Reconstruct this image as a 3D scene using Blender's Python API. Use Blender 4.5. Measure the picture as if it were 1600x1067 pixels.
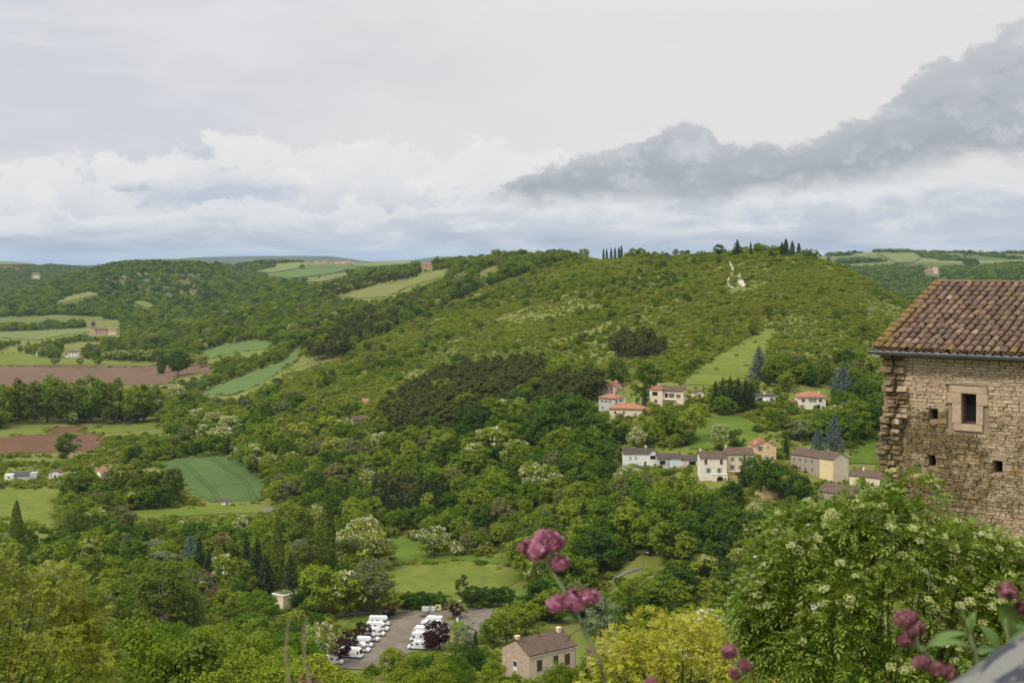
import bpy, bmesh, math, random
import numpy as np
from mathutils import Vector, Matrix
from mathutils.geometry import delaunay_2d_cdt

for o in list(bpy.data.objects):
    bpy.data.objects.remove(o)
SC = bpy.context.scene
COL = SC.collection
R = math.radians
# ------------------------------------------------------------------ camera (level, lens shifted down so the horizon sits high)
F = 2222.0          # focal length in pixels of a 1600 px wide picture
VH = 400.0          # row of the true horizon in that picture
cam_d = bpy.data.cameras.new('camera')
cam = bpy.data.objects.new('camera', cam_d)
COL.objects.link(cam)
cam.location = (0, 0, 0)
cam.rotation_euler = (R(90), 0, 0)
cam_d.sensor_width = 36.0
cam_d.lens = 36.0 * F / 1600.0
cam_d.shift_y = -(533.5 - VH) / 1600.0
cam_d.clip_start = 0.05
cam_d.clip_end = 200000
cam_d.dof.use_dof = True
cam_d.dof.focus_distance = 250.0
cam_d.dof.aperture_fstop = 11.0
SC.camera = cam
# ------------------------------------------------------------------ render / exposure
SC.render.engine = 'CYCLES'
SC.view_settings.view_transform = 'Standard'
SC.view_settings.look = 'None'
SC.view_settings.exposure = 0.0
SC.view_settings.gamma = 1.0
SC.view_settings.use_curve_mapping = False
cy = SC.cycles
cy.max_bounces = 5
cy.diffuse_bounces = 3
cy.glossy_bounces = 2
cy.transmission_bounces = 3
cy.volume_bounces = 0
cy.transparent_max_bounces = 4
cy.caustics_reflective = False
cy.caustics_refractive = False
cy.use_denoising = True
try:
    cy.denoiser = 'OPENIMAGEDENOISE'
    cy.denoising_input_passes = 'RGB_ALBEDO_NORMAL'
    cy.denoising_prefilter = 'ACCURATE'
except Exception:
    pass
# ------------------------------------------------------------------ sun
SUN_EL, SUN_AZ = R(52), R(-128)        # azimuth from +Y towards +X: the sun stands behind the camera to the left
sd = bpy.data.lights.new('sun', 'SUN')
sd.energy = 2.7
sd.angle = R(9)
sd.color = (1.0, 0.95, 0.86)
sun = bpy.data.objects.new('sun', sd)
COL.objects.link(sun)
_to = Vector((math.sin(SUN_AZ) * math.cos(SUN_EL), math.cos(SUN_AZ) * math.cos(SUN_EL), math.sin(SUN_EL)))
sun.rotation_euler = _to.to_track_quat('Z', 'Y').to_euler()
sun.location = _to * 300


# ------------------------------------------------------------------ node helpers
class NT:
    """small helper that writes shader maths as function calls"""
    def __init__(s, tree):
        s.t = tree
        s.n = tree.nodes
        s.l = tree.links

    def put(s, sock, v):
        if isinstance(v, bpy.types.NodeSocket):
            s.l.new(v, sock)
        elif v is not None:
            if hasattr(sock.default_value, '__len__') and not hasattr(v, '__len__'):
                v = (v,) * len(sock.default_value)
            if hasattr(sock.default_value, '__len__') and len(sock.default_value) == 4 and len(v) == 3:
                v = (*v, 1)
            sock.default_value = v

    def m(s, op, a, b=None, c=None, clamp=False):
        n = s.n.new('ShaderNodeMath')
        n.operation = op
        n.use_clamp = clamp
        for i, v in enumerate((a, b, c)):
            if v is not None:
                s.put(n.inputs[i], v)
        return n.outputs[0]

    def ramp(s, v, a, b, lo=0.0, hi=1.0, smooth=True):
        n = s.n.new('ShaderNodeMapRange')
        n.interpolation_type = 'SMOOTHSTEP' if smooth else 'LINEAR'
        n.clamp = True
        for i, x in enumerate((v, a, b, lo, hi)):
            s.put(n.inputs[i], x)
        return n.outputs[0]

    def mix(s, f, a, b, mode='MIX'):
        n = s.n.new('ShaderNodeMix')
        n.data_type = 'RGBA'
        n.blend_type = mode
        s.put(n.inputs[0], f)
        s.put(n.inputs[6], a)
        s.put(n.inputs[7], b)
        return n.outputs[2]

    def noise(s, vec, scale, detail=4, rough=0.55, dist=0.0):
        n = s.n.new('ShaderNodeTexNoise')
        if vec is not None:
            s.put(n.inputs['Vector'], vec)
        n.inputs['Scale'].default_value = scale
        n.inputs['Detail'].default_value = detail
        n.inputs['Roughness'].default_value = rough
        n.inputs['Distortion'].default_value = dist
        return n.outputs[0]

    def xyz(s, x, y, z):
        n = s.n.new('ShaderNodeCombineXYZ')
        for i, v in enumerate((x, y, z)):
            s.put(n.inputs[i], v)
        return n.outputs[0]

    def sep(s, v):
        n = s.n.new('ShaderNodeSeparateXYZ')
        s.put(n.inputs[0], v)
        return n.outputs

    def colramp(s, v, stops, interp='LINEAR'):
        n = s.n.new('ShaderNodeValToRGB')
        n.color_ramp.interpolation = interp
        e = n.color_ramp.elements
        while len(e) < len(stops):
            e.new(0.5)
        for i, (p, c) in enumerate(stops):
            e[i].position = p
            e[i].color = (*c, 1)
        s.put(n.inputs[0], v)
        return n.outputs[0]

    def curve(s, v, pts, x0, x1, y0, y1):
        """piecewise smooth function through pts of a scalar (range mapped to 0..1 and back)"""
        t = s.ramp(v, x0, x1, 0, 1, smooth=False)
        n = s.n.new('ShaderNodeFloatCurve')
        c = n.mapping.curves[0]
        q = [((x - x0) / (x1 - x0), (y - y0) / (y1 - y0)) for x, y in pts]
        while len(c.points) < len(q):
            c.points.new(0.5, 0.5)
        for p, (x, y) in zip(c.points, q):
            p.location = (x, y)
        n.mapping.update()
        s.put(n.inputs[1], t)
        return s.ramp(n.outputs[0], 0, 1, y0, y1, smooth=False)


def srgb(r, g, b):
    def f(c):
        c /= 255.0
        return c / 12.92 if c <= 0.04045 else ((c + 0.055) / 1.055) ** 2.4
    return (f(r), f(g), f(b))


# ------------------------------------------------------------------ world: blue sky behind a broken overcast
world = bpy.data.worlds.new('World')
SC.world = world
world.use_nodes = True
wt = world.node_tree
wt.nodes.clear()
N = NT(wt)
out = wt.nodes.new('ShaderNodeOutputWorld')
bg = wt.nodes.new('ShaderNodeBackground')
SKY_K = 0.1
bg.inputs[1].default_value = SKY_K
wt.links.new(bg.outputs[0], out.inputs[0])
sky = wt.nodes.new('ShaderNodeTexSky')
sky.sky_type = 'NISHITA'
sky.sun_disc = False
sky.sun_elevation = SUN_EL
sky.sun_rotation = SUN_AZ
sky.altitude = 300
sky.air_density = 1.2
sky.dust_density = 2.0
tc = wt.nodes.new('ShaderNodeTexCoord')
dx, dy, dz = N.sep(tc.outputs['Generated'])
hyp = N.m('SQRT', N.m('ADD', N.m('MULTIPLY', dx, dx), N.m('ADD', N.m('MULTIPLY', dy, dy), 1e-6)))
az = N.m('ARCTAN2', dx, dy)
el = N.m('DIVIDE', dz, hyp)


def cl(r, g, b, k=1.0):            # a cloud colour as it looks in the photograph
    return tuple(c * k / SKY_K for c in srgb(r, g, b))


def AZ(u):
    return math.atan((u - 800) / F)


def EL(v):
    return (VH - v) / F


elp = N.m('MAXIMUM', el, 0.0)
flat = N.xyz(az, N.m('MULTIPLY', el, 1.9), 0.31)
pv = N.xyz(az, N.m('MULTIPLY', el, 1.35), 1.7)
nb = N.noise(flat, 7.0, 3, 0.5)            # broad variation
nm = N.noise(flat, 19.0, 8, 0.58, 0.3)     # cloud bodies
nf = N.noise(pv, 36.0, 10, 0.66, 0.15)      # cauliflower edges
nw = N.noise(N.xyz(az, N.m('MULTIPLY', el, 6.0), 4.0), 12.0, 6, 0.55, 0.4)   # flat streaks
nbc = N.m('SUBTRACT', nb, 0.5)
nmc = N.m('SUBTRACT', nm, 0.5)
nfc = N.m('SUBTRACT', nf, 0.5)
nwc = N.m('SUBTRACT', nw, 0.5)
# clear blue seen low down between the clouds
blue = N.mix(0.75, sky.outputs[0], cl(180, 196, 218))
# low layer: pale blue grey streaks above the horizon
col = N.mix(N.ramp(N.m('ADD', nwc, N.m('MULTIPLY', el, 6.0)), -0.14, 0.24), blue, cl(208, 214, 223))
# high veil that closes the upper sky
veil = N.mix(N.ramp(N.m('ADD', az, N.m('MULTIPLY', nbc, 0.5)), -0.34, 0.10), cl(208, 211, 219), cl(226, 226, 224))
veil = N.mix(N.ramp(N.m('ADD', nwc, nbc), -0.15, 0.35), veil, cl(222, 223, 226))
vm = N.ramp(N.m('ADD', el, N.m('MULTIPLY', nmc, 0.06)), EL(345), EL(265))
col = N.mix(vm, col, veil)
# tall white cumulus, upper edge as a function of azimuth
top1 = N.curve(az, [(AZ(-700), EL(270)), (AZ(-60), EL(285)), (AZ(20), EL(262)), (AZ(120), EL(243)), (AZ(235), EL(252)), (AZ(290), EL(216)), (AZ(370), EL(208)),
                    (AZ(470), EL(226)), (AZ(560), EL(224)), (AZ(655), EL(214)), (AZ(690), EL(248)), (AZ(740), EL(226)), (AZ(860), EL(236)), (AZ(1010), EL(268)),
                    (AZ(1300), EL(290)), (AZ(2300), EL(270))], AZ(-700), AZ(2300), 0.0, 0.15)
d1 = N.m('SUBTRACT', N.m('ADD', top1, N.m('ADD', N.m('MULTIPLY', nmc, 0.028), N.m('MULTIPLY', nfc, 0.040))), el)
m1 = N.ramp(d1, 0.0, 0.0050)
fade1 = N.ramp(el, EL(372), EL(330))
body1 = N.mix(N.ramp(N.m('ADD', d1, N.m('MULTIPLY', nmc, 0.10)), 0.006, 0.075), cl(230, 231, 231), cl(194, 201, 212))
body1 = N.mix(N.ramp(N.m('ADD', N.m('MULTIPLY', nmc, 0.8), N.m('MULTIPLY', nfc, 0.9)), -0.04, 0.18), body1, cl(233, 233, 232))
body1 = N.mix(N.ramp(N.m('ADD', N.m('MULTIPLY', nmc, 0.8), N.m('MULTIPLY', nfc, 0.9)), -0.06, -0.24), body1, cl(198, 204, 214))
col = N.mix(N.m('MULTIPLY', m1, N.m('MULTIPLY', fade1, 0.9)), col, body1)
# the blue-grey gap between the two cloud rows
gx = N.m('DIVIDE', N.m('SUBTRACT', az, AZ(345)), 0.055)
gy = N.m('DIVIDE', N.m('SUBTRACT', el, EL(309)), 0.013)
gr = N.m('SQRT', N.m('ADD', N.m('MULTIPLY', gx, gx), N.m('MULTIPLY', gy, gy)))
gm = N.ramp(N.m('ADD', gr, N.m('MULTIPLY', nmc, 2.4)), 1.25, 0.35)
col = N.mix(N.m('MULTIPLY', gm, 0.6), col, cl(172, 187, 208))
# lower row of small cumulus
top2 = N.curve(az, [(AZ(-700), EL(330)), (AZ(0), EL(334)), (AZ(60), EL(326)), (AZ(150), EL(338)), (AZ(270), EL(336)), (AZ(345), EL(314)), (AZ(430), EL(318)), (AZ(520), EL(325)),
                    (AZ(640), EL(322)), (AZ(720), EL(310)), (AZ(850), EL(318)), (AZ(1000), EL(308)), (AZ(1200), EL(296)), (AZ(1500), EL(285)), (AZ(2300), EL(290))],
               AZ(-700), AZ(2300), 0.0, 0.15)
d2 = N.m('SUBTRACT', N.m('ADD', top2, N.m('ADD', N.m('MULTIPLY', nfc, 0.036), N.m('MULTIPLY', nmc, 0.014))), el)
m2 = N.m('MULTIPLY', N.ramp(d2, 0.0, 0.004), N.ramp(N.m('ADD', el, N.m('MULTIPLY', nwc, 0.022)), EL(376), EL(352)))
body2 = N.mix(N.ramp(N.m('ADD', d2, N.m('MULTIPLY', nmc, 0.05)), 0.003, 0.026), cl(226, 228, 230), cl(188, 197, 210))
body2 = N.mix(N.ramp(N.m('ADD', nwc, N.m('MULTIPLY', nfc, 0.6)), 0.0, 0.22), body2, cl(224, 226, 229))
col = N.mix(N.m('MULTIPLY', m2, 0.88), col, body2)
# the grey cloud bank that climbs to the right
topd = N.curve(az, [(AZ(-700), EL(420)), (AZ(600), EL(380)), (AZ(740), EL(315)), (AZ(800), EL(284)), (AZ(860), EL(257)), (AZ(940), EL(240)), (AZ(1010), EL(213)), (AZ(1070), EL(188)),
                    (AZ(1100), EL(190)), (AZ(1125), EL(222)), (AZ(1200), EL(225)), (AZ(1270), EL(214)), (AZ(1320), EL(198)), (AZ(1380), EL(178)), (AZ(1420), EL(128)),
                    (AZ(1480), EL(106)), (AZ(1540), EL(80)), (AZ(1620), EL(48)), (AZ(1900), EL(20)), (AZ(2300), EL(60))], AZ(-700), AZ(2300), -0.02, 0.2)
botd = N.curve(az, [(AZ(-700), EL(380)), (AZ(600), EL(350)), (AZ(760), EL(308)), (AZ(880), EL(312)), (AZ(1000), EL(300)), (AZ(1090), EL(308)), (AZ(1200), EL(297)), (AZ(1300), EL(291)), (AZ(1400), EL(272)),
                    (AZ(1480), EL(254)), (AZ(1600), EL(246)), (AZ(1900), EL(236)), (AZ(2300), EL(250))], AZ(-700), AZ(2300), -0.02, 0.2)
dd = N.m('SUBTRACT', N.m('ADD', topd, N.m('ADD', N.m('MULTIPLY', nfc, 0.040), N.m('MULTIPLY', nmc, 0.016))), el)
db = N.m('SUBTRACT', N.m('ADD', el, N.m('ADD', N.m('MULTIPLY', nmc, 0.028), N.m('MULTIPLY', nwc, 0.02))), botd)
db = N.m('ADD', db, N.m('MULTIPLY', nfc, 0.03))
md = N.m('MULTIPLY', N.ramp(dd, 0.0, 0.0055), N.ramp(db, -0.012, 0.010))
bodyd = N.mix(N.ramp(N.m('ADD', db, N.m('MULTIPLY', nmc, 0.10)), -0.005, 0.06), cl(160, 168, 177), cl(184, 190, 196))
bodyd = N.mix(N.ramp(N.m('ADD', N.m('ADD', N.m('MULTIPLY', nmc, 0.8), N.m('MULTIPLY', nfc, 0.8)), N.m('MULTIPLY', nbc, 0.5)), 0.0, 0.26), bodyd, cl(204, 207, 213))
bodyd = N.mix(N.ramp(N.m('ADD', N.m('MULTIPLY', nmc, 0.8), N.m('MULTIPLY', nfc, 0.8)), -0.03, -0.26), bodyd, cl(156, 164, 173))
bodyd = N.mix(N.ramp(dd, 0.012, 0.0), bodyd, cl(198, 200, 205))
col = N.mix(N.m('MULTIPLY', md, 0.93), col, bodyd)
# overcast skies brighten towards the zenith (standard overcast law), unchanged in the low band
sin_el = N.m('SINE', N.m('ARCTANGENT', elp))
law = N.m('DIVIDE', N.m('ADD', 1.0, N.m('MULTIPLY', N.m('MAXIMUM', N.m('SUBTRACT', sin_el, 0.16), 0.0), 1.6)), 1.0)
col = N.mix(1.0, col, N.xyz(law, law, law), 'MULTIPLY')
# below the horizon: dim earth tone so that nothing is lit from underneath
col = N.mix(N.ramp(el, -0.02, -0.06), col, cl(96, 104, 84))
wt.links.new(col, bg.inputs[0])
try:
    world.cycles.sampling_method = 'MANUAL'
    world.cycles.sample_map_resolution = 512
except Exception:
    pass


# ------------------------------------------------------------------ scene helpers
def tag(o, label=None, cat=None, group=None, kind=None):
    if label:
        o['label'] = label
    if cat:
        o['category'] = cat
    if group:
        o['group'] = group
    if kind:
        o['kind'] = kind
    return o


def thing(name, label, cat, loc=(0, 0, 0), rz=0.0, group=None):
    o = bpy.data.objects.new(name, None)
    o.empty_display_size = 0.3
    COL.objects.link(o)
    o.location = loc
    o.rotation_euler = (0, 0, rz)
    return tag(o, label, cat, group)


def link(name, me, parent=None, loc=None, rot=None, scl=None):
    o = bpy.data.objects.new(name, me)
    COL.objects.link(o)
    if parent is not None:
        o.parent = parent
    if loc is not None:
        o.location = loc
    if rot is not None:
        o.rotation_euler = rot
    if scl is not None:
        o.scale = scl
    return o


def fast_mesh(name, verts, faces, mats=(), smooth=False, mat_idx=None, k=None):
    """verts (n,3) array, faces (m,k) array of equal sided polygons"""
    me = bpy.data.meshes.new(name)
    verts = np.asarray(verts, dtype=np.float32)
    faces = np.asarray(faces, dtype=np.int32)
    k = faces.shape[1]
    me.vertices.add(len(verts))
    me.vertices.foreach_set('co', verts.ravel())
    me.loops.add(faces.size)
    me.loops.foreach_set('vertex_index', faces.ravel())
    me.polygons.add(len(faces))
    me.polygons.foreach_set('loop_start', np.arange(len(faces), dtype=np.int32) * k)
    me.polygons.foreach_set('loop_total', np.full(len(faces), k, dtype=np.int32))
    if smooth:
        me.polygons.foreach_set('use_smooth', np.ones(len(faces), dtype=bool))
    for m_ in mats:
        me.materials.append(m_)
    if mat_idx is not None:
        me.polygons.foreach_set('material_index', np.asarray(mat_idx, dtype=np.int32))
    me.update(calc_edges=True)
    me.validate()
    return me


class MB:
    """collects boxes, prisms, tubes ... and links them as one mesh object"""
    def __init__(s):
        s.v = []
        s.f = []
        s.fm = []

    def add(s, vs, fs, m=0):
        b = len(s.v)
        s.v.extend([tuple(p) for p in vs])
        s.f.extend([tuple(b + i for i in f) for f in fs])
        s.fm.extend([m] * len(fs))
        return s

    def box(s, x0, x1, y0, y1, z0, z1, m=0):
        vs = [(x0, y0, z0), (x1, y0, z0), (x1, y1, z0), (x0, y1, z0), (x0, y0, z1), (x1, y0, z1), (x1, y1, z1), (x0, y1, z1)]
        return s.add(vs, [(0, 3, 2, 1), (4, 5, 6, 7), (0, 1, 5, 4), (1, 2, 6, 5), (2, 3, 7, 6), (3, 0, 4, 7)], m)

    def prism(s, poly, axis, a, b, m=0):
        """extrude a closed 2-D polygon along axis ('x','y','z') from a to b"""
        n = len(poly)
        def mk(p, t):
            return {'x': (t, p[0], p[1]), 'y': (p[0], t, p[1]), 'z': (p[0], p[1], t)}[axis]
        vs = [mk(p, a) for p in poly] + [mk(p, b) for p in poly]
        fs = [tuple(range(n))[::-1], tuple(range(n, 2 * n))] + [(i, (i + 1) % n, n + (i + 1) % n, n + i) for i in range(n)]
        return s.add(vs, fs, m)

    def tube(s, pts, rad, n=6, m=0, cap=True):
        pts = [Vector(p) for p in pts]
        rings = []
        for i, p in enumerate(pts):
            t = (pts[min(i + 1, len(pts) - 1)] - pts[max(i - 1, 0)]).normalized()
            a = t.orthogonal().normalized() if abs(t.z) > 0.95 else Vector((0, 0, 1)).cross(t).normalized()
            b = t.cross(a)
            r = rad[i] if hasattr(rad, '__len__') else rad
            rings.append([p + (a * math.cos(2 * math.pi * j / n) + b * math.sin(2 * math.pi * j / n)) * r for j in range(n)])
        vs = [v for ring in rings for v in ring]
        fs = []
        for i in range(len(pts) - 1):
            for j in range(n):
                k = (j + 1) % n
                fs.append((i * n + j, i * n + k, (i + 1) * n + k, (i + 1) * n + j))
        if cap:
            fs.append(tuple(range(n))[::-1])
            fs.append(tuple((len(pts) - 1) * n + j for j in range(n)))
        return s.add(vs, fs, m)

    def lathe(s, prof, n=12, m=0, c=(0, 0)):
        vs = []
        for r, z in prof:
            for j in range(n):
                a = 2 * math.pi * j / n
                vs.append((c[0] + r * math.cos(a), c[1] + r * math.sin(a), z))
        fs = []
        for i in range(len(prof) - 1):
            for j in range(n):
                k = (j + 1) % n
                fs.append((i * n + j, i * n + k, (i + 1) * n + k, (i + 1) * n + j))
        fs.append(tuple(range(n))[::-1])
        fs.append(tuple((len(prof) - 1) * n + j for j in range(n)))
        return s.add(vs, fs, m)

    def mesh(s, name, *mats, smooth=False):
        me = bpy.data.meshes.new(name)
        me.from_pydata(s.v, [], s.f)
        for m_ in mats:
            me.materials.append(m_)
        me.polygons.foreach_set('material_index', s.fm)
        if smooth:
            me.polygons.foreach_set('use_smooth', [True] * len(s.f))
        me.update()
        return me

    def build(s, name, mat, parent=None, smooth=False, **kw):
        mats = mat if isinstance(mat, (list, tuple)) else [mat]
        return link(name, s.mesh(name, *mats, smooth=smooth), parent, **kw)


# ------------------------------------------------------------------ materials
MATS = {}


def new_mat(name):
    m = bpy.data.materials.new(name)
    m.use_nodes = True
    m.node_tree.nodes.clear()
    n = NT(m.node_tree)
    o = n.n.new('ShaderNodeOutputMaterial')
    MATS[name] = m
    return m, n, o


def principled(n, o, col, rough=0.8, spec=0.3, bump=None, bstr=0.3, bdist=0.02, metal=0.0):
    p = n.n.new('ShaderNodeBsdfPrincipled')
    n.put(p.inputs['Base Color'], col)
    n.put(p.inputs['Roughness'], rough)
    p.inputs['Specular IOR Level'].default_value = spec
    p.inputs['Metallic'].default_value = metal
    if bump is not None:
        b = n.n.new('ShaderNodeBump')
        b.inputs['Strength'].default_value = bstr
        b.inputs['Distance'].default_value = bdist
        n.put(b.inputs['Height'], bump)
        n.l.new(b.outputs[0], p.inputs['Normal'])
    n.l.new(p.outputs[0], o.inputs[0])
    return p


def pos(n):
    g = n.n.new('ShaderNodeNewGeometry')
    return g.outputs['Position']


def obj_co(n):
    t = n.n.new('ShaderNodeTexCoord')
    return t.outputs['Object']


def rnd(n):
    return n.n.new('ShaderNodeObjectInfo').outputs['Random']


def mat_plain(name, col, rough=0.8, spec=0.3, var=0.12, scale=3.0, metal=0.0):
    """plain colour with a little uneven wear"""
    m, n, o = new_mat(name)
    t = n.noise(obj_co(n), scale, 5, 0.6)
    c = n.mix(n.ramp(t, 0.3, 0.75), tuple(x * (1 - var) for x in col), tuple(min(1, x * (1 + var)) for x in col))
    principled(n, o, c, rough, spec, metal=metal)
    return m


def mat_leaf(name, cols, trans=0.28, scale=0.35, spread=0.25):
    """foliage: colour varies between plants (object random) and between clumps (noise)"""
    m, n, o = new_mat(name)
    stops = [(i / max(1, len(cols) - 1), c) for i, c in enumerate(cols)]
    t = n.noise(obj_co(n), scale, 3, 0.6)
    f = n.m('ADD', rnd(n), n.m('MULTIPLY', n.m('SUBTRACT', t, 0.5), spread * 2), clamp=True)
    c = n.colramp(f, stops)
    d = n.n.new('ShaderNodeBsdfDiffuse')
    tr = n.n.new('ShaderNodeBsdfTranslucent')
    n.put(d.inputs[0], c)
    n.put(tr.inputs[0], n.mix(0.5, c, (0.17, 0.19, 0.02)))
    mx = n.n.new('ShaderNodeMixShader')
    mx.inputs[0].default_value = trans
    n.l.new(d.outputs[0], mx.inputs[1])
    n.l.new(tr.outputs[0], mx.inputs[2])
    n.l.new(mx.outputs[0], o.inputs[0])
    return m


L_BROAD = mat_leaf('leaf_broadleaf', [(0.062, 0.120, 0.014), (0.105, 0.175, 0.016), (0.155, 0.220, 0.020), (0.205, 0.252, 0.024), (0.122, 0.195, 0.018)])
L_DARK = mat_leaf('leaf_dark', [(0.036, 0.080, 0.013), (0.056, 0.112, 0.016), (0.078, 0.136, 0.018)])
L_LIGHT = mat_leaf('leaf_light', [(0.175, 0.245, 0.022), (0.225, 0.285, 0.028), (0.265, 0.300, 0.034)])
L_SCRUB = mat_leaf('leaf_scrub', [(0.140, 0.205, 0.020), (0.195, 0.245, 0.026), (0.228, 0.252, 0.032), (0.195, 0.195, 0.036), (0.235, 0.278, 0.028), (0.150, 0.218, 0.020)])
L_OLIVE = mat_leaf('leaf_olive', [(0.184, 0.192, 0.072), (0.144, 0.168, 0.064), (0.200, 0.184, 0.064)])
L_GREY = mat_leaf('leaf_grey_green', [(0.184, 0.232, 0.120), (0.208, 0.256, 0.112)])
L_PINE = mat_leaf('leaf_pine', [(0.075, 0.088, 0.022), (0.105, 0.115, 0.028), (0.068, 0.092, 0.024)], trans=0.12)
L_FIR = mat_leaf('leaf_fir', [(0.037, 0.068, 0.025), (0.061, 0.085, 0.031)], trans=0.1)
L_CEDAR = mat_leaf('leaf_blue_cedar', [(0.101, 0.135, 0.119), (0.128, 0.162, 0.142)], trans=0.1)
L_CYP = mat_leaf('leaf_cypress', [(0.030, 0.054, 0.021), (0.045, 0.069, 0.024)], trans=0.08)
L_POP = mat_leaf('leaf_poplar', [(0.095, 0.140, 0.022), (0.140, 0.180, 0.026)])
L_PLUM = mat_leaf('leaf_plum', [(0.039, 0.013, 0.018), (0.058, 0.018, 0.023)], trans=0.15)
L_BLOSSOM = mat_leaf('leaf_blossom', [(0.468, 0.455, 0.273), (0.598, 0.572, 0.364), (0.390, 0.390, 0.195)], trans=0.2)
L_GOLD = mat_leaf('leaf_gold', [(0.325, 0.338, 0.037), (0.413, 0.375, 0.056)])
L_RED = mat_leaf('leaf_brown', [(0.176, 0.120, 0.056), (0.208, 0.144, 0.064)])


def mat_bark(name, a, b):
    m, n, o = new_mat(name)
    t = n.noise(obj_co(n), 2.5, 5, 0.65)
    principled(n, o, n.mix(t, a, b), 0.9, 0.1, bump=t, bstr=0.5)
    return m


M_BARK = mat_bark('bark', (0.07, 0.055, 0.04), (0.14, 0.115, 0.085))
M_BARKP = mat_bark('bark_pale', (0.30, 0.26, 0.20), (0.46, 0.42, 0.34))


# ------------------------------------------------------------------ terrain
def pchip_slopes(x, y):
    h = np.diff(x)
    d = np.diff(y, axis=0) / h.reshape(-1, *([1] * (y.ndim - 1)))
    m = np.zeros_like(y)
    w1 = (2 * h[1:] + h[:-1]).reshape(-1, *([1] * (y.ndim - 1)))
    w2 = (h[1:] + 2 * h[:-1]).reshape(-1, *([1] * (y.ndim - 1)))
    ok = d[1:] * d[:-1] > 0
    den = np.where(ok, w1 / np.where(d[:-1] == 0, 1, d[:-1]) + w2 / np.where(d[1:] == 0, 1, d[1:]), 1)
    m[1:-1] = np.where(ok, (w1 + w2) / den, 0)
    m[0], m[-1] = d[0], d[-1]
    return m


def pchip(x, y, xi):
    x = np.asarray(x, float)
    y = np.asarray(y, float)
    m = pchip_slopes(x, y)
    i = np.clip(np.searchsorted(x, xi) - 1, 0, len(x) - 2)
    h = x[i + 1] - x[i]
    t = (xi - x[i]) / h
    sh = (-1,) + (1,) * (y.ndim - 1)
    t = t.reshape(sh)
    h = h.reshape(sh)
    return ((1 + 2 * t) * (1 - t) ** 2 * y[i] + t * (1 - t) ** 2 * h * m[i] + t * t * (3 - 2 * t) * y[i + 1] + t * t * (t - 1) * h * m[i + 1])


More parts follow.
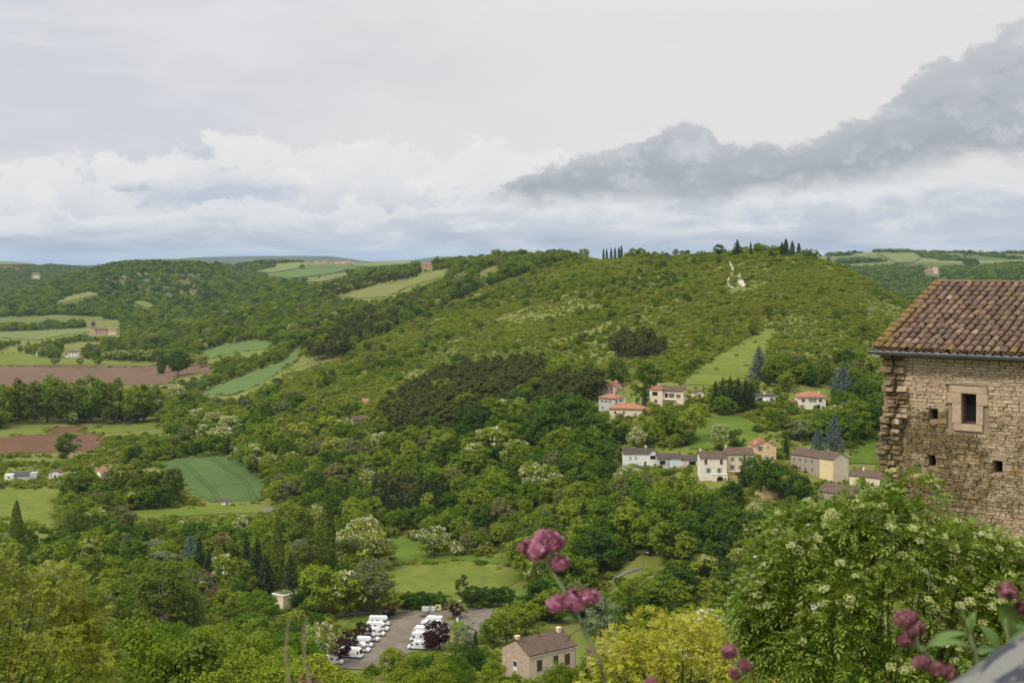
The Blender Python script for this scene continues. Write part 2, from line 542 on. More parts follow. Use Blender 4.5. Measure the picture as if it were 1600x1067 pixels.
# height profiles (distance in front of the terrace : height below the eye), one for each bearing
NEAR = [(2, -6.0), (8, -7.0), (25, -10.0), (40, -15), (60, -23), (100, -38), (160, -54), (230, -71), (300, -92), (350, -105), (400, -113)]
PROF = {
    -1100: NEAR + [(450, -113), (700, -115), (2600, -113), (4000, -80), (5500, -45), (7500, -28), (10000, -78), (14000, -95), (20000, -150), (45000, -430)],
    0: NEAR + [(450, -113), (700, -115), (1500, -115), (2300, -115), (2700, -110), (3200, -101), (3650, -114), (4500, -90), (5500, -58), (6600, -30), (8000, -65), (10000, -78), (14000, -95), (20000, -150), (45000, -430)],
    100: NEAR + [(450, -113), (700, -115), (1500, -115), (2200, -114), (2600, -108), (3000, -84), (3550, -58), (4300, -98), (5500, -74), (6500, -50), (8000, -80), (10000, -78), (14000, -95), (20000, -150), (45000, -430)],
    200: NEAR + [(450, -113), (700, -115), (1000, -115), (1500, -114), (1750, -106), (2000, -111), (2200, -112), (2500, -108), (3000, -78), (3500, -40), (3900, -10), (4600, -90), (6000, -70), (10000, -78), (14000, -95), (20000, -150), (45000, -430)],
    300: NEAR + [(450, -113), (600, -114), (760, -111), (1000, -111), (1300, -110), (1500, -104), (1720, -87), (2050, -102), (2450, -98), (3000, -68), (3500, -38), (3950, -9), (4700, -85), (6000, -60), (10000, -78), (14000, -20), (20000, -150), (45000, -430)],
    400: NEAR + [(450, -113), (600, -114), (680, -113), (760, -108), (850, -105), (1000, -100), (1200, -97), (1500, -90), (1780, -74), (2200, -84), (2600, -74), (3200, -58), (3700, -50), (4200, -38), (4800, -27), (6000, -55), (10000, -78), (14000, -6), (20000, -150), (45000, -430)],
    500: NEAR + [(450, -113), (550, -113), (620, -111), (700, -107), (850, -99), (1000, -92), (1200, -85), (1500, -75), (1800, -64), (2200, -52), (2600, -46), (3200, -40), (4000, -31), (4700, -22), (6000, -50), (10000, -78), (14000, -10), (20000, -150), (45000, -430)],
    600: NEAR + [(450, -113), (500, -113), (550, -112), (600, -109), (700, -100), (850, -91), (1000, -82), (1200, -72), (1500, -58), (1800, -48), (2200, -37), (2600, -28), (3200, -30), (4000, -27), (4700, -20), (6000, -50), (10000, -78), (14000, -72), (20000, -150), (45000, -430)],
    700: NEAR + [(450, -113), (500, -112.5), (550, -109), (600, -104), (700, -94), (850, -83), (1000, -72), (1200, -58), (1500, -38), (1800, -23), (2100, -14), (2500, -13.5), (3200, -30), (4500, -32), (6000, -50), (10000, -78), (14000, -8), (20000, -150), (45000, -430)],
    800: NEAR + [(450, -112.5), (500, -110), (550, -105), (600, -98), (700, -87), (850, -75), (1000, -62), (1200, -44), (1500, -19), (1750, -4), (2000, -9), (3000, -40), (6000, -60), (10000, -45), (14000, -80), (20000, -150), (45000, -430)],
    900: NEAR + [(450, -112), (500, -105), (550, -97), (600, -90), (670, -77), (850, -65), (1000, -51), (1200, -28), (1400, -8), (1550, -2.5), (1800, -12), (3000, -40), (6000, -60), (14000, -80), (20000, -150), (45000, -430)],
    1000: NEAR + [(450, -109), (500, -100), (550, -91), (600, -84), (670, -70), (760, -62), (900, -49), (1100, -25), (1250, -8), (1380, -1.5), (1600, -10), (3000, -40), (6000, -60), (14000, -80), (20000, -150), (45000, -430)],
    1100: NEAR + [(450, -105), (500, -96), (560, -86), (600, -80), (670, -68), (760, -60), (900, -44), (1100, -17), (1200, -5), (1300, 1.0), (1500, -8), (3000, -50), (6000, -60), (14000, -80), (20000, -150), (45000, -430)],
    1200: NEAR + [(450, -103), (500, -94), (560, -85), (620, -77), (690, -69), (800, -54), (950, -33), (1100, -11), (1230, 3.5), (1300, 3.5), (1500, -12), (2000, -60), (3000, -80), (4000, -60), (6000, -50), (14000, -80), (20000, -150), (45000, -430)],
    1300: NEAR + [(450, -104), (500, -96), (560, -87), (620, -80), (690, -71), (800, -55), (950, -33), (1080, -15), (1180, -7.5), (1300, -20), (1600, -75), (2200, -110), (2800, -85), (3500, -50), (4200, -22), (5000, 4), (6000, -30), (14000, -80), (20000, -150), (45000, -430)],
    1400: NEAR + [(450, -105), (500, -98), (600, -87), (700, -75), (850, -58), (1000, -39), (1080, -32), (1200, -45), (1500, -85), (2200, -110), (2800, -82), (3400, -50), (4100, -20), (5000, 13), (6000, -20), (14000, -80), (20000, -150), (45000, -430)],
    1500: NEAR + [(450, -105), (500, -100), (600, -91), (700, -82), (850, -70), (1000, -62), (1150, -66), (1500, -95), (2200, -105), (2700, -70), (3100, -48), (3600, -40), (4200, -18), (5000, 14), (6000, -20), (14000, -80), (20000, -150), (45000, -430)],
    1600: NEAR + [(450, -107), (600, -100), (850, -92), (1150, -90), (1600, -100), (2200, -95), (2600, -60), (3000, -30), (3400, -30), (4200, -20), (5000, 10), (6000, -20), (14000, -80), (20000, -150), (45000, -430)],
    2700: NEAR + [(450, -110), (850, -110), (1600, -100), (2200, -85), (3000, -20), (4200, -20), (5000, 10), (6000, -20), (14000, -80), (20000, -150), (45000, -430)],
}
US = np.concatenate([np.linspace(-1100, -60, 40, endpoint=False), np.linspace(-60, 1660, 300), np.linspace(1670, 2700, 40)])
DS = np.concatenate([np.geomspace(2, 200, 70, endpoint=False), np.geomspace(200, 6500, 360, endpoint=False), np.geomspace(6500, 45000, 90)])
_cu = sorted(PROF)
_tab = np.array([pchip(np.log([p[0] for p in PROF[c]]), [p[1] for p in PROF[c]], np.log(DS)) for c in _cu])
ZG = pchip(_cu, _tab, US)                                   # (nu, nd)
XG = (US[:, None] - 800) / F * DS[None, :]
YG = np.broadcast_to(DS[None, :], XG.shape).copy()


def vnoise(x, y, seed=0):
    """smooth value noise in [-1, 1] on arrays"""
    xi, yi = np.floor(x).astype(np.int64), np.floor(y).astype(np.int64)
    fx, fy = x - xi, y - yi
    fx, fy = fx * fx * (3 - 2 * fx), fy * fy * (3 - 2 * fy)
    def h(a, b):
        k = (a * 374761393 + b * 668265263 + seed * 144665) & 0x7fffffff
        k = ((k ^ (k >> 13)) * 1274126177) & 0x7fffffff
        return ((k ^ (k >> 16)) & 0xffff) / 32767.5 - 1
    return (h(xi, yi) * (1 - fx) + h(xi + 1, yi) * fx) * (1 - fy) + (h(xi, yi + 1) * (1 - fx) + h(xi + 1, yi + 1) * fx) * fy


_hill = np.clip((ZG + 112) / 18, 0, 1) * np.clip((YG - 480) / 200, 0, 1)
_a = vnoise(XG / 110, YG / 110, 1) * 1.6 + vnoise(XG / 42, YG / 42, 2) * 0.7
_b = np.clip((YG - 2200) / 900, 0, 1)
ZG = ZG + _hill * ((1 - _b) * _a + _b * (vnoise(XG / 420, YG / 420, 3) * 5 + vnoise(XG / 160, YG / 160, 4) * 2.0)) * np.clip(1 - (YG - 12000) / 8000, 0, 1)
ZG = ZG + np.clip((YG - 10000) / 2000, 0, 1) * np.clip((19000 - YG) / 4000, 0, 1) * vnoise(XG / 1500, YG / 1500, 5) * 9
VG = VH - F * ZG / DS[None, :]
RUNMIN = np.minimum.accumulate(np.where(DS[None, :] < 190, 1e9, VG), axis=1)
LOGD = np.log(DS)


def _bil(G, u, d):
    u = np.clip(np.asarray(u, float), US[0], US[-1] - 1e-6)
    ld = np.clip(np.log(np.asarray(d, float)), LOGD[0], LOGD[-1] - 1e-9)
    i = np.clip(np.searchsorted(US, u) - 1, 0, len(US) - 2)
    j = np.clip(np.searchsorted(LOGD, ld) - 1, 0, len(DS) - 2)
    a = (u - US[i]) / (US[i + 1] - US[i])
    dd_ = np.asarray(d, float)
    b = np.clip((dd_ - DS[j]) / (DS[j + 1] - DS[j]), 0, 1)
    return (G[i, j] * (1 - a) + G[i + 1, j] * a) * (1 - b) + (G[i, j + 1] * (1 - a) + G[i + 1, j + 1] * a) * b


def zt(x, y):
    """ground height under a world point"""
    return _bil(ZG, 800 + F * np.asarray(x, float) / np.asarray(y, float), y)


def hit(u, v, dmin=200.0):
    """where the line of sight to a picture point meets the ground"""
    prof = _bil(VG, np.full(len(DS), float(u)), DS)
    lim = 2700 if 690 < u < 1300 else 50000
    ok = np.where((DS > dmin) & (prof <= v) & (DS < lim))[0]
    if len(ok) == 0:
        rng_ = np.where((DS > dmin) & (DS < min(lim, 16000)))[0]
        d = DS[rng_[np.argmin(prof[rng_])]]
    else:
        j = ok[0]
        a, b = prof[j - 1], prof[j]
        d = DS[j - 1] + (DS[j] - DS[j - 1]) * (np.clip((a - v) / (a - b), 0, 1) if a > b else 1)
    return Vector(((u - 800) / F * d, d, float(zt((u - 800) / F * d, d))))


def ray(u, v, d):
    """the point at distance d on the line of sight to a picture point"""
    return Vector(((u - 800) / F * d, d, (VH - v) / F * d))


# ground material: meadow grass, drier and browner on the slopes
m, n, o = new_mat('ground_grass')
p_ = pos(n)
t1 = n.noise(p_, 0.012, 5, 0.6)
t2 = n.noise(p_, 0.09, 6, 0.7)
t3 = n.noise(p_, 0.9, 4, 0.7)
c = n.mix(n.ramp(t1, 0.38, 0.62), (0.130, 0.160, 0.024), (0.175, 0.180, 0.038))
c = n.mix(n.ramp(t2, 0.45, 0.70), c, (0.160, 0.145, 0.044))
c = n.mix(n.m('MULTIPLY', n.ramp(t3, 0.35, 0.7), 0.4), c, (0.065, 0.085, 0.02))
far_ = n.ramp(n.sep(p_)[1], 1800, 3200)
c = n.mix(n.m('MULTIPLY', far_, 0.8), c, n.mix(n.ramp(n.noise(p_, 0.0022, 4, 0.6), 0.42, 0.6), (0.055, 0.085, 0.024), (0.16, 0.175, 0.055)))
c = n.mix(n.ramp(n.sep(p_)[1], 6800, 9500), c, n.mix(n.ramp(n.noise(p_, 0.0016, 4, 0.6), 0.55, 0.68), (0.045, 0.070, 0.030), (0.13, 0.15, 0.06)))
principled(n, o, c, 0.95, 0.1, bump=t3, bstr=0.4, bdist=0.3)
M_GROUND = m
nu, nd = ZG.shape
_v = np.stack([XG, YG, ZG], -1).reshape(-1, 3)
_i = (np.arange(nu - 1)[:, None] * nd + np.arange(nd - 1)[None, :]).ravel()
_q = np.stack([_i, _i + nd, _i + nd + 1, _i + 1], -1)
ground = link('ground', fast_mesh('ground', _v, _q, [M_GROUND], smooth=True))
tag(ground, 'rolling grassy terrain with valley floor and hillsides', kind='structure')


def inside(poly, u, v):
    u = np.asarray(u, float)
    v = np.asarray(v, float)
    r = np.zeros(u.shape, bool)
    n_ = len(poly)
    for i in range(n_):
        x0, y0 = poly[i]
        x1, y1 = poly[(i + 1) % n_]
        if y0 == y1:
            continue
        c_ = ((y0 > v) != (y1 > v)) & (u < (x1 - x0) * (v - y0) / (y1 - y0) + x0)
        r ^= c_
    return r


def drape(name, poly, mat, lift=0.25, label=None, step=None, dmin=200, parent=None):
    """a sheet of land laid on the terrain; its outline is given as seen from the terrace"""
    # densify the outline, move it to the ground, triangulate on the map
    px = []
    for i in range(len(poly)):
        a, b = poly[i], poly[(i + 1) % len(poly)]
        k = max(1, int(math.hypot(b[0] - a[0], (b[1] - a[1]) * 3) / 8))
        for j in range(k):
            px.append((a[0] + (b[0] - a[0]) * j / k, a[1] + (b[1] - a[1]) * j / k))
    pts = [hit(u, v, dmin) for u, v in px]
    q = [(p.x, math.log(p.y) * 400) for p in pts]
    xs = [p[0] for p in q]
    ys = [p[1] for p in q]
    w = max(max(xs) - min(xs), 1)
    h = max(max(ys) - min(ys), 1)
    nx, ny = 26, 22
    extra = []
    for i in range(1, nx):
        for j in range(1, ny):
            extra.append((min(xs) + w * i / nx, min(ys) + h * j / ny))
    ex = np.array(extra)
    extra = ex[inside(q, ex[:, 0], ex[:, 1])].tolist()
    vs, _, fs, *_r = delaunay_2d_cdt([Vector(p) for p in q] + [Vector(p) for p in extra], [], [list(range(len(q)))], 1, 1e-4)
    V = []
    for p in vs:
        y = math.exp(p.y / 400)
        V.append((p.x, y, float(zt(p.x, y)) + lift * (1 + (y / 500) ** 1.4)))
    me = bpy.data.meshes.new(name)
    me.from_pydata(V, [], [tuple(f) for f in fs])
    me.materials.append(mat)
    me.polygons.foreach_set('use_smooth', [True] * len(fs))
    me.update()
    o_ = link(name, me, parent)
    if parent is None:
        tag(o_, label, kind='structure')
    return o_


def mat_field(name, a, b, scale=0.05, stripe=None):
    m_, n_, o_ = new_mat(name)
    p = pos(n_)
    t = n_.noise(p, scale, 5, 0.6)
    t2_ = n_.noise(p, 1.1, 4, 0.7)
    c_ = n_.mix(n_.ramp(t, 0.35, 0.65), a, b)
    c_ = n_.mix(n_.m('MULTIPLY', n_.ramp(n_.noise(p, 0.22, 5, 0.7), 0.40, 0.68), 0.6), c_, tuple(x * 0.72 for x in a))
    c_ = n_.mix(n_.m('MULTIPLY', n_.ramp(t2_, 0.4, 0.7), 0.35), c_, tuple(x * 0.75 for x in a))
    if stripe:
        w = n_.n.new('ShaderNodeTexWave')
        w.inputs['Scale'].default_value = stripe
        w.inputs['Distortion'].default_value = 1.5
        w.inputs['Detail'].default_value = 2
        n_.l.new(p, w.inputs['Vector'])
        c_ = n_.mix(n_.m('MULTIPLY', w.outputs[1], 0.25), c_, tuple(x * 1.25 for x in b))
    principled(n_, o_, c_, 0.95, 0.08, bump=t2_, bstr=0.3, bdist=0.15)
    return m_


F_WHEAT = mat_field('wheat_green', (0.066, 0.112, 0.030), (0.088, 0.135, 0.036))
F_TEAL = mat_field('wheat_pale', (0.090, 0.140, 0.036), (0.112, 0.160, 0.042))
F_GRASS = mat_field('meadow', (0.112, 0.150, 0.020), (0.165, 0.180, 0.034))
F_LAWN = mat_field('lawn', (0.080, 0.128, 0.015), (0.115, 0.155, 0.022))
F_DRY = mat_field('dry_meadow', (0.145, 0.160, 0.040), (0.180, 0.185, 0.058))
F_LEMON = mat_field('light_crop', (0.135, 0.165, 0.048), (0.170, 0.190, 0.062))
F_SOIL = mat_field('ploughed_soil', (0.125, 0.080, 0.046), (0.155, 0.100, 0.060), stripe=0.35)
F_SOIL2 = mat_field('red_soil', (0.115, 0.062, 0.034), (0.145, 0.078, 0.044), stripe=0.6)
F_ASPH = mat_field('worn_asphalt', (0.150, 0.122, 0.092), (0.195, 0.168, 0.135), 0.12)
F_ROAD = mat_field('road_grey', (0.15, 0.145, 0.135), (0.19, 0.185, 0.175), 0.2)
F_DIRT = mat_field('pale_scree', (0.42, 0.36, 0.28), (0.55, 0.46, 0.38), 0.3)
F_TRAM = mat_field('wheel_track', (0.050, 0.092, 0.026), (0.060, 0.105, 0.030))

FIELDS = [
    ('wheat_field', F_WHEAT, [(245, 724), (272, 716), (352, 711), (384, 726), (410, 748), (414, 765), (408, 783), (365, 784), (330, 785), (300, 772)], 'deep green wheat field with curved wheel tracks beside the wood'),
    ('wheat_field', F_TEAL, [(308, 617), (345, 601), (440, 565), (460, 543), (471, 543), (467, 560), (440, 580), (395, 606), (365, 617)], 'long tapering pale green crop field at the foot of the scrubby hill'),
    ('crop_field', F_DRY, [(467, 563), (500, 556), (532, 551), (530, 558), (480, 570), (450, 578)], 'narrow dry strip beside the tapering green field'),
    ('crop_field', F_TEAL, [(312, 550), (345, 541), (400, 530), (428, 537), (420, 545), (370, 550), (325, 562)], 'small bluish green field on a knoll beyond the ploughed field'),
    ('ploughed_field', F_SOIL, [(-60, 572), (245, 571), (330, 570), (332, 581), (275, 592), (270, 600), (150, 603), (-60, 607)], 'broad brown ploughed field across the valley floor'),
    ('grass_field', F_GRASS, [(-60, 571), (-60, 553), (40, 552), (75, 560), (150, 562), (246, 566), (245, 571)], 'light green grass strip behind the brown ploughed field'),
    ('grass_field', F_LEMON, [(-60, 521), (60, 517), (185, 510), (188, 514), (100, 524), (60, 532), (-60, 524)], 'pale crop strip beside the domed church'),
    ('ploughed_field', F_SOIL2, [(-60, 688), (60, 679), (162, 677), (160, 692), (150, 706), (-60, 710)], 'dark red ploughed plot behind the round dark tree'),
    ('ploughed_field', F_SOIL2, [(72, 669), (135, 665), (128, 673), (90, 677), (70, 676)], 'small red soil patch above the red ploughed plot'),
    ('grass_field', F_GRASS, [(120, 675), (160, 667), (250, 660), (250, 669), (160, 678)], 'light green strip beside the red ploughed plot'),
    ('meadow', F_GRASS, [(-60, 764), (95, 764), (84, 790), (88, 826), (50, 818), (-60, 800)], 'sunny green meadow below the low white cabin'),
    ('meadow', F_GRASS, [(600, 890), (640, 880), (720, 876), (800, 886), (822, 900), (790, 920), (700, 932), (650, 932), (600, 922)], 'open grass meadow behind the motorhome car park'),
    ('meadow', F_LAWN, [(605, 838), (640, 838), (665, 850), (720, 866), (790, 872), (800, 884), (720, 875), (620, 884)], 'rough green bank above the open meadow'),
    ('hillside_meadow', F_GRASS, [(1062, 602), (1088, 577), (1140, 545), (1196, 515), (1212, 513), (1196, 552), (1170, 590), (1110, 602)], 'steep green hillside meadow above the cream gabled house'),
    ('hillside_meadow', F_DRY, [(525, 463), (575, 450), (640, 431), (702, 420), (694, 432), (640, 448), (605, 464), (560, 467)], 'sloping pale meadow on the far shoulder of the hill'),
    ('hillside_meadow', F_DRY, [(745, 428), (775, 415), (778, 419), (752, 431)], 'tiny pale meadow high on the hill'),
    ('crop_field', F_LEMON, [(396, 425), (430, 418), (470, 415), (470, 419), (425, 427)], 'light field below the hilltop village'),
    ('crop_field', F_TEAL, [(415, 431), (470, 421), (548, 420), (520, 428), (450, 436)], 'dark green field below the hilltop village'),
    ('crop_field', F_DRY, [(470, 441), (510, 433), (545, 427), (540, 432), (500, 441)], 'olive field strip under the dark green field'),
    ('crop_field', F_LEMON, [(548, 413), (600, 409), (645, 408), (640, 413), (590, 417), (556, 418)], 'pale crop on the plateau beside the hilltop village'),
    ('hillside_meadow', F_DRY, [(85, 473), (110, 463), (138, 456), (160, 461), (130, 466), (100, 474)], 'light clearing on the wooded left hill'),
    ('hillside_meadow', F_GRASS, [(205, 472), (225, 471), (242, 478), (230, 482)], 'small clearing on the wooded left hill'),
    ('crop_field', F_LEMON, [(-60, 408), (30, 407), (90, 410), (60, 414), (-60, 416)], 'pale plateau field on the left skyline'),
    ('grass_field', F_LEMON, [(908, 400), (940, 398), (975, 399), (972, 403), (930, 405)], 'pale grass on the ridge below the cypress row'),
    ('crop_field', F_LEMON, [(1372, 397), (1428, 396), (1440, 403), (1425, 411), (1400, 411)], 'bright field on the far right plateau'),
    ('crop_field', F_TEAL, [(1312, 402), (1338, 400), (1352, 402), (1322, 405)], 'thin green field on the far right plateau'),
    ('lawn', F_LAWN, [(1076, 702), (1084, 672), (1104, 652), (1160, 648), (1186, 668), (1180, 694), (1130, 702)], 'bright lawn slope behind the white arched house'),
    ('lawn', F_LAWN, [(1325, 724), (1340, 695), (1375, 672), (1385, 690), (1380, 726)], 'green bank beside the stone gable corner'),
    ('lawn', F_LAWN, [(528, 990), (552, 966), (600, 960), (660, 962), (600, 968), (575, 985), (560, 1000), (530, 1006)], 'lawn behind the parked motorhomes'),
    ('grass_field', F_GRASS, [(180, 800), (300, 792), (400, 788), (440, 792), (420, 802), (330, 804), (230, 812)], 'grass margin below the deep green wheat field'),
    ('lawn', F_LAWN, [(700, 975), (726, 958), (748, 966), (745, 985), (715, 992)], 'grass island with purple tree by the car park'),
    ('car_park', F_ASPH, [(512, 1044), (535, 1030), (575, 998), (604, 968), (640, 957), (755, 950), (770, 953), (764, 975), (742, 1000), (722, 1010), (725, 972), (708, 972), (690, 1014), (640, 1020), (590, 1048)], 'worn asphalt car park with parked motorhomes'),
    ('road', F_ROAD, [(520, 961), (560, 957), (640, 954), (640, 957), (560, 961), (520, 965)], 'narrow pale road behind the car park'),
    ('road', F_ROAD, [(955, 905), (978, 893), (1003, 887), (1003, 889), (980, 896), (958, 908)], 'short stretch of lane by the street lamp'),
    ('road', F_ROAD, [(1353, 494), (1356, 483), (1362, 477), (1364, 479), (1360, 486), (1359, 494)], 'curve of grey road on the hill shoulder'),
    ('road', F_ROAD, [(400, 796), (440, 790), (462, 792), (430, 799)], 'dirt track beside the wheat field'),
    ('scree', F_DIRT, [(1157, 431), (1160, 437), (1165, 448), (1161, 450), (1155, 445), (1152, 440)], 'pale pink bare scree patch high on the hill'),
    ('path', F_DIRT, [(1139, 407), (1142, 412), (1146, 420), (1147, 426), (1142, 434), (1138, 440), (1140, 446), (1147, 451), (1144, 452), (1137, 446), (1136, 439), (1140, 432), (1144, 425), (1143, 419), (1139, 412)], 'white chalk path winding up to the ridge'),
    ('path', F_DIRT, [(1158, 426), (1157, 431), (1153, 434), (1152, 433), (1155, 430), (1156, 426)], 'short chalk path joining the scree'),
]
F_HEATH = mat_field('dry_heath', (0.100, 0.098, 0.034), (0.125, 0.120, 0.042), 0.02)
drape('hillside', [(160, 455), (200, 434), (262, 424), (330, 430), (356, 446), (330, 462), (250, 470), (190, 466)], F_HEATH, 0.03, 'brownish dry slope of the dome shaped far hill')
for k_, (nm_, mt_, pl_, lb_) in enumerate(FIELDS):
    drape(nm_, pl_, mt_, 0.05 + 0.003 * k_, lb_)
# wheel tracks in the wheat
for a in ([(285, 722), (300, 740), (320, 758), (333, 772), (338, 783)], [(327, 714), (345, 730), (370, 745), (385, 760), (392, 782)]):
    for off in (0, 6):
        pl_ = [(x + off, y) for x, y in a] + [(x + off + 1.6, y) for x, y in reversed(a)]
        tag(drape('wheel_track', pl_, F_TRAM, 0.12, 'dark wheel track curving through the wheat'), kind='structure')

# ------------------------------------------------------------------ plant prototypes
RNG = np.random.default_rng(7)


def unit(n_, rng):
    v = rng.normal(size=(n_, 3))
    return v / np.linalg.norm(v, axis=1, keepdims=True)


def leaf_cards(P, Nn, size, rng, asp=0.75, jit=0.35):
    """small leaf faces at points P with normals Nn"""
    k = len(P)
    Nn = Nn + rng.normal(size=(k, 3)) * jit
    Nn /= np.linalg.norm(Nn, axis=1, keepdims=True) + 1e-9
    h = unit(k, rng)
    a = np.cross(Nn, h)
    a /= np.linalg.norm(a, axis=1, keepdims=True) + 1e-9
    b = np.cross(Nn, a)
    s_ = (size * rng.uniform(0.65, 1.35, k))[:, None] * 0.5
    V = np.stack([P - a * s_, P - b * s_ * asp + Nn * s_ * 0.25, P + a * s_, P + b * s_ * asp + Nn * s_ * 0.25], 1).reshape(-1, 3)
    return V, np.arange(k * 4).reshape(-1, 4)


def clumps_round(rng, h, r, z0, nc, top=0.5, lobes=5):
    """clump centres spread through an uneven crown"""
    lob = unit(lobes, rng) * np.array([1, 1, 0.7])
    amp = rng.uniform(0.12, 0.34, lobes)
    d = unit(nc, rng)
    rad = rng.uniform(0.45, 1.0, nc) ** 0.6
    bump = 0.82 + (np.clip(d @ lob.T, 0, 1) ** 3 * amp).sum(1)
    zc = d[:, 2]
    prof = np.where(zc < 0, 1.0 + 0.12 * zc, 1.0)
    c_ = d * (rad * bump * prof)[:, None]
    c_[:, 0] *= r
    c_[:, 1] *= r
    c_[:, 2] = z0 + (h - z0) * (0.42 + 0.55 * c_[:, 2])
    return c_


def clump_leaves(rng, C, cr, nl, size, up=0.35, jit=0.45, squash=0.75):
    P, Q = [], []
    for c_, r_ in zip(C, cr):
        d = unit(nl, rng)
        d[:, 2] = np.where(d[:, 2] < -0.35, -d[:, 2], d[:, 2])
        p = c_ + d * (r_ * rng.uniform(0.55, 1.05, nl))[:, None] * np.array([1, 1, squash])
        P.append(p)
        Q.append(d + np.array([0, 0, up]))
    return leaf_cards(np.concatenate(P), np.concatenate(Q), size, rng, jit=jit)


def trunk_mesh(rng, h, r, top, nlimb=4, spread=2.0, fork=False, lean=0.3):
    mb = MB()
    n_ = 6
    pts, rad = [], []
    x = y = 0.0
    for i in range(n_):
        t = i / (n_ - 1)
        pts.append((x, y, t * top))
        rad.append(r * (1.25 if i == 0 else 1 - 0.72 * t))
        x += rng.uniform(-lean, lean) * 0.4
        y += rng.uniform(-lean, lean) * 0.4
    mb.tube(pts, rad, 6)
    for i in range(nlimb):
        t0 = rng.uniform(0.35, 0.85) if not fork else rng.uniform(0.3, 0.6)
        b = Vector(pts[0]).lerp(Vector(pts[-1]), t0)
        a = rng.uniform(0, 6.28)
        L = spread * rng.uniform(0.6, 1.0)
        e = b + Vector((math.cos(a) * L, math.sin(a) * L, L * rng.uniform(0.5, 1.3)))
        mid = b.lerp(e, 0.5) + Vector((0, 0, -0.1 * L))
        rr = r * (0.55 if fork else 0.38) * (1 - 0.4 * t0)
        mb.tube([b, mid, e], [rr, rr * 0.7, rr * 0.25], 5)
    return mb


class Proto:
    """one plant: leaf mesh + trunk mesh, plus a joined copy used for the uncounted mass"""
    def __init__(s, kind, crown, trunk, leaf_mats, bark, h, r):
        s.kind, s.h, s.r = kind, h, r
        V, Q, mi = crown
        s.crown = fast_mesh(kind + '_crown', V, Q, leaf_mats, mat_idx=mi)
        s.trunk = trunk.mesh(kind + '_trunk', bark) if trunk is not None else None
        # joined
        tv = np.array(trunk.v, float).reshape(-1, 3) if trunk is not None else np.zeros((0, 3))
        tf = [f for f in trunk.f if len(f) == 4] if trunk is not None else []
        JV = np.concatenate([V, tv]) if len(tv) else V
        JQ = np.concatenate([Q, np.array(tf, int) + len(V)]) if tf else Q
        mj = np.concatenate([mi, np.full(len(tf), len(leaf_mats))]) if tf else mi
        s.joined = bpy.data.objects.new('plant_source', fast_mesh(kind + '_whole', JV, JQ, list(leaf_mats) + [bark], mat_idx=mj))


def mk_round(kind, seed, h, r, z0, nc, nl, size, mats, bark=None, frac=None, cr=(0.2, 0.36), trunk=True, nlimb=4, jit=0.45):
    rng = np.random.default_rng(seed)
    C = clumps_round(rng, h, r, z0, nc)
    V, Q = clump_leaves(rng, C, rng.uniform(*cr, nc) * r, nl, size, jit=jit)
    mi = np.zeros(len(Q), int)
    if len(mats) > 1:                       # blossom: on a share of the clumps, in bunches
        cid = np.repeat(np.arange(nc), nl)
        pick = rng.random(nc) < frac
        pz = C[:, 2] > z0 + 0.25 * (h - z0)
        mi = np.where((pick & pz)[cid] & (rng.random(len(Q)) < 0.6), 1, 0)
    tr = trunk_mesh(rng, h, max(0.12, r * 0.06), z0 + (h - z0) * 0.6, nlimb, r * 0.7) if trunk else None
    return Proto(kind, (V, Q, mi), tr, mats, bark or M_BARK, h, r)


def mk_column(kind, seed, h, r, z0, n_, size, mat, pw=0.6, bark=None, jag=0.25):
    """poplar and cypress: a tall narrow crown of upright sprays"""
    rng = np.random.default_rng(seed)
    t = rng.random(n_)
    prof = np.sin(np.pi * np.clip(t * 0.94 + 0.06, 0, 1) ** pw) ** 0.75
    a = rng.uniform(0, 2 * np.pi, n_)
    lob = 1 + jag * np.sin(a * 3 + t * 9) * rng.random(n_)
    rr = r * prof * lob * rng.uniform(0.55, 1.0, n_) ** 0.5
    P = np.stack([np.cos(a) * rr, np.sin(a) * rr, z0 + t * (h - z0)], 1)
    Nn = np.stack([np.cos(a), np.sin(a), np.full(n_, 0.3)], 1)
    V, Q = leaf_cards(P, Nn, size, rng, jit=0.5)
    tr = MB().tube([(0, 0, 0), (0.05, 0, h * 0.5), (0, 0, h * 0.92)], [r * 0.14 + 0.06, r * 0.09 + 0.03, 0.02], 6)
    return Proto(kind, (V, Q, np.zeros(len(Q), int)), tr, [mat], bark or M_BARK, h, r)


def mk_conifer(kind, seed, h, r, z0, tiers, per, nl, size, mat, pw=1.0, droop=0.25, bark=None, flat=0.35):
    """fir, cedar: whorls of flat branches on a cone"""
    rng = np.random.default_rng(seed)
    C, cr = [], []
    for i in range(tiers):
        t = i / (tiers - 1)
        z = z0 + (h - z0) * t
        R_ = r * (1 - t) ** pw + 0.12
        m_ = max(3, int(per * (1 - 0.6 * t)))
        for j in range(m_):
            a = 2 * np.pi * (j + rng.random() * 0.7) / m_ + i
            for q in (0.35, 0.65, 0.95):
                R2 = R_ * q * rng.uniform(0.8, 1.15)
                C.append((np.cos(a) * R2, np.sin(a) * R2, z - droop * R2 + rng.uniform(-0.1, 0.1)))
                cr.append(max(0.16, R_ * 0.24))
    V, Q = clump_leaves(rng, np.array(C), np.array(cr), nl, size, up=0.8, squash=flat)
    tr = MB().tube([(0, 0, 0), (0, 0, h * 0.5), (0, 0, h * 0.97)], [r * 0.07 + 0.08, r * 0.045 + 0.05, 0.02], 6)
    return Proto(kind, (V, Q, np.zeros(len(Q), int)), tr, [mat], bark or M_BARK, h, r)


P = {}
def addp(key, p):
    P.setdefault(key, []).append(p)

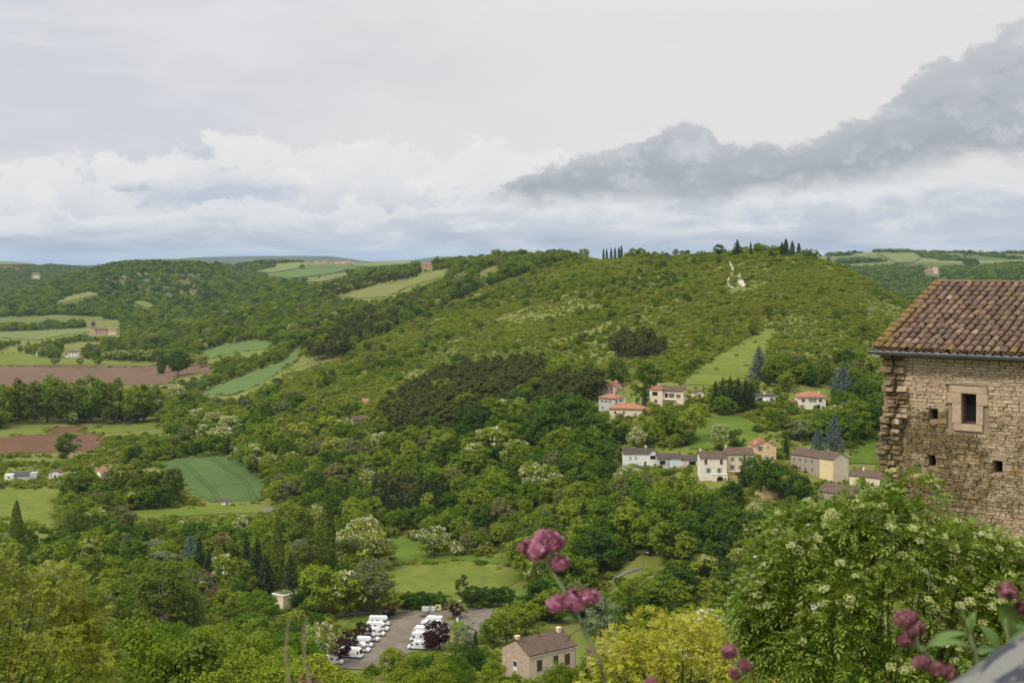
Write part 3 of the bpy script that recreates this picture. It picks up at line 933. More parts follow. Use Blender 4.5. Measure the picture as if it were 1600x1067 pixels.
# woodland trees (h = 10 m)
for i_ in range(5):
    addp('broad', mk_round('broadleaf_tree', 10 + i_, 10, 4.0 + 0.3 * (i_ % 3), 1.6, 62, 46, 0.52, [L_BROAD]))
for i_ in range(2):
    addp('dark', mk_round('dark_tree', 20 + i_, 10, 4.4, 1.4, 70, 46, 0.50, [L_DARK]))
    addp('light', mk_round('light_tree', 24 + i_, 10, 3.9, 1.5, 60, 44, 0.50, [L_LIGHT]))
    addp('tall', mk_round('tall_tree', 28 + i_, 14, 3.3, 3.0, 74, 40, 0.50, [L_POP], cr=(0.24, 0.40)))
    addp('acacia', mk_round('acacia_tree', 32 + i_, 10, 4.2, 1.6, 70, 48, 0.46, [L_LIGHT, L_BLOSSOM], frac=0.78))
    addp('halfacacia', mk_round('acacia_tree', 36 + i_, 10, 4.0, 1.5, 66, 46, 0.48, [L_LIGHT, L_BLOSSOM], frac=0.32))
    addp('pine', mk_round('pine_tree', 40 + i_, 13, 2.7, 5.0, 44, 46, 0.50, [L_PINE], cr=(0.26, 0.42), nlimb=6))
    addp('fir', mk_conifer('fir_tree', 44 + i_, 12, 3.1, 0.5, 20, 9, 9, 0.52, L_FIR, pw=0.75, flat=0.6))
    addp('poplar', mk_column('poplar_tree', 48 + i_, 18, 2.0, 0.6, 3400, 0.50, L_POP, pw=0.75))
addp('grey', mk_round('grey_tree', 60, 10, 4.2, 1.6, 66, 46, 0.50, [L_GREY]))
addp('olive', mk_round('olive_tree', 61, 10, 3.9, 1.6, 60, 44, 0.50, [L_OLIVE]))
addp('gold', mk_round('gold_tree', 62, 10, 4.0, 1.3, 64, 46, 0.48, [L_LIGHT, L_GOLD], frac=0.8))
addp('plum', mk_round('plum_tree', 63, 6, 2.7, 1.1, 46, 46, 0.36, [L_PLUM]))
addp('cedar', mk_conifer('cedar_tree', 64, 14, 5.6, 0.4, 20, 12, 10, 0.55, L_CEDAR, pw=0.62, droop=0.12, flat=0.6))
addp('cypress', mk_column('cypress_tree', 65, 12, 1.15, 0.2, 1500, 0.40, L_CYP, pw=0.6))
addp('umbrella', mk_round('umbrella_pine', 66, 10, 4.2, 5.6, 44, 46, 0.48, [L_PINE], nlimb=7))
addp('red', mk_round('copper_tree', 67, 8, 3.0, 1.4, 46, 44, 0.45, [L_RED]))
_r = np.random.default_rng(70)
_C = clumps_round(_r, 15, 4.6, 7.2, 95)
_V, _Q = clump_leaves(_r, _C, _r.uniform(0.16, 0.30, 95) * 4.6, 62, 0.36)
_t = MB().tube([(0, 0, 0), (0.15, 0, 3.2)], [0.30, 0.24], 8)
for _a, _l in ((0.2, 2.1), (2.9, 1.9), (4.6, 1.2)):
    _t.tube([(0.15, 0, 3.1), (0.15 + math.cos(_a) * _l * 0.35, math.sin(_a) * _l * 0.35, 6.2), (0.15 + math.cos(_a) * _l * 0.8, math.sin(_a) * _l * 0.8, 9.4), (math.cos(_a) * _l, math.sin(_a) * _l, 12.5)], [0.19, 0.15, 0.10, 0.03], 7)
    for _b in (0.6, -0.7):
        _t.tube([(0.15 + math.cos(_a) * _l * 0.4, math.sin(_a) * _l * 0.4, 6.6), (math.cos(_a + _b) * _l * 1.2, math.sin(_a + _b) * _l * 1.2, 9.0)], [0.09, 0.03], 5)
addp('paletrunk', Proto('pale_trunk_tree', (_V, _Q, np.zeros(len(_Q), int)), _t, [L_POP], M_BARKP, 15, 4.6))
# finer leaved trees for the slope below the terrace
for i_ in range(3):
    addp('nbroad', mk_round('broadleaf_tree', 110 + i_, 10, 4.0 + 0.3 * i_, 1.4, 150, 74, 0.27, [L_BROAD], cr=(0.15, 0.27)))
for i_ in range(2):
    addp('nlight', mk_round('light_tree', 114 + i_, 10, 3.9, 1.4, 150, 72, 0.26, [L_LIGHT], cr=(0.15, 0.27)))
    addp('ndark', mk_round('dark_tree', 116 + i_, 10, 4.2, 1.4, 150, 72, 0.27, [L_DARK], cr=(0.15, 0.27)))
addp('nacacia', mk_round('acacia_tree', 118, 10, 4.1, 1.5, 150, 72, 0.25, [L_LIGHT, L_BLOSSOM], frac=0.45, cr=(0.15, 0.27)))
# bushes (h = 2.6 m)
for i_ in range(4):
    addp('bush', mk_round('scrub_bush', 80 + i_, 2.6, 1.7 + 0.25 * i_, 0.05, 20, 26, 0.42, [L_SCRUB], cr=(0.28, 0.5), trunk=False))
for i_ in range(2):
    addp('gbush', mk_round('green_bush', 86 + i_, 3.0, 2.0, 0.05, 24, 30, 0.42, [L_BROAD], cr=(0.28, 0.5), trunk=False))
addp('wbush', mk_round('flowering_bush', 90, 3.0, 2.0, 0.05, 24, 30, 0.40, [L_SCRUB, L_BLOSSOM], frac=0.6, cr=(0.28, 0.5), trunk=False))
# coarse plants for the far slopes
for i_ in range(3):
    addp('far', mk_round('far_tree', 94 + i_, 9, 4.6, 0.4, 26, 22, 1.25, [L_BROAD], cr=(0.3, 0.5), trunk=False))
addp('fardark', mk_round('far_tree', 98, 9, 4.6, 0.4, 26, 22, 1.25, [L_DARK], cr=(0.3, 0.5), trunk=False))
addp('farpine', mk_round('far_pine', 99, 11, 3.2, 1.0, 22, 22, 1.1, [L_PINE], cr=(0.3, 0.5), trunk=False))

_allp = [(k, i, p) for k, lst in P.items() for i, p in enumerate(lst)]
PIDX = {}
SRC = bpy.data.collections.new('plant_sources')
for q, (k, i, p) in enumerate(_allp):
    p.joined.name = 'plant_source_%03d' % q
    SRC.objects.link(p.joined)
    PIDX.setdefault(k, []).append(q)
PH = np.array([p.h for _, _, p in _allp])
PR = np.array([p.r for _, _, p in _allp])


def scatter(name, label, cat, pts, idx, rot, scl):
    me = bpy.data.meshes.new(name)
    me.vertices.add(len(pts))
    me.vertices.foreach_set('co', np.asarray(pts, np.float32).ravel())
    for nm_, ty, dat in (('idx', 'INT', idx), ('rot', 'FLOAT', rot)):
        a = me.attributes.new(nm_, ty, 'POINT')
        a.data.foreach_set('value', np.asarray(dat, np.int32 if ty == 'INT' else np.float32))
    a = me.attributes.new('scl', 'FLOAT_VECTOR', 'POINT')
    a.data.foreach_set('vector', np.asarray(scl, np.float32).ravel())
    o_ = link(name, me)
    ng = bpy.data.node_groups.new(name + '_nodes', 'GeometryNodeTree')
    ng.interface.new_socket('Geometry', in_out='INPUT', socket_type='NodeSocketGeometry')
    ng.interface.new_socket('Geometry', in_out='OUTPUT', socket_type='NodeSocketGeometry')
    gi, go = ng.nodes.new('NodeGroupInput'), ng.nodes.new('NodeGroupOutput')
    ip = ng.nodes.new('GeometryNodeInstanceOnPoints')
    ci = ng.nodes.new('GeometryNodeCollectionInfo')
    ci.inputs['Collection'].default_value = SRC
    ci.inputs['Separate Children'].default_value = True
    ci.inputs['Reset Children'].default_value = True
    def attr(nm_, ty):
        q_ = ng.nodes.new('GeometryNodeInputNamedAttribute')
        q_.data_type = ty
        q_.inputs['Name'].default_value = nm_
        return q_.outputs[0]
    cx = ng.nodes.new('ShaderNodeCombineXYZ')
    L_ = ng.links.new
    L_(attr('rot', 'FLOAT'), cx.inputs[2])
    L_(gi.outputs[0], ip.inputs['Points'])
    L_(ci.outputs[0], ip.inputs['Instance'])
    ip.inputs['Pick Instance'].default_value = True
    L_(attr('idx', 'INT'), ip.inputs['Instance Index'])
    L_(cx.outputs[0], ip.inputs['Rotation'])
    L_(attr('scl', 'FLOAT_VECTOR'), ip.inputs['Scale'])
    L_(ip.outputs[0], go.inputs[0])
    md_ = o_.modifiers.new('scatter', 'NODES')
    md_.node_group = ng
    return tag(o_, label, cat, kind='stuff')


def plant_tree(proto, name, label, cat, loc, scl, rz=None, group=None):
    t = thing(name, label, cat, loc, RNG.uniform(0, 6.28) if rz is None else rz, group)
    t.scale = scl if hasattr(scl, '__len__') else (scl,) * 3
    if proto.trunk is not None:
        link('trunk', proto.trunk, t)
        link('crown', proto.crown, t)
    else:
        link('foliage', proto.crown, t)
    return t


HERO_BLOCK = []          # (x, y, radius): no random plant may grow there


COUNTED = {}          # things that look alike and stand in a row are told apart by counting


def hero(key, u, vt, vb, label, name=None, cat='tree', wide=1.0, i=None, group=None, dmin=200, d=None):
    """a tree one can pick out: column, top row and foot row as seen from the terrace"""
    p = Vector(((u - 800) / F * d, d, float(zt((u - 800) / F * d, d)))) if d else hit(u, vb, dmin)
    vb = VH - F * p.z / p.y
    h = max(vb - vt, 4) / F * p.y
    lst = P[key]
    pr = lst[i if i is not None else int(RNG.integers(len(lst)))]
    s_ = h / pr.h / 0.97
    HERO_BLOCK.append((p.x, p.y, pr.r * s_ * wide * 0.8))
    o_ = plant_tree(pr, name or pr.kind, label, cat, (p.x, p.y, p.z - 0.15), (s_ * wide, s_ * wide, s_), group=group)
    if group:
        COUNTED.setdefault(label, []).append((u, o_))
    return o_


# ------------------------------------------------------------------ trees that can be picked out one by one
hero('dark', 107, 676, 716, 'round dark green tree beside the small ochre house', wide=1.05)
hero('poplar', 252, 548, 584, 'narrow dark tree standing in the brown ploughed field', name='field_tree', wide=1.7)
hero('dark', 278, 545, 588, 'broad dark tree next to the narrow one in the ploughed field', name='field_tree', wide=0.95)
hero('broad', 86, 556, 570, 'small round green tree alone in the light grass strip', name='field_tree', wide=1.2)
hero('red', 125, 558, 570, 'small brownish tree in the light grass strip below the white house', name='field_tree', wide=1.2)
hero('broad', 153, 556, 570, 'small green tree at the edge of the light grass strip', name='field_tree', wide=1.2)
for k_, (u_, t_, b_) in enumerate([(165, 548, 563), (178, 546, 563), (191, 546, 564), (204, 545, 564), (219, 546, 565), (234, 546, 566), (300, 551, 572), (316, 553, 574)]):
    hero('halfacacia', u_, t_, b_, 'cream blossoming tree in the hedge behind the light grass strip', wide=1.25, group='blossoming hedge trees behind the grass strip')
for k_, (u_, t_, b_, w_) in enumerate([(308, 637, 668, 1.3), (334, 642, 680, 1.3), (358, 648, 684, 1.3), (345, 664, 696, 1.5), (322, 661, 694, 1.3), (285, 638, 664, 1.2), (275, 600, 632, 1.3), (255, 606, 636, 1.2)]):
    hero('acacia', u_, t_, b_, 'cream blossoming acacia in the clump above the deep green wheat field', wide=w_, group='blossoming acacias above the wheat field')
for u_, t_, b_, w_ in [(398, 690, 738, 1.0), (420, 705, 742, 1.0), (378, 690, 722, 1.1)]:
    hero('halfacacia', u_, t_, b_, 'pale yellow blossoming tree along the right edge of the wheat field', wide=w_, group='pale trees along the wheat field')
hero('gold', 512, 645, 690, 'bright yellow flowering tree in the lower hillside wood', wide=1.1)
hero('gold', 470, 655, 698, 'pale yellow tree left of the bright yellow flowering tree', wide=1.2)
hero('halfacacia', 520, 680, 716, 'cream yellow tree just under the bright yellow flowering tree', wide=1.3)
hero('dark', 514, 700, 742, 'left one of two round dark green trees side by side', wide=1.0)
hero('dark', 541, 702, 744, 'right one of two round dark green trees side by side', wide=1.0)
hero('acacia', 566, 803, 890, 'large white blossoming acacia beside the tallest poplar', wide=1.15, i=0)
hero('acacia', 500, 788, 838, 'white blossoming acacia behind the tallest poplar', wide=0.9)
hero('acacia', 678, 818, 868, 'white blossoming tree above the green bank', wide=1.15)
hero('wbush', 716, 844, 866, 'white flowering shrub above the open meadow', name='flowering_bush', cat='bush', wide=1.0)
for u_, t_, b_, w_ in [(772, 664, 722, 1.2), (806, 684, 736, 1.2), (742, 690, 740, 1.1), (830, 718, 762, 1.2)]:
    hero('halfacacia', u_, t_, b_, 'olive cream blossoming tree in the wood under the pine stand', wide=w_, group='blossoming trees under the pine stand')
hero('acacia', 995, 664, 706, 'cream blossoming acacia above the row house with brown roof', wide=0.95)
hero('acacia', 981, 722, 782, 'tall blossoming acacia in front of the white garage', wide=0.85)
hero('acacia', 1123, 660, 706, 'white blossoming tree on the bright lawn slope', wide=0.8)
hero('broad', 1148, 669, 706, 'round green tree beside the blossoming tree on the lawn slope', wide=0.9)
hero('poplar', 511, 779, 906, 'tallest columnar poplar in the valley wood', wide=1.0, i=0)
hero('poplar', 432, 814, 932, 'columnar poplar among the dark conifers', wide=1.05, i=1)
hero('poplar', 26, 784, 872, 'columnar poplar by the valley meadow edge', wide=1.1)
hero('poplar', 139, 838, 898, 'slender poplar beside the pale forked trunk', wide=0.9)
hero('tall', 472, 790, 868, 'airy tall tree between the two big poplars', wide=1.0)
for k_, u_ in enumerate([172, 184, 196, 208, 219, 231, 243, 255, 266, 276]):
    hero('tall', u_, 728 + (k_ * 7) % 9, 784 + (k_ * 5) % 7, 'slender grove tree with thin pale trunk beside the wheat field', name='grove_tree', wide=0.95, group='grove of slender trees by the wheat field')
for k_, (u_, t_, b_) in enumerate([(108, 742, 792), (128, 736, 790), (146, 740, 788), (150, 770, 815), (185, 772, 820)]):
    hero('tall', u_, t_, b_, 'leafy tree in front of the small white cabins', name='valley_tree', wide=1.15, group='leafy trees in front of the white cabins')
hero('cedar', 199, 835, 884, 'pointed blue grey conifer in the valley wood beside the silvery tree', name='blue_conifer', wide=1.0)
hero('grey', 241, 841, 888, 'round silvery green tree beside the pointed blue conifer', wide=1.25)
hero('cedar', 297, 836, 896, 'blue grey conifer right of the silvery round tree', name='blue_conifer', wide=0.8)
for u_, t_, b_ in [(312, 842, 910), (385, 838, 905), (402, 842, 915), (455, 866, 940), (415, 868, 935), (350, 850, 905)]:
    hero('fir', u_, t_, b_, 'tall brownish dark conifer beside the poplar in the valley wood', wide=1.0, group='dark conifers around the poplar')
hero('fir', 326, 862, 915, 'yellowish conifer in front of the dark conifers', wide=1.0)
hero('halfacacia', 352, 862, 925, 'bright yellow green tree beside the dark conifers', wide=0.8)
hero('umbrella', 478, 852, 915, 'broad dark umbrella pine between poplar and tallest poplar', wide=0.9)
hero('plum', 411, 892, 930, 'dark purple tree at the foot of the columnar poplar', wide=1.0)
hero('broad', 402, 920, 992, 'bright green ball shaped tree near the flat roofed cream building', wide=1.05)
for u_, t_, b_, k_, l_ in [(500, 884, 966, 'light', 'yellow green tree right of the flat roofed cream building'), (540, 888, 964, 'halfacacia', 'pale topped tree in the middle of the trees behind the car park lawn'),
                           (583, 868, 956, 'olive', 'olive leafed tree at the left edge of the open meadow'), (612, 918, 962, 'light', 'bright yellow green round tree at the car park entrance')]:
    hero(k_, u_, t_, b_, l_, wide=0.95)
for k_, u_ in enumerate([636, 648, 660, 672, 685]):
    hero('dark', u_, 922 + (k_ % 2) * 3, 951, 'dark green clipped tree in the hedge behind the bins', name='hedge_tree', wide=1.1, group='hedge trees behind the bins')
for k_, u_ in enumerate([740, 752, 764, 778, 790]):
    hero('dark', u_, 914 + (k_ % 2) * 3, 947, 'dark green tree in the hedge right of the grey pine', name='hedge_tree', wide=1.1, group='hedge trees right of the grey pine')
hero('pine', 722, 896, 956, 'grey green pine standing at the meadow edge by the car park', wide=0.85)
hero('plum', 605, 941, 968, 'purple leaved tree at the top end of the motorhome rows', wide=0.95)
hero('plum', 714, 939, 966, 'purple leaved tree on the grass island', wide=0.95)
hero('plum', 568, 970, 1004, 'purple leaved tree over the upper motorhomes', wide=1.0)
hero('plum', 545, 984, 1022, 'purple leaved tree over the middle motorhomes', wide=0.95)
hero('plum', 527, 996, 1036, 'purple leaved tree over the lowest motorhome', wide=1.0)
hero('plum', 686, 966, 1014, 'large purple leaved tree over the lined up motorhomes', wide=1.0)
hero('plum', 672, 986, 1018, 'smaller purple leaved tree at the front of the motorhome line', wide=0.95)
hero('acacia', 500, 966, 1046, 'white blossoming acacia beside the lowest motorhome', wide=0.75)
hero('grey', 724, 974, 1026, 'slim grey green tree below the grass island', wide=0.75)
hero('cypress', 743, 984, 1028, 'small cypress below the grass island', wide=1.1)
hero('poplar', 834, 880, 945, 'narrow poplar left of the pink flowers', wide=1.1)
hero('cedar', 1316, 570, 622, 'large blue cedar right of the white hipped house', wide=1.0)
hero('cedar', 1186, 542, 592, 'dark blue cedar at the edge of the hillside meadow', name='blue_conifer', wide=0.85)
hero('cedar', 1303, 650, 702, 'blue cedar behind the long stone house', wide=0.8)
hero('cedar', 1278, 668, 708, 'smaller blue cedar behind the long stone house roof', wide=0.8)
hero('cypress', 1007, 602, 636, 'dark cypress left of the cream gabled house', wide=1.2)
hero('cypress', 1228, 684, 716, 'dark cypress right of the orange house', wide=1.2)
for u_, t_ in [(1118, 597), (1129, 592), (1141, 590), (1153, 592), (1165, 594), (1174, 598)]:
    hero('fir', u_, t_, 642, 'dark fir in the tight row left of the low white house', wide=1.0, group='dark firs by the low white house')
hero('fir', 1163, 712, 760, 'feathery dark conifer in front of the yellow house', wide=0.9)
hero('light', 1080, 630, 690, 'weeping pale green tree below the cream gabled house', name='willow_tree', wide=0.9)
hero('dark', 964, 560, 604, 'dark green round tree above the hillside houses', wide=0.95)
for u_, t_, b_ in [(872, 622, 700), (898, 618, 690), (925, 640, 700), (850, 640, 700)]:
    hero('dark', u_, t_, b_, 'big dark green tree left of the hillside houses', wide=1.1, group='big dark trees left of the hillside houses')
hero('fir', 542, 760, 806, 'lone dark spruce right of the small spruce', wide=0.9)
hero('fir', 511, 760, 796, 'small dark spruce above the tallest poplar', wide=0.9)
hero('broad', 578, 774, 818, 'round fresh green tree left of the spruce plantation', wide=1.1)
hero('light', 668, 768, 810, 'light green tree in front of the spruce plantation', wide=0.9)
for u_, t_ in [(943, 389), (948, 389), (955, 388), (961, 387), (967, 386), (971, 384)]:
    hero('cypress', u_, t_, 399, 'thin cypress in the row on the ridge', wide=1.25, group='cypresses in a row on the ridge')
hero('broad', 989, 387, 400, 'small round tree right of the ridge cypress row', name='ridge_tree', wide=1.1)
hero('broad', 1001, 387, 401, 'second round tree right of the ridge cypress row', name='ridge_tree', wide=1.1)
hero('broad', 912, 388, 401, 'bushy tree at the left end of the ridge cypress row', name='ridge_tree', wide=1.4)
hero('dark', 1124, 381, 400, 'round tree left of the big dark ridge conifer', name='ridge_tree', wide=1.2)
hero('fir', 1152, 375, 400, 'big dark conifer on top of the ridge', name='ridge_conifer', wide=1.5)
hero('cypress', 1173, 379, 400, 'single thin cypress right of the big dark ridge conifer', wide=1.3)
for u_, t_ in [(1222, 379), (1228, 374), (1238, 377), (1248, 380)]:
    hero('cypress', u_, t_, 400, 'dark cypress in the cluster at the ridge end', wide=1.9, group='cypress cluster at the ridge end')
for u_ in (1206, 1258, 1270):
    hero('broad', u_, 387, 402, 'bushy tree beside the cypress cluster at the ridge end', name='ridge_tree', wide=1.2, group='bushy trees at the ridge end')

for k_, (u_, t_, b_) in enumerate([(8, 598, 664), (30, 588, 662), (52, 592, 663), (74, 584, 660), (98, 592, 662), (118, 598, 662), (142, 583, 661), (160, 606, 662), (182, 588, 662), (204, 600, 662), (226, 598, 660), (246, 604, 656)]):
    hero('tall' if k_ % 3 else 'broad', u_, t_, b_, 'big poplar like tree in the belt below the brown ploughed field', name='belt_tree', wide=0.82, group='tree belt below the brown ploughed field')
for u_, t_, b_, lb in [(256, 872, 1040, 'tall airy tree with pale forked trunk in the lower left wood'), (290, 922, 1036, 'smaller tree with slanting pale trunk right of the forked one'), (119, 796, 872, 'tree with bright bare trunk at the valley meadow edge')]:
    hero('paletrunk', u_, t_, b_, lb, name='pale_trunk_tree', wide=1.0)
hero('broad', 1188, 708, 776, 'broad green tree below the apricot house', wide=0.9)
hero('dark', 1216, 722, 780, 'dark round tree right of the broad tree below the apricot house', wide=0.9)
hero('dark', 1246, 738, 790, 'dark tree in front of the long stone house', wide=0.9)
hero('dark', 1322, 545, 580, 'dark tree above the blue cedar', wide=1.0)
for u_, v_ in [(1120, 578), (1150, 556), (1180, 536), (1165, 572)]:
    hero('bush', u_, v_ - 4, v_, 'tiny bush dotted on the steep hillside meadow', name='meadow_bush', cat='bush', wide=1.2, group='bushes on the hillside meadow')
for u_, t_, b_, k_, l_ in [(872, 1030, 1120, 'nbroad', 'leafy tree in front of the stone gabled house front'), (905, 1036, 1120, 'nlight', 'pale leafy tree at the right corner of the stone gabled house'), (806, 1047, 1130, 'nbroad', 'leafy tree below the stone gable'),
                           (936, 1016, 1110, 'ndark', 'dark leafy tree between the stone gabled house and the low outbuilding'), (770, 1022, 1120, 'nlight', 'pale leafy tree left of the stone gable')]:
    hero(k_, u_, t_, b_, l_, wide=0.8, d=205)
hero('nlight', 612, 1006, 1078, 'light green tree hiding the lower end of the car park', wide=0.8, d=330)
hero('nbroad', 642, 1018, 1090, 'green tree in front of the nearest camper van', wide=0.8, d=320)
hero('nbroad', 580, 1034, 1096, 'green tree below the lowest motorhomes', wide=0.8, d=320)
hero('light', 792, 944, 1004, 'light green tree left of the stone gabled house', wide=0.9)
hero('broad', 822, 936, 992, 'green tree behind the left chimney of the stone gabled house', wide=1.0)
hero('broad', 772, 958, 1012, 'yellowish tree below the car park exit', wide=0.9)
hero('broad', 858, 916, 972, 'rounded green tree behind the ridge of the stone gabled house', wide=1.1)
hero('olive', 905, 905, 968, 'olive leafed tree behind the lower pink flower head', wide=0.9)
hero('grey', 940, 930, 1004, 'grey green tree above the low outbuilding', wide=0.8)
# ------------------------------------------------------------------ where the random vegetation grows
Z_SCRUB = [(430, 640), (440, 585), (540, 548), (650, 500), (770, 445), (900, 403), (980, 385), (1290, 375), (1330, 402), (1440, 465), (1400, 560), (1330, 575), (1210, 575), (1060, 606), (960, 612), (850, 580), (700, 600), (590, 660)]
Z_PINES = [[(600, 688), (585, 660), (640, 625), (710, 590), (850, 580), (856, 604), (790, 642), (700, 692)],
           [(474, 552), (500, 512), (560, 492), (640, 478), (645, 494), (600, 525), (560, 556), (490, 566)],
           [(946, 560), (960, 546), (1000, 542), (1036, 550), (1042, 562), (990, 566)],
           [(828, 650), (850, 610), (930, 606), (944, 622), (870, 655)],
           [(485, 470), (545, 448), (600, 436), (660, 430), (640, 438), (560, 452), (520, 470)]]
Z_DENSE = [Z_PINES[0], Z_PINES[2], Z_PINES[3]]
Z_SPRUCE = [[(570, 806), (590, 768), (690, 776), (694, 806), (610, 822)]]
Z_GROVE = [[(170, 790), (170, 770), (285, 770), (285, 795)]]
CLEAR = [pl for _, _, pl, _ in FIELDS]
for _n, _m, _p, _l in FIELDS:
    if _n in ('path', 'scree'):
        CLEAR += [[(x + a, y + b) for x, y in _p] for a, b in ((-2.2, 0), (2.2, 0), (-1, 1.6), (1, 1.6))]
# in front of houses and other things that must stay in view (outline as seen, nothing nearer may cover it)
KEEP = [[(506, 1046), (506, 1028), (560, 975), (612, 952), (706, 952), (706, 1012), (640, 1024), (600, 1046)], [(928, 592), (968, 592), (1008, 625), (1006, 645), (945, 652), (928, 640)], [(1016, 598), (1070, 598), (1104, 606), (1104, 622), (1070, 634), (1018, 634)],
        [(1178, 610), (1214, 610), (1214, 628), (1178, 628)], [(1234, 608), (1292, 608), (1292, 634), (1234, 634)],
        [(972, 698), (1030, 698), (1092, 706), (1140, 694), (1175, 692), (1180, 676), (1222, 676), (1222, 712), (1180, 742), (1100, 750), (1085, 734), (975, 732)],
        [(1235, 688), (1330, 700), (1372, 712), (1372, 752), (1255, 758), (1235, 728)],
        [(2, 730), (56, 730), (56, 754), (2, 754)], [(72, 732), (98, 732), (98, 750), (72, 750)], [(154, 724), (186, 724), (186, 748), (154, 748)],
        [(102, 700), (124, 700), (124, 716), (102, 716)], [(343, 776), (363, 776), (363, 792), (343, 792)], [(136, 500), (188, 500), (188, 524), (136, 524)],
        [(103, 543), (124, 543), (124, 559), (103, 559)], [(550, 648), (575, 648), (575, 664), (550, 664)], [(564, 620), (578, 620), (578, 632), (564, 632)],
        [(657, 408), (676, 408), (676, 420), (657, 420)], [(474, 404), (560, 404), (560, 420), (474, 420)], [(1446, 412), (1470, 412), (1470, 430), (1446, 430)],
        [(418, 916), (452, 916), (452, 954), (418, 954)], [(776, 972), (912, 972), (912, 1056), (776, 1056)], [(924, 992), (990, 992), (990, 1024), (924, 1024)],
        [(545, 1056), (580, 1056), (580, 1067), (545, 1067)], [(1178, 764), (1218, 764), (1218, 780), (1178, 780)],
        [(996, 856), (1012, 856), (1012, 892), (996, 892)], [(48, 426), (64, 426), (64, 436), (48, 436)]]
STOPS = CLEAR + KEEP
_bb = [(min(p[0] for p in pl), max(p[0] for p in pl), min(p[1] for p in pl), max(p[1] for p in pl)) for pl in STOPS]


def any_inside(polys, u, v):
    r = np.zeros(u.shape, bool)
    for pl in polys:
        x = [p[0] for p in pl]
        y = [p[1] for p in pl]
        w = np.where((u >= min(x)) & (u <= max(x)) & (v >= min(y)) & (v <= max(y)))[0]
        if len(w):
            r[w] |= inside(pl, u[w], v[w])
    return r


def grid(d0, d1, s, seed, u0=-140, u1=1740):
    rng = np.random.default_rng(seed)
    X0, X1 = (u0 - 800) / F * d1, (u1 - 800) / F * d1
    gx = np.arange(X0, X1, s)
    gy = np.arange(d0, d1, s)
    X, Y = np.meshgrid(gx, gy)
    X = X.ravel() + rng.uniform(-0.48, 0.48, X.size) * s
    Y = Y.ravel() + rng.uniform(-0.48, 0.48, Y.size) * s
    U = 800 + F * X / Y
    ok = (U > u0) & (U < u1) & (Y > d0) & (Y < d1)
    X, Y, U = X[ok], Y[ok], U[ok]
    Z = zt(X, Y)
    V = VH - F * Z / Y
    return rng, X, Y, Z, U, V


def seen(U, V, Y, h):
    """is a plant of height h at this spot above the nearer ground?"""
    rm = _bil(RUNMIN, U, Y * 0.985)
    return (V - F * h / Y < rm + 1.0) & (V - F * h / Y < 1085)


def blocked(U, V, Y, h, r):
    """would the crown hide a field, a road or a house?"""
    b = any_inside(STOPS, U, V)
    for q in (0.25, 0.5, 0.75, 0.97):
        vq = V - F * h * q / Y
        for w in (-0.85, -0.4, 0.0, 0.4, 0.85):
            if q > 0.9 and abs(w) > 0.5:
                continue
            b |= any_inside(STOPS, U + w * F * r / Y, vq)
    return b


def hero_block(X, Y):
    b = np.zeros(X.shape, bool)
    for x, y, r in HERO_BLOCK:
        w = np.abs(X - x) < r
        b |= w & ((X - x) ** 2 + (Y - y) ** 2 < r * r)
    return b


PL = dict(X=[], Y=[], Z=[], I=[], S=[], H=[], Rr=[], zone=[])


def put(X, Y, Z, key, h, rng, zone, wide=None):
    """record plants: key array of prototype kinds, h array of heights"""
    idx = np.zeros(len(X), int)
    for k in np.unique(key):
        w = np.where(key == k)[0]
        idx[w] = rng.choice(PIDX[k], len(w))
    s_ = h / PH[idx]
    w_ = rng.uniform(0.85, 1.2, len(X)) if wide is None else wide
    PL['X'].append(X); PL['Y'].append(Y); PL['Z'].append(Z); PL['I'].append(idx)
    PL['S'].append(np.stack([s_ * w_, s_ * w_, s_], 1)); PL['H'].append(h); PL['Rr'].append(PR[idx] * s_ * w_)
    PL['zone'].append(np.full(len(X), zone))


ZN = ['woodland', 'hillside_scrub', 'pine_wood', 'far_woodland', 'undergrowth']
# --- pine plantations
rng, X, Y, Z, U, V = grid(560, 3600, 4.6, 101)
k = any_inside(Z_PINES, U, V) & seen(U, V, Y, 12) & ((Y < 1200) | (rng.random(len(X)) < 0.4)) & (any_inside([Z_PINES[0], Z_PINES[2], Z_PINES[3]], U, V) | (vnoise(X / 16, Y / 24, 61) > -0.15))
k &= ~hero_block(X, Y)
X, Y, Z = X[k], Y[k], Z[k]
put(X, Y, Z, np.where(rng.random(len(X)) < 0.975, 'pine', 'broad'), rng.uniform(8.5, 15.5, len(X)) * np.where(Y > 1200, 0.8, 1), rng, 2)
rng, X, Y, Z, U, V = grid(520, 760, 4.8, 102)
k = any_inside(Z_SPRUCE, U, V)
X, Y, Z = X[k], Y[k], Z[k]
put(X, Y, Z, np.where(rng.random(len(X)) < 0.7, 'fir', 'pine'), rng.uniform(9, 13, len(X)), rng, 2)
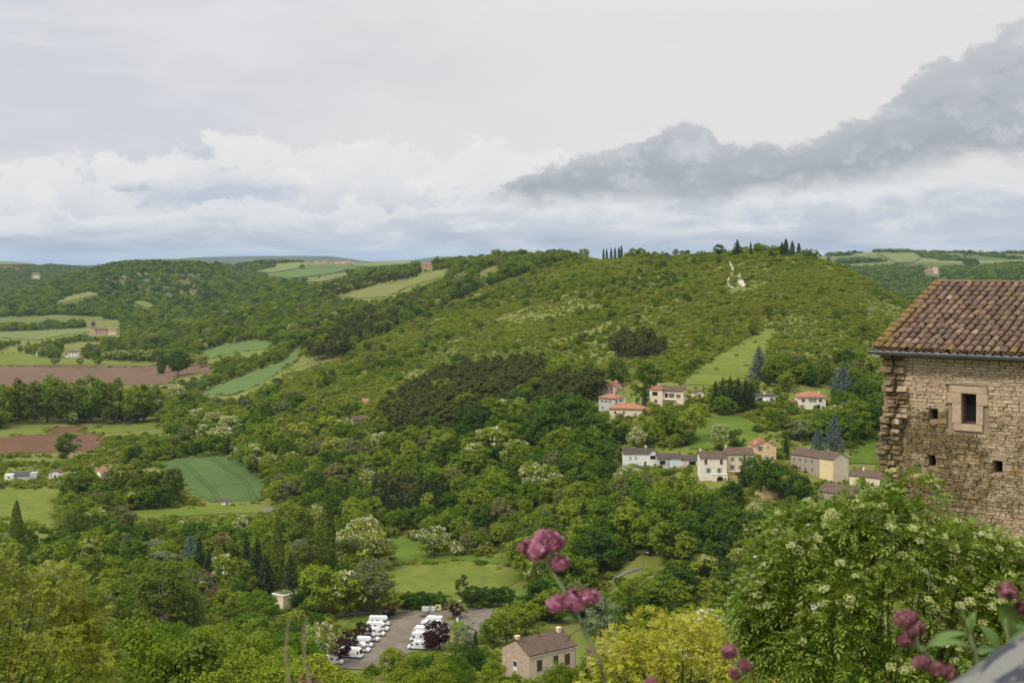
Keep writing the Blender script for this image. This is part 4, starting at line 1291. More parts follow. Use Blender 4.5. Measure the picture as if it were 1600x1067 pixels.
# --- scrub on the long hill
rng, X, Y, Z, U, V = grid(600, 2100, 3.1, 103)
thin = rng.random(len(X)) < np.clip(1.25 - (Y - 600) / 1900, 0.5, 1)
k = any_inside([Z_SCRUB, Z_PINES[1]], U, V) & ~any_inside(Z_DENSE, U, V) & thin & (U > -30) & (U < 1630)
X, Y, Z, U, V = X[k], Y[k], Z[k], U[k], V[k]
k = seen(U, V, Y, 2.5) & ~any_inside(STOPS, U, V) & ~hero_block(X, Y) & ~any_inside(CLEAR, U, V - F * 2.2 / Y) & ~any_inside(CLEAR, U, V - F * 1.0 / Y)
bare = vnoise(X / 34, Y / 60, 11) * 0.6 + vnoise(X / 13, Y / 22, 12) * 0.4
k &= (bare < 0.36) | (rng.random(len(X)) < 0.3)
X, Y, Z, U, V = X[k], Y[k], Z[k], U[k], V[k]
h = np.clip(rng.normal(1.45, 0.5, len(X)), 0.5, 3.4) * np.clip(0.9 + (Y - 700) / 2600, 0.9, 1.4) * (1 + 0.45 * vnoise(X / 44, Y / 60, 13))
pk = rng.random(len(X))
patch = np.clip(0.72 + 0.6 * vnoise(X / 55, Y / 80, 14), 0.1, 0.95)
put(X, Y, Z, np.where(pk < patch, 'bush', np.where(pk < 0.985, 'gbush', 'wbush')), h, rng, 1, wide=rng.uniform(1.15, 2.1, len(X)))
# trees standing in the scrub: thick at the upper left, scattered elsewhere
rng, X, Y, Z, U, V = grid(620, 2100, 6.8, 104)
k = any_inside([Z_SCRUB], U, V) & ~any_inside(Z_PINES, U, V) & ~any_inside(STOPS, U, V) & ~hero_block(X, Y)
X, Y, Z, U, V = X[k], Y[k], Z[k], U[k], V[k]
dens = 0.10 + 0.95 * np.clip(1 - np.hypot((U - 870) / 190, (V - 440) / 62), 0, 1) + 0.55 * np.clip(1 - np.hypot((U - 1010) / 120, (V - 420) / 28), 0, 1) \
    + 0.35 * np.clip(1 - np.hypot((U - 1200) / 120, (V - 405) / 20), 0, 1) + 0.5 * np.clip(1 - np.hypot((U - 1340) / 70, (V - 545) / 40), 0, 1) \
    + 0.5 * np.clip(1 - np.hypot((U - 600) / 160, (V - 590) / 70), 0, 1) + 0.4 * np.clip(1 - np.hypot((U - 740) / 120, (V - 500) / 50), 0, 1)
clump = np.clip(0.5 + vnoise(X / 45, Y / 70, 21) * 0.9 + vnoise(X / 18, Y / 25, 22) * 0.3, 0, 1.6)
k = (rng.random(len(X)) < dens * clump) & seen(U, V, Y, 6)
h = np.clip(rng.normal(5.4, 1.4, len(X)), 3.0, 9)
k &= ~blocked(U, V, Y, h, h * 0.4)
X, Y, Z, h = X[k], Y[k], Z[k], h[k]
pk = rng.random(len(X))
put(X, Y, Z, np.where(pk < 0.62, 'broad', np.where(pk < 0.68, 'dark', np.where(pk < 0.94, 'light', 'olive'))), h, rng, 0)
# --- woods on the valley floor and the lower slopes
def woods(d0, d1, s, seed, hm, hs, p_keep=1.0):
    rng, X, Y, Z, U, V = grid(d0, d1, s, seed)
    k = ~any_inside([Z_SCRUB] + Z_DENSE + Z_SPRUCE + Z_GROVE, U, V) & (~any_inside([Z_PINES[1], Z_PINES[4]], U, V) | (vnoise(X / 16, Y / 24, 61) < -0.1)) & ~hero_block(X, Y)
    X, Y, Z, U, V = X[k], Y[k], Z[k], U[k], V[k]
    h = np.clip(rng.normal(hm, hs, len(X)) * (1 + 0.30 * vnoise(X / 60, Y / 60, 31)), 3.2, 16)
    k = seen(U, V, Y, h) & ~blocked(U, V, Y, h, h * 0.42) & (rng.random(len(X)) < p_keep)
    # open country on the valley floor between the fields
    open_ = (Z < -105) & (((U < 240) & (V < 765) & (V > 700)) | ((U < 160) & (V < 572) & (V > 535)) | ((U < 270) & (V > 664) & (V <= 700)))
    k &= ~open_ | (vnoise(X / 40, Y / 60, 33) > 0.30)
    X, Y, Z, U, V, h = X[k], Y[k], Z[k], U[k], V[k], h[k]
    tone = vnoise(X / 38, Y / 38, 35) * 0.5 + rng.normal(0, 0.35, len(X)) - 0.12 * (U > 640) * (V > 640) + 0.10 * (U < 560)
    key = np.where(tone > 0.62, 'light', np.where(tone > 0.45, 'olive', np.where(tone < -0.42, 'dark', 'broad')))
    pk = rng.random(len(X))
    key = np.where(pk < 0.024, 'halfacacia', np.where(pk < 0.031, 'acacia', np.where(pk < np.where((U < 420) & (V > 780), 0.24, 0.085), 'tall', np.where((pk > 0.25) & (pk < 0.265), 'grey', np.where((pk > 0.265) & (pk < 0.270), 'red', np.where((pk > 0.27) & (pk < 0.28), 'fir', key))))))
    if d1 <= 400:
        key = np.array([{'broad': 'nbroad', 'light': 'nlight', 'dark': 'ndark', 'acacia': 'nacacia', 'halfacacia': 'nacacia', 'olive': 'nlight'}.get(q, q) for q in key])
    put(X, Y, Z, key, h, rng, 0)
woods(120, 400, 7.0, 201, 8.5, 2.0)
woods(400, 1000, 7.0, 202, 9.8, 2.8)
woods(1000, 2300, 7.6, 203, 8.5, 2.0)
# undergrowth between the trees
rng, X, Y, Z, U, V = grid(100, 900, 4.2, 206)
k = ~any_inside([Z_SCRUB], U, V) & ~any_inside(CLEAR, U, V) & seen(U, V, Y, 2.5) & ~any_inside(KEEP[:1], U, V)
h = np.where(any_inside(KEEP, U, V), rng.uniform(0.5, 1.3, len(X)), np.clip(rng.normal(2.2, 0.7, len(X)), 0.8, 4))
k &= ~any_inside(CLEAR, U, V - F * h * 0.8 / Y) & (vnoise(X / 25, Y / 25, 41) > -0.35)
X, Y, Z, h = X[k], Y[k], Z[k], h[k]
put(X, Y, Z, np.where(rng.random(len(X)) < 0.6, 'gbush', np.where(rng.random(len(X)) < 0.93, 'bush', 'wbush')), h, rng, 4, wide=rng.uniform(1.0, 1.5, len(X)))
# uneven fringe of bushes and tall grass along the edges of the fields
rng = np.random.default_rng(208)
fx, fy, fh = [], [], []
for nm_, _m, pl_, _l in FIELDS:
    if nm_ in ('path', 'scree', 'car_park', 'road'):
        continue
    for i in range(len(pl_)):
        a, b = hit(*pl_[i]), hit(*pl_[(i + 1) % len(pl_)])
        if max(a.y, b.y) > 3300 or (a - b).length > 700:
            continue
        for q in range(int((a - b).length / 1.6)):
            if rng.random() < 0.42 + 0.4 * float(vnoise(np.array((a.x + q * 1.6) / 14), np.array(a.y / 14), 71)):
                p = a.lerp(b, rng.random())
                fx.append(p.x + rng.normal(0, 1.0)); fy.append(p.y + rng.normal(0, 1.2 + p.y / 700)); fh.append(abs(rng.normal(0.5, 0.5)) + 0.25)
fx, fy, fh = np.array(fx), np.array(fy), np.array(fh)
put(fx, fy, zt(fx, fy), np.where(rng.random(len(fx)) < 0.5, 'gbush', 'bush'), fh, rng, 4, wide=rng.uniform(1.2, 2.4, len(fx)))
# --- far slopes and plateaus
rng, X, Y, Z, U, V = grid(2300, 6900, 12.5, 207, -60, 1660)
k = seen(U, V, Y, 8) & ~any_inside(Z_PINES, U, V)
X, Y, Z, U, V = X[k], Y[k], Z[k], U[k], V[k]
h = np.clip(rng.normal(9, 2.0, len(X)), 5, 13)
k = ~blocked(U, V, Y, h, h * 0.3)
sparse = ((Y > 3700) & (Z > -34)) | ((U < 330) & (Z < -108) & (Y < 2600))
thr = np.where(sparse, 0.42, -0.72)
k &= vnoise(X / 130, Y / 210, 51) * 0.65 + vnoise(X / 45, Y / 60, 52) * 0.35 > thr
k &= ~((np.hypot((U - 258) / 92, (V - 446) / 19) + 0.25 * vnoise(X / 90, Y / 120, 53) < 1) & (rng.random(len(X)) < 0.74))     # thin dry slope on the far left hill
X, Y, Z, h = X[k], Y[k], Z[k], h[k]
pk = rng.random(len(X))
put(X, Y, Z, np.where(pk < 0.6, 'far', np.where(pk < 0.93, 'fardark', 'farpine')), h, rng, 3, wide=rng.uniform(1.0, 1.5, len(X)))

for k in PL:
    PL[k] = np.concatenate(PL[k])
print('plants', len(PL['X']), [(ZN[z], int((PL['zone'] == z).sum())) for z in range(5)])

# --- the plants that show largest become objects of their own, the rest stays a mass
U = 800 + F * PL['X'] / PL['Y']
VT = VH - F * (PL['Z'] + PL['H']) / PL['Y']
VB = VH - F * PL['Z'] / PL['Y']
RU = PL['Rr'] * F / PL['Y']
cand = np.where((PL['Y'] < 1500) & (U > 0) & (U < 1600) & (VT < 1067))[0]
cand = cand[np.argsort(PL['Y'][cand])]
GS = 3
buf = np.zeros((1067 // GS + 1, 1600 // GS + 1), bool)
# the near things hide what is behind them
for x0, x1, y0, y1 in ((1150, 1600, 800, 1067), (1200, 1600, 750, 1067), (1375, 1600, 450, 1067), (0, 190, 890, 1067), (940, 1200, 990, 1067)):
    buf[y0 // GS:y1 // GS + 1, x0 // GS:x1 // GS + 1] = True
vis = np.zeros(len(PL['X']), int)
for i in cand:
    a0, a1 = int(max(0, (U[i] - RU[i] * 0.9) // GS)), int(min(1599, U[i] + RU[i] * 0.9) // GS)
    b0, b1 = int(max(0, VT[i] // GS)), int(min(1066, VB[i] - (VB[i] - VT[i]) * 0.12) // GS)
    if a1 < a0 or b1 < b0:
        continue
    sub = buf[b0:b1 + 1, a0:a1 + 1]
    vis[i] = int((~sub).sum())
    buf[b0:b1 + 1, a0:a1 + 1] = True
kindname = np.array([p.kind for _, _, p in _allp])[PL['I']]
TONE = {'broadleaf_tree': 'mid green tree', 'dark_tree': 'dark green tree', 'light_tree': 'yellow green tree', 'tall_tree': 'tall airy tree', 'acacia_tree': 'cream blossoming tree',
        'pine_tree': 'dark pine', 'fir_tree': 'dark pointed fir', 'grey_tree': 'silvery green tree', 'olive_tree': 'olive brown leafed tree', 'copper_tree': 'copper brown leafed tree',
        'scrub_bush': 'olive scrub bush', 'green_bush': 'green bush', 'flowering_bush': 'white flowering bush'}
PLACE = [('in the pine plantation on the lower hill', lambda u, v, z: z == 2 and u < 940), ('in the dark pine clump above the hillside houses', lambda u, v, z: z == 2),
         ('on the scrubby hillside', lambda u, v, z: z == 1), ('on the upper scrubby hill', lambda u, v, z: v < 560 and u > 560),
         ('on the slope below the car park', lambda u, v, z: v > 1000 and u > 420 and u < 790), ('on the slope around the stone gabled house', lambda u, v, z: v > 960 and u >= 760),
         ('in the wood below the yellow green near tree', lambda u, v, z: v > 940 and u < 420), ('in the valley wood left of the car park', lambda u, v, z: v > 800 and u < 480),
         ('in the wood around the open meadow', lambda u, v, z: v > 800 and u < 830), ('in the wood below the row of houses', lambda u, v, z: v > 748 and u >= 830),
         ('in the gardens around the hillside houses', lambda u, v, z: u > 930), ('in the wood under the pine plantation', lambda u, v, z: u > 560 and v > 640),
         ('at the foot of the scrubby hill', lambda u, v, z: u > 330), ('among the valley fields', lambda u, v, z: True)]
LIMIT = {'broadleaf_tree': 190, 'dark_tree': 110, 'light_tree': 80, 'tall_tree': 40, 'acacia_tree': 50, 'pine_tree': 90, 'fir_tree': 40, 'grey_tree': 20, 'olive_tree': 40, 'copper_tree': 10,
         'scrub_bush': 40, 'green_bush': 60, 'flowering_bush': 12}
single = np.zeros(len(PL['X']), bool)
for kn, lim in LIMIT.items():
    w = np.where((kindname == kn) & (vis >= 9))[0]
    w = w[np.argsort(-vis[w])][:lim]
    single[w] = True
LAND = [(107, 700, 'round dark tree by the ochre house'), (330, 745, 'deep green wheat field'), (345, 675, 'blossoming acacia clump'), (512, 665, 'bright yellow flowering tree'), (566, 845, 'large white acacia'),
        (511, 840, 'tallest poplar'), (432, 870, 'poplar among the conifers'), (26, 825, 'poplar by the valley meadow'), (225, 755, 'slender grove'), (241, 862, 'silvery round tree'), (402, 955, 'ball shaped bright tree'),
        (434, 935, 'cream cube building'), (700, 905, 'open meadow'), (632, 990, 'motorhome car park'), (722, 925, 'grey pine by the car park'), (845, 1012, 'stone gabled house'), (957, 1010, 'low outbuilding'),
        (1005, 875, 'thin street lamp'), (1116, 730, 'white arched house'), (1000, 715, 'end row house'), (1060, 722, 'low garages'), (1198, 700, 'apricot house'), (1270, 720, 'long stone house'), (1040, 617, 'cream two winged house'),
        (948, 628, 'pale grey house'), (980, 640, 'long orange roof'), (1268, 625, 'white hipped house'), (1196, 620, 'low flat roofed white house'), (1316, 596, 'large blue cedar'), (1130, 680, 'lawn slope'), (630, 780, 'spruce plantation'),
        (715, 640, 'main pine stand'), (990, 550, 'pine clump on the hill'), (560, 655, 'stone barn'), (256, 955, 'pale forked trunk'), (60, 795, 'sunny valley meadow'), (800, 700, 'blossoming trees under the pines'), (834, 910, 'narrow poplar by the pink flowers'),
        (1160, 440, 'chalk scree'), (1130, 560, 'hillside meadow'), (390, 590, 'tapering pale field'), (264, 566, 'pair of field trees'), (150, 590, 'brown ploughed field'), (80, 692, 'red ploughed plot'), (1050, 1000, 'golden robinia'), (90, 960, 'feathery tree in the corner')]
LU = np.array([q[0] for q in LAND], float)
LV = np.array([q[1] for q in LAND], float)
byl = {}
for i in np.where(single)[0]:
    cv = (VT[i] + VB[i]) / 2
    j = int(np.argmin(np.hypot(LU - U[i], (LV - cv) * 1.2)))
    du, dv = U[i] - LU[j], cv - LV[j]
    sd_ = 'left of' if du < 0 else 'right of'
    vv_ = 'above' if dv < 0 else 'below'
    rel = sd_ if abs(du) > 2.2 * abs(dv) else (vv_ if abs(dv) > 2.2 * abs(du) else vv_ + ' and ' + sd_)
    key = TONE[_allp[PL['I'][i]][2].kind] + ' ' + rel + ' the ' + LAND[j][2]
    byl.setdefault(key, []).append((math.hypot(du, dv), i))
ORD = ['nearest', 'second', 'third', 'fourth', 'fifth', 'sixth', 'seventh', 'eighth', 'ninth', 'tenth']
for key, lst in byl.items():
    lst.sort()
    for q, (_, i) in enumerate(lst):
        p = _allp[PL['I'][i]][2]
        pl_ = next(t for t, f in PLACE if f(U[i], VB[i], PL['zone'][i]))
        dense = PL['zone'][i] == 2
        if dense:
            lb = TONE[p.kind] + ' ' + pl_
        elif len(lst) == 1:
            lb = key
        elif q < len(ORD):
            lb = key + ', ' + ORD[q] + ' to it'
            lb = lb.replace('nearest to it', 'nearest one').replace(' to it', ' nearest')
        else:
            lb = key + ', farther out in the trees'
        plant_tree(p, p.kind, lb, 'bush' if 'bush' in p.kind else 'tree', (PL['X'][i], PL['Y'][i], PL['Z'][i] - 0.15), tuple(PL['S'][i]), group=TONE[p.kind] + 's ' + pl_)
rr = np.random.default_rng(5)
LBL = ['green broadleaf woodland covering the valley and lower slopes', 'olive and brown scrub covering the long hillside', 'dark pine trees standing in dense plantations', 'distant woodland on the far hills and plateaus', 'low bushes and undergrowth between the valley trees']
for z in range(5):
    w = np.where((PL['zone'] == z) & ~single)[0]
    if len(w):
        pts = np.stack([PL['X'][w], PL['Y'][w], PL['Z'][w] - 0.12], 1)
        scatter(ZN[z], LBL[z], 'woodland' if z != 1 else 'scrub', pts, PL['I'][w], rr.uniform(0, 6.28, len(w)), PL['S'][w])
print('single plants', int(single.sum()))

# ------------------------------------------------------------------ building materials
def mat_render(name, col, dirt=(0.30, 0.26, 0.20), amt=0.42):
    m_, n_, o_ = new_mat(name)
    p = obj_co(n_)
    t = n_.noise(p, 0.8, 6, 0.65)
    t2_ = n_.noise(n_.xyz(n_.m('MULTIPLY', n_.sep(p)[0], 3.0), n_.m('MULTIPLY', n_.sep(p)[1], 3.0), n_.m('MULTIPLY', n_.sep(p)[2], 0.5)), 1.2, 5, 0.6)
    c_ = n_.mix(n_.m('MULTIPLY', n_.ramp(t, 0.45, 0.8), amt), col, dirt)
    c_ = n_.mix(n_.m('MULTIPLY', n_.ramp(t2_, 0.5, 0.8), amt), c_, dirt)
    principled(n_, o_, c_, 0.9, 0.2, bump=t, bstr=0.15)
    return m_


def mat_roof(name, a, b, c3, moss=0.2):
    """clay tile roof seen from afar: tile columns down the slope as relief, blotchy colour"""
    m_, n_, o_ = new_mat(name)
    p = obj_co(n_)
    w = n_.n.new('ShaderNodeTexWave')
    w.bands_direction = 'X'
    w.inputs['Scale'].default_value = 1.6
    w.inputs['Distortion'].default_value = 0.3
    n_.l.new(p, w.inputs['Vector'])
    t = n_.noise(p, 3.2, 4, 0.7)
    t2_ = n_.noise(p, 0.5, 4, 0.6)
    c_ = n_.mix(n_.ramp(t, 0.35, 0.65), a, b)
    c_ = n_.mix(n_.ramp(t2_, 0.5, 0.7), c_, c3)
    c_ = n_.mix(n_.m('MULTIPLY', n_.ramp(n_.noise(p, 1.3, 6, 0.7), 0.55, 0.75), moss), c_, (0.10, 0.095, 0.06))
    principled(n_, o_, c_, 0.9, 0.15, bump=n_.m('ADD', w.outputs[1], n_.m('MULTIPLY', t, 0.6)), bstr=0.8, bdist=0.12)
    return m_


def mat_stone(name, a, b, c3, sx=1.6, sz=5.0):
    """rubble masonry seen from afar"""
    m_, n_, o_ = new_mat(name)
    p = obj_co(n_)
    x, y, z = n_.sep(p)
    br = n_.n.new('ShaderNodeTexVoronoi')
    n_.put(br.inputs['Vector'], n_.xyz(n_.m('MULTIPLY', n_.m('ADD', x, y), sx), n_.m('MULTIPLY', n_.m('SUBTRACT', x, y), 0.3), n_.m('MULTIPLY', z, sz)))
    br.inputs['Scale'].default_value = 1.0
    t = n_.noise(p, 0.9, 5, 0.65)
    c_ = n_.mix(n_.sep(br.outputs['Color'])[0], a, b)
    c_ = n_.mix(n_.ramp(t, 0.45, 0.75), c_, c3)
    principled(n_, o_, c_, 0.95, 0.1, bump=br.outputs['Distance'], bstr=0.6, bdist=0.05)
    return m_


W_WHITE = mat_render('render_white', (0.78, 0.76, 0.70))
W_CREAM = mat_render('render_cream', (0.74, 0.62, 0.45))
W_IVORY = mat_render('render_ivory', (0.77, 0.70, 0.56))
W_YELL = mat_render('render_yellow', (0.72, 0.58, 0.32))
W_ORNG = mat_render('render_apricot', (0.74, 0.50, 0.27))
W_PINK = mat_render('render_pink', (0.70, 0.52, 0.40))
W_GREY = mat_render('render_grey', (0.50, 0.49, 0.46))
W_STONE = mat_stone('rubble_stone', (0.30, 0.25, 0.19), (0.42, 0.36, 0.28), (0.22, 0.19, 0.15))
W_STONE2 = mat_stone('warm_rubble', (0.40, 0.30, 0.21), (0.50, 0.39, 0.28), (0.33, 0.25, 0.18))
R_BROWN = mat_roof('roof_brown', (0.120, 0.080, 0.056), (0.165, 0.115, 0.080), (0.095, 0.066, 0.050))
R_DARK = mat_roof('roof_dark', (0.085, 0.062, 0.055), (0.115, 0.085, 0.072), (0.07, 0.055, 0.05))
R_ORNG = mat_roof('roof_orange', (0.38, 0.165, 0.095), (0.44, 0.20, 0.12), (0.32, 0.13, 0.08), 0.25)
R_RED = mat_roof('roof_red', (0.30, 0.115, 0.070), (0.36, 0.15, 0.095), (0.26, 0.10, 0.07), 0.15)
R_SLATE = mat_roof('roof_slate', (0.085, 0.085, 0.10), (0.12, 0.12, 0.13), (0.07, 0.07, 0.08))
M_FRAME = mat_plain('window_frame_white', (0.70, 0.69, 0.66), 0.5)
M_SHUT_B = mat_plain('shutter_brown', (0.115, 0.060, 0.042), 0.6)
M_SHUT_G = mat_plain('shutter_grey', (0.34, 0.34, 0.33), 0.6)
M_SHUT_V = mat_plain('shutter_violet', (0.14, 0.11, 0.19), 0.6)
M_SURR = mat_plain('stone_trim', (0.55, 0.49, 0.40), 0.8)
M_DARK = mat_plain('dark_interior', (0.020, 0.018, 0.017), 0.9, 0.05)
M_IRON = mat_plain('dark_iron', (0.05, 0.05, 0.055), 0.5)
M_DOORW = mat_plain('garage_door_white', (0.62, 0.66, 0.70), 0.5)
m, n, o = new_mat('window_glass')
principled(n, o, (0.035, 0.040, 0.045), 0.12, 0.5)
M_GLASS = m


def roof_mb(W, D, H, kind, rise, ov, th=0.16):
    """roof solids over a block W x D (centred on x, front at y=0) whose walls are H high"""
    mb = MB()
    x0, x1, y0, y1 = -W / 2 - ov, W / 2 + ov, -ov, D + ov
    drop = rise * ov / (D / 2 if kind == 'gx' else W / 2)
    if kind == 'gx':
        ym = D / 2
        mb.prism([(y0, H - drop), (ym, H + rise), (y1, H - drop), (y1, H - drop + th), (ym, H + rise + th), (y0, H - drop + th)], 'x', x0, x1)
    elif kind == 'gy':
        mb.prism([(x0, H - drop), (0, H + rise), (x1, H - drop), (x1, H - drop + th), (0, H + rise + th), (x0, H - drop + th)], 'y', y0, y1)
    elif kind == 'hip':
        e = min(W, D) / 2 * 0.98
        if W >= D:
            r0, r1 = (x0 + e + ov, (y0 + y1) / 2), (x1 - e - ov, (y0 + y1) / 2)
        else:
            r0, r1 = (0, y0 + e + ov), (0, y1 - e - ov)
        b = H - 0.08
        vs = [(x0, y0, b), (x1, y0, b), (x1, y1, b), (x0, y1, b), (x0, y0, b + th), (x1, y0, b + th), (x1, y1, b + th), (x0, y1, b + th),
              (r0[0], r0[1], H + rise), (r1[0], r1[1], H + rise)]
        if W >= D:
            fs = [(0, 3, 2, 1), (0, 1, 5, 4), (1, 2, 6, 5), (2, 3, 7, 6), (3, 0, 4, 7), (4, 5, 9, 8), (5, 6, 9), (6, 7, 8, 9), (7, 4, 8)]
        else:
            fs = [(0, 3, 2, 1), (0, 1, 5, 4), (1, 2, 6, 5), (2, 3, 7, 6), (3, 0, 4, 7), (4, 5, 8), (5, 6, 9, 8), (6, 7, 9), (7, 4, 8, 9)]
        mb.add(vs, fs)
    elif kind == 'mono':
        mb.prism([(y0, H - 0.05), (y1, H + rise), (y1, H + rise + th), (y0, H - 0.05 + th)], 'x', x0, x1)
    elif kind == 'flat':
        mb.box(x0, x1, y0, y1, H, H + 0.25)
    return mb


def block(root, cx, cy, W, D, H, kind, rise, wall, roof, ov=0.35, below=4.0, side=None, wins=(), chim=(), trim=None, wname='wall'):
    """one volume of a house: walls, roof, openings, chimneys as parts of the house"""
    mb = MB()
    mb.box(-W / 2, W / 2, 0, D, -below, H)
    if kind == 'gx':
        mb.prism([(0, H - 0.002), (D, H - 0.002), (D / 2, H + rise)], 'x', -W / 2, W / 2)
    elif kind == 'gy':
        mb.prism([(-W / 2, H - 0.002), (W / 2, H - 0.002), (0, H + rise)], 'y', 0, D)
    elif kind == 'mono':
        mb.prism([(0, H - 0.06), (D, H - 0.06), (D, H + rise - 0.05)], 'x', -W / 2, W / 2)
    wo = mb.build(wname, wall, root, loc=(cx, cy, 0))
    if roof is not None:
        ro = roof_mb(W, D, H, kind, rise, ov).build('roof', roof, root, loc=(cx, cy, 0))
        for (x, y, hh) in chim:
            c_ = MB().box(x - 0.35, x + 0.35, y - 0.3, y + 0.3, H, H + rise + hh)
            c_.box(x - 0.42, x + 0.42, y - 0.37, y + 0.37, H + rise + hh, H + rise + hh + 0.12)
            c_.build('chimney', W_PINK if wall in (W_PINK, W_ORNG, W_YELL) else wall, ro)
    for face, x, z, w, h, st in wins:
        e = thing_part(root)
        def bx(x0, x1, a, b, z0, z1):        # a..b: how far out of the wall
            if face == 'F':
                return (cx + x0, cx + x1, cy - b, cy - a, z0, z1)
            if face == 'L':
                return (cx - W / 2 - b, cx - W / 2 - a, cy + D / 2 - x1, cy + D / 2 - x0, z0, z1)
            return (cx + W / 2 + a, cx + W / 2 + b, cy + D / 2 + x0, cy + D / 2 + x1, z0, z1)
        x0, x1, z0, z1 = x - w / 2, x + w / 2, z, z + h
        if st == 'hole':
            MB().box(*bx(x0, x1, -0.05, 0.03, z0, z1)).build('opening', M_DARK, root)
            continue
        if st == 'arch':
            k = 10
            poly = [(x0, z0), (x1, z0), (x1, z0 + h - w / 2)] + [(x + w / 2 * math.cos(math.pi * i / k), z0 + h - w / 2 + w / 2 * math.sin(math.pi * i / k)) for i in range(1, k)] + [(x0, z0 + h - w / 2)]
            MB().prism([(cx + a, b) for a, b in poly], 'y', cy - 0.03, cy + 0.05).build('arch_opening', M_DARK, root)
            po = [(x - w / 2 - 0.3, z0), (x - w / 2, z0)]
            ring = MB()
            for i in range(k):
                a0, a1 = math.pi * i / k, math.pi * (i + 1) / k
                zc = z0 + h - w / 2
                q = [(x + rr_ * math.cos(aa), zc + rr_ * math.sin(aa)) for rr_, aa in ((w / 2, a0), (w / 2 + 0.3, a0), (w / 2 + 0.3, a1), (w / 2, a1))]
                ring.prism([(cx + a, b) for a, b in q], 'y', cy - 0.08, cy + 0.02)
            ring.build('arch_surround', M_SURR, root)
            continue
        if st == 'garage':
            g = MB().box(*bx(x0, x1, 0.0, 0.04, z0, z1)).build('garage_door', M_DOORW, root)
            lines = MB()
            nn = max(2, int(w / 0.9))
            for i in range(1, nn):
                xx = x0 + w * i / nn
                lines.box(*bx(xx - 0.03, xx + 0.03, 0.0, 0.07, z0, z1))
            lines.build('door_rail', M_SHUT_G, g)
            continue
        if st == 'door':
            g = MB().box(*bx(x0, x1, 0.0, 0.05, z0, z1)).build('door', M_SHUT_B, root)
            MB().box(*bx(x1 - 0.15, x1 - 0.08, 0.05, 0.10, z0 + h * 0.45, z0 + h * 0.5)).build('handle', M_IRON, g)
            continue
        fr = MB()
        t = 0.09
        fr.box(*bx(x0 - t, x0, -0.02, 0.07, z0 - t, z1 + t)).box(*bx(x1, x1 + t, -0.02, 0.07, z0 - t, z1 + t))
        fr.box(*bx(x0, x1, -0.02, 0.07, z1, z1 + t)).box(*bx(x0, x1, -0.02, 0.10, z0 - t, z0))
        fr.box(*bx(x - 0.03, x + 0.03, -0.02, 0.06, z0, z1))
        fo = fr.build('window', trim or M_FRAME, root)
        MB().box(*bx(x0, x1, -0.02, 0.02, z0, z1)).build('pane', M_GLASS, fo)
        sm = {'sb': M_SHUT_B, 'sg': M_SHUT_G, 'sv': M_SHUT_V, 'cb': M_SHUT_B, 'cg': M_SHUT_G}.get(st)
        if st in ('sb', 'sg', 'sv'):
            MB().box(*bx(x0 - t - w * 0.5, x0 - t, 0.0, 0.06, z0, z1)).build('shutter', sm, fo)
            MB().box(*bx(x1 + t, x1 + t + w * 0.5, 0.0, 0.06, z0, z1)).build('shutter', sm, fo)
        elif st in ('cb', 'cg'):
            MB().box(*bx(x0, x - 0.015, 0.03, 0.09, z0, z1)).build('shutter', sm, fo)
            MB().box(*bx(x + 0.015, x1, 0.03, 0.09, z0, z1)).build('shutter', sm, fo)
    return wo


def thing_part(root):
    return None


def at(u, v, dz=0.0, d=None, dmin=200):
    p = ray(u, v, d) if d else hit(u, v, dmin)
    return (p.x, p.y, p.z + dz)


def house(name, label, u, v, rot=0.0, d=None, cat='house', group=None):
    o_ = thing(name, label, cat, at(u, v, 0, d), R(rot), group)
    if group:
        COUNTED.setdefault(label, []).append((u, o_))
    return o_


# ------------------------------------------------------------------ the row of houses along the road
h_ = house('white_house', 'white row house with brown tiled roof and small gabled bay, end of the row', 1000, 730)
block(h_, -1.5, 0, 10.5, 8, 5.6, 'gx', 1.7, W_WHITE, R_DARK, wins=[('F', -2.5, 3.2, 1.0, 1.2, 'cg'), ('F', -0.2, 3.2, 1.0, 1.2, 'cg'), ('F', 0.6, 0.2, 2.4, 2.0, 'garage'), ('F', 3.6, 0.6, 0.9, 1.8, 'x')], chim=[(4.3, 4.4, 0.8)])
block(h_, 5.4, -0.8, 3.4, 6, 5.9, 'gy', 1.3, W_WHITE, R_DARK, wins=[('F', -0.2, 3.4, 2.2, 1.5, 'hole'), ('F', 0.6, 0.5, 0.8, 1.2, 'x')])
h_ = house('garage_row', 'low white garages with dark roof between two white houses', 1058, 730, cat='garage')
block(h_, -5.2, 0.5, 5.2, 6, 3.4, 'mono', 1.2, W_GREY, R_DARK, wins=[('F', -0.6, 1.0, 2.2, 1.6, 'hole'), ('F', 1.6, 0.4, 1.0, 1.8, 'cg')])
block(h_, -0.4, 0.0, 4.4, 6, 3.5, 'mono', 1.1, W_WHITE, R_DARK, wins=[('F', 0, 0.1, 3.8, 2.6, 'garage')])
block(h_, 4.9, 0.2, 6.2, 6, 2.9, 'mono', 1.0, W_IVORY, R_DARK, wins=[('F', 1.3, 0.4, 2.7, 2.0, 'hole'), ('F', -1.8, 1.1, 0.5, 0.8, 'x')])
h_ = house('hedge', 'clipped green hedge along the terrace of the garages', 1052, 737, cat='hedge')
rng = np.random.default_rng(77)
pp = np.stack([rng.uniform(-8.5, 5.5, 2600), rng.uniform(-0.8, 0.8, 2600), rng.uniform(-1.5, 1.3, 2600)], 1)
V_, Q_ = leaf_cards(pp, unit(2600, rng) + np.array([0, 0, .6]), 0.4, rng)
link('foliage', fast_mesh('hedge_leaves', V_, Q_, [L_LIGHT]), h_)
h_ = house('white_house', 'tall white house with brown shutters and an arched doorway', 1115, 750)
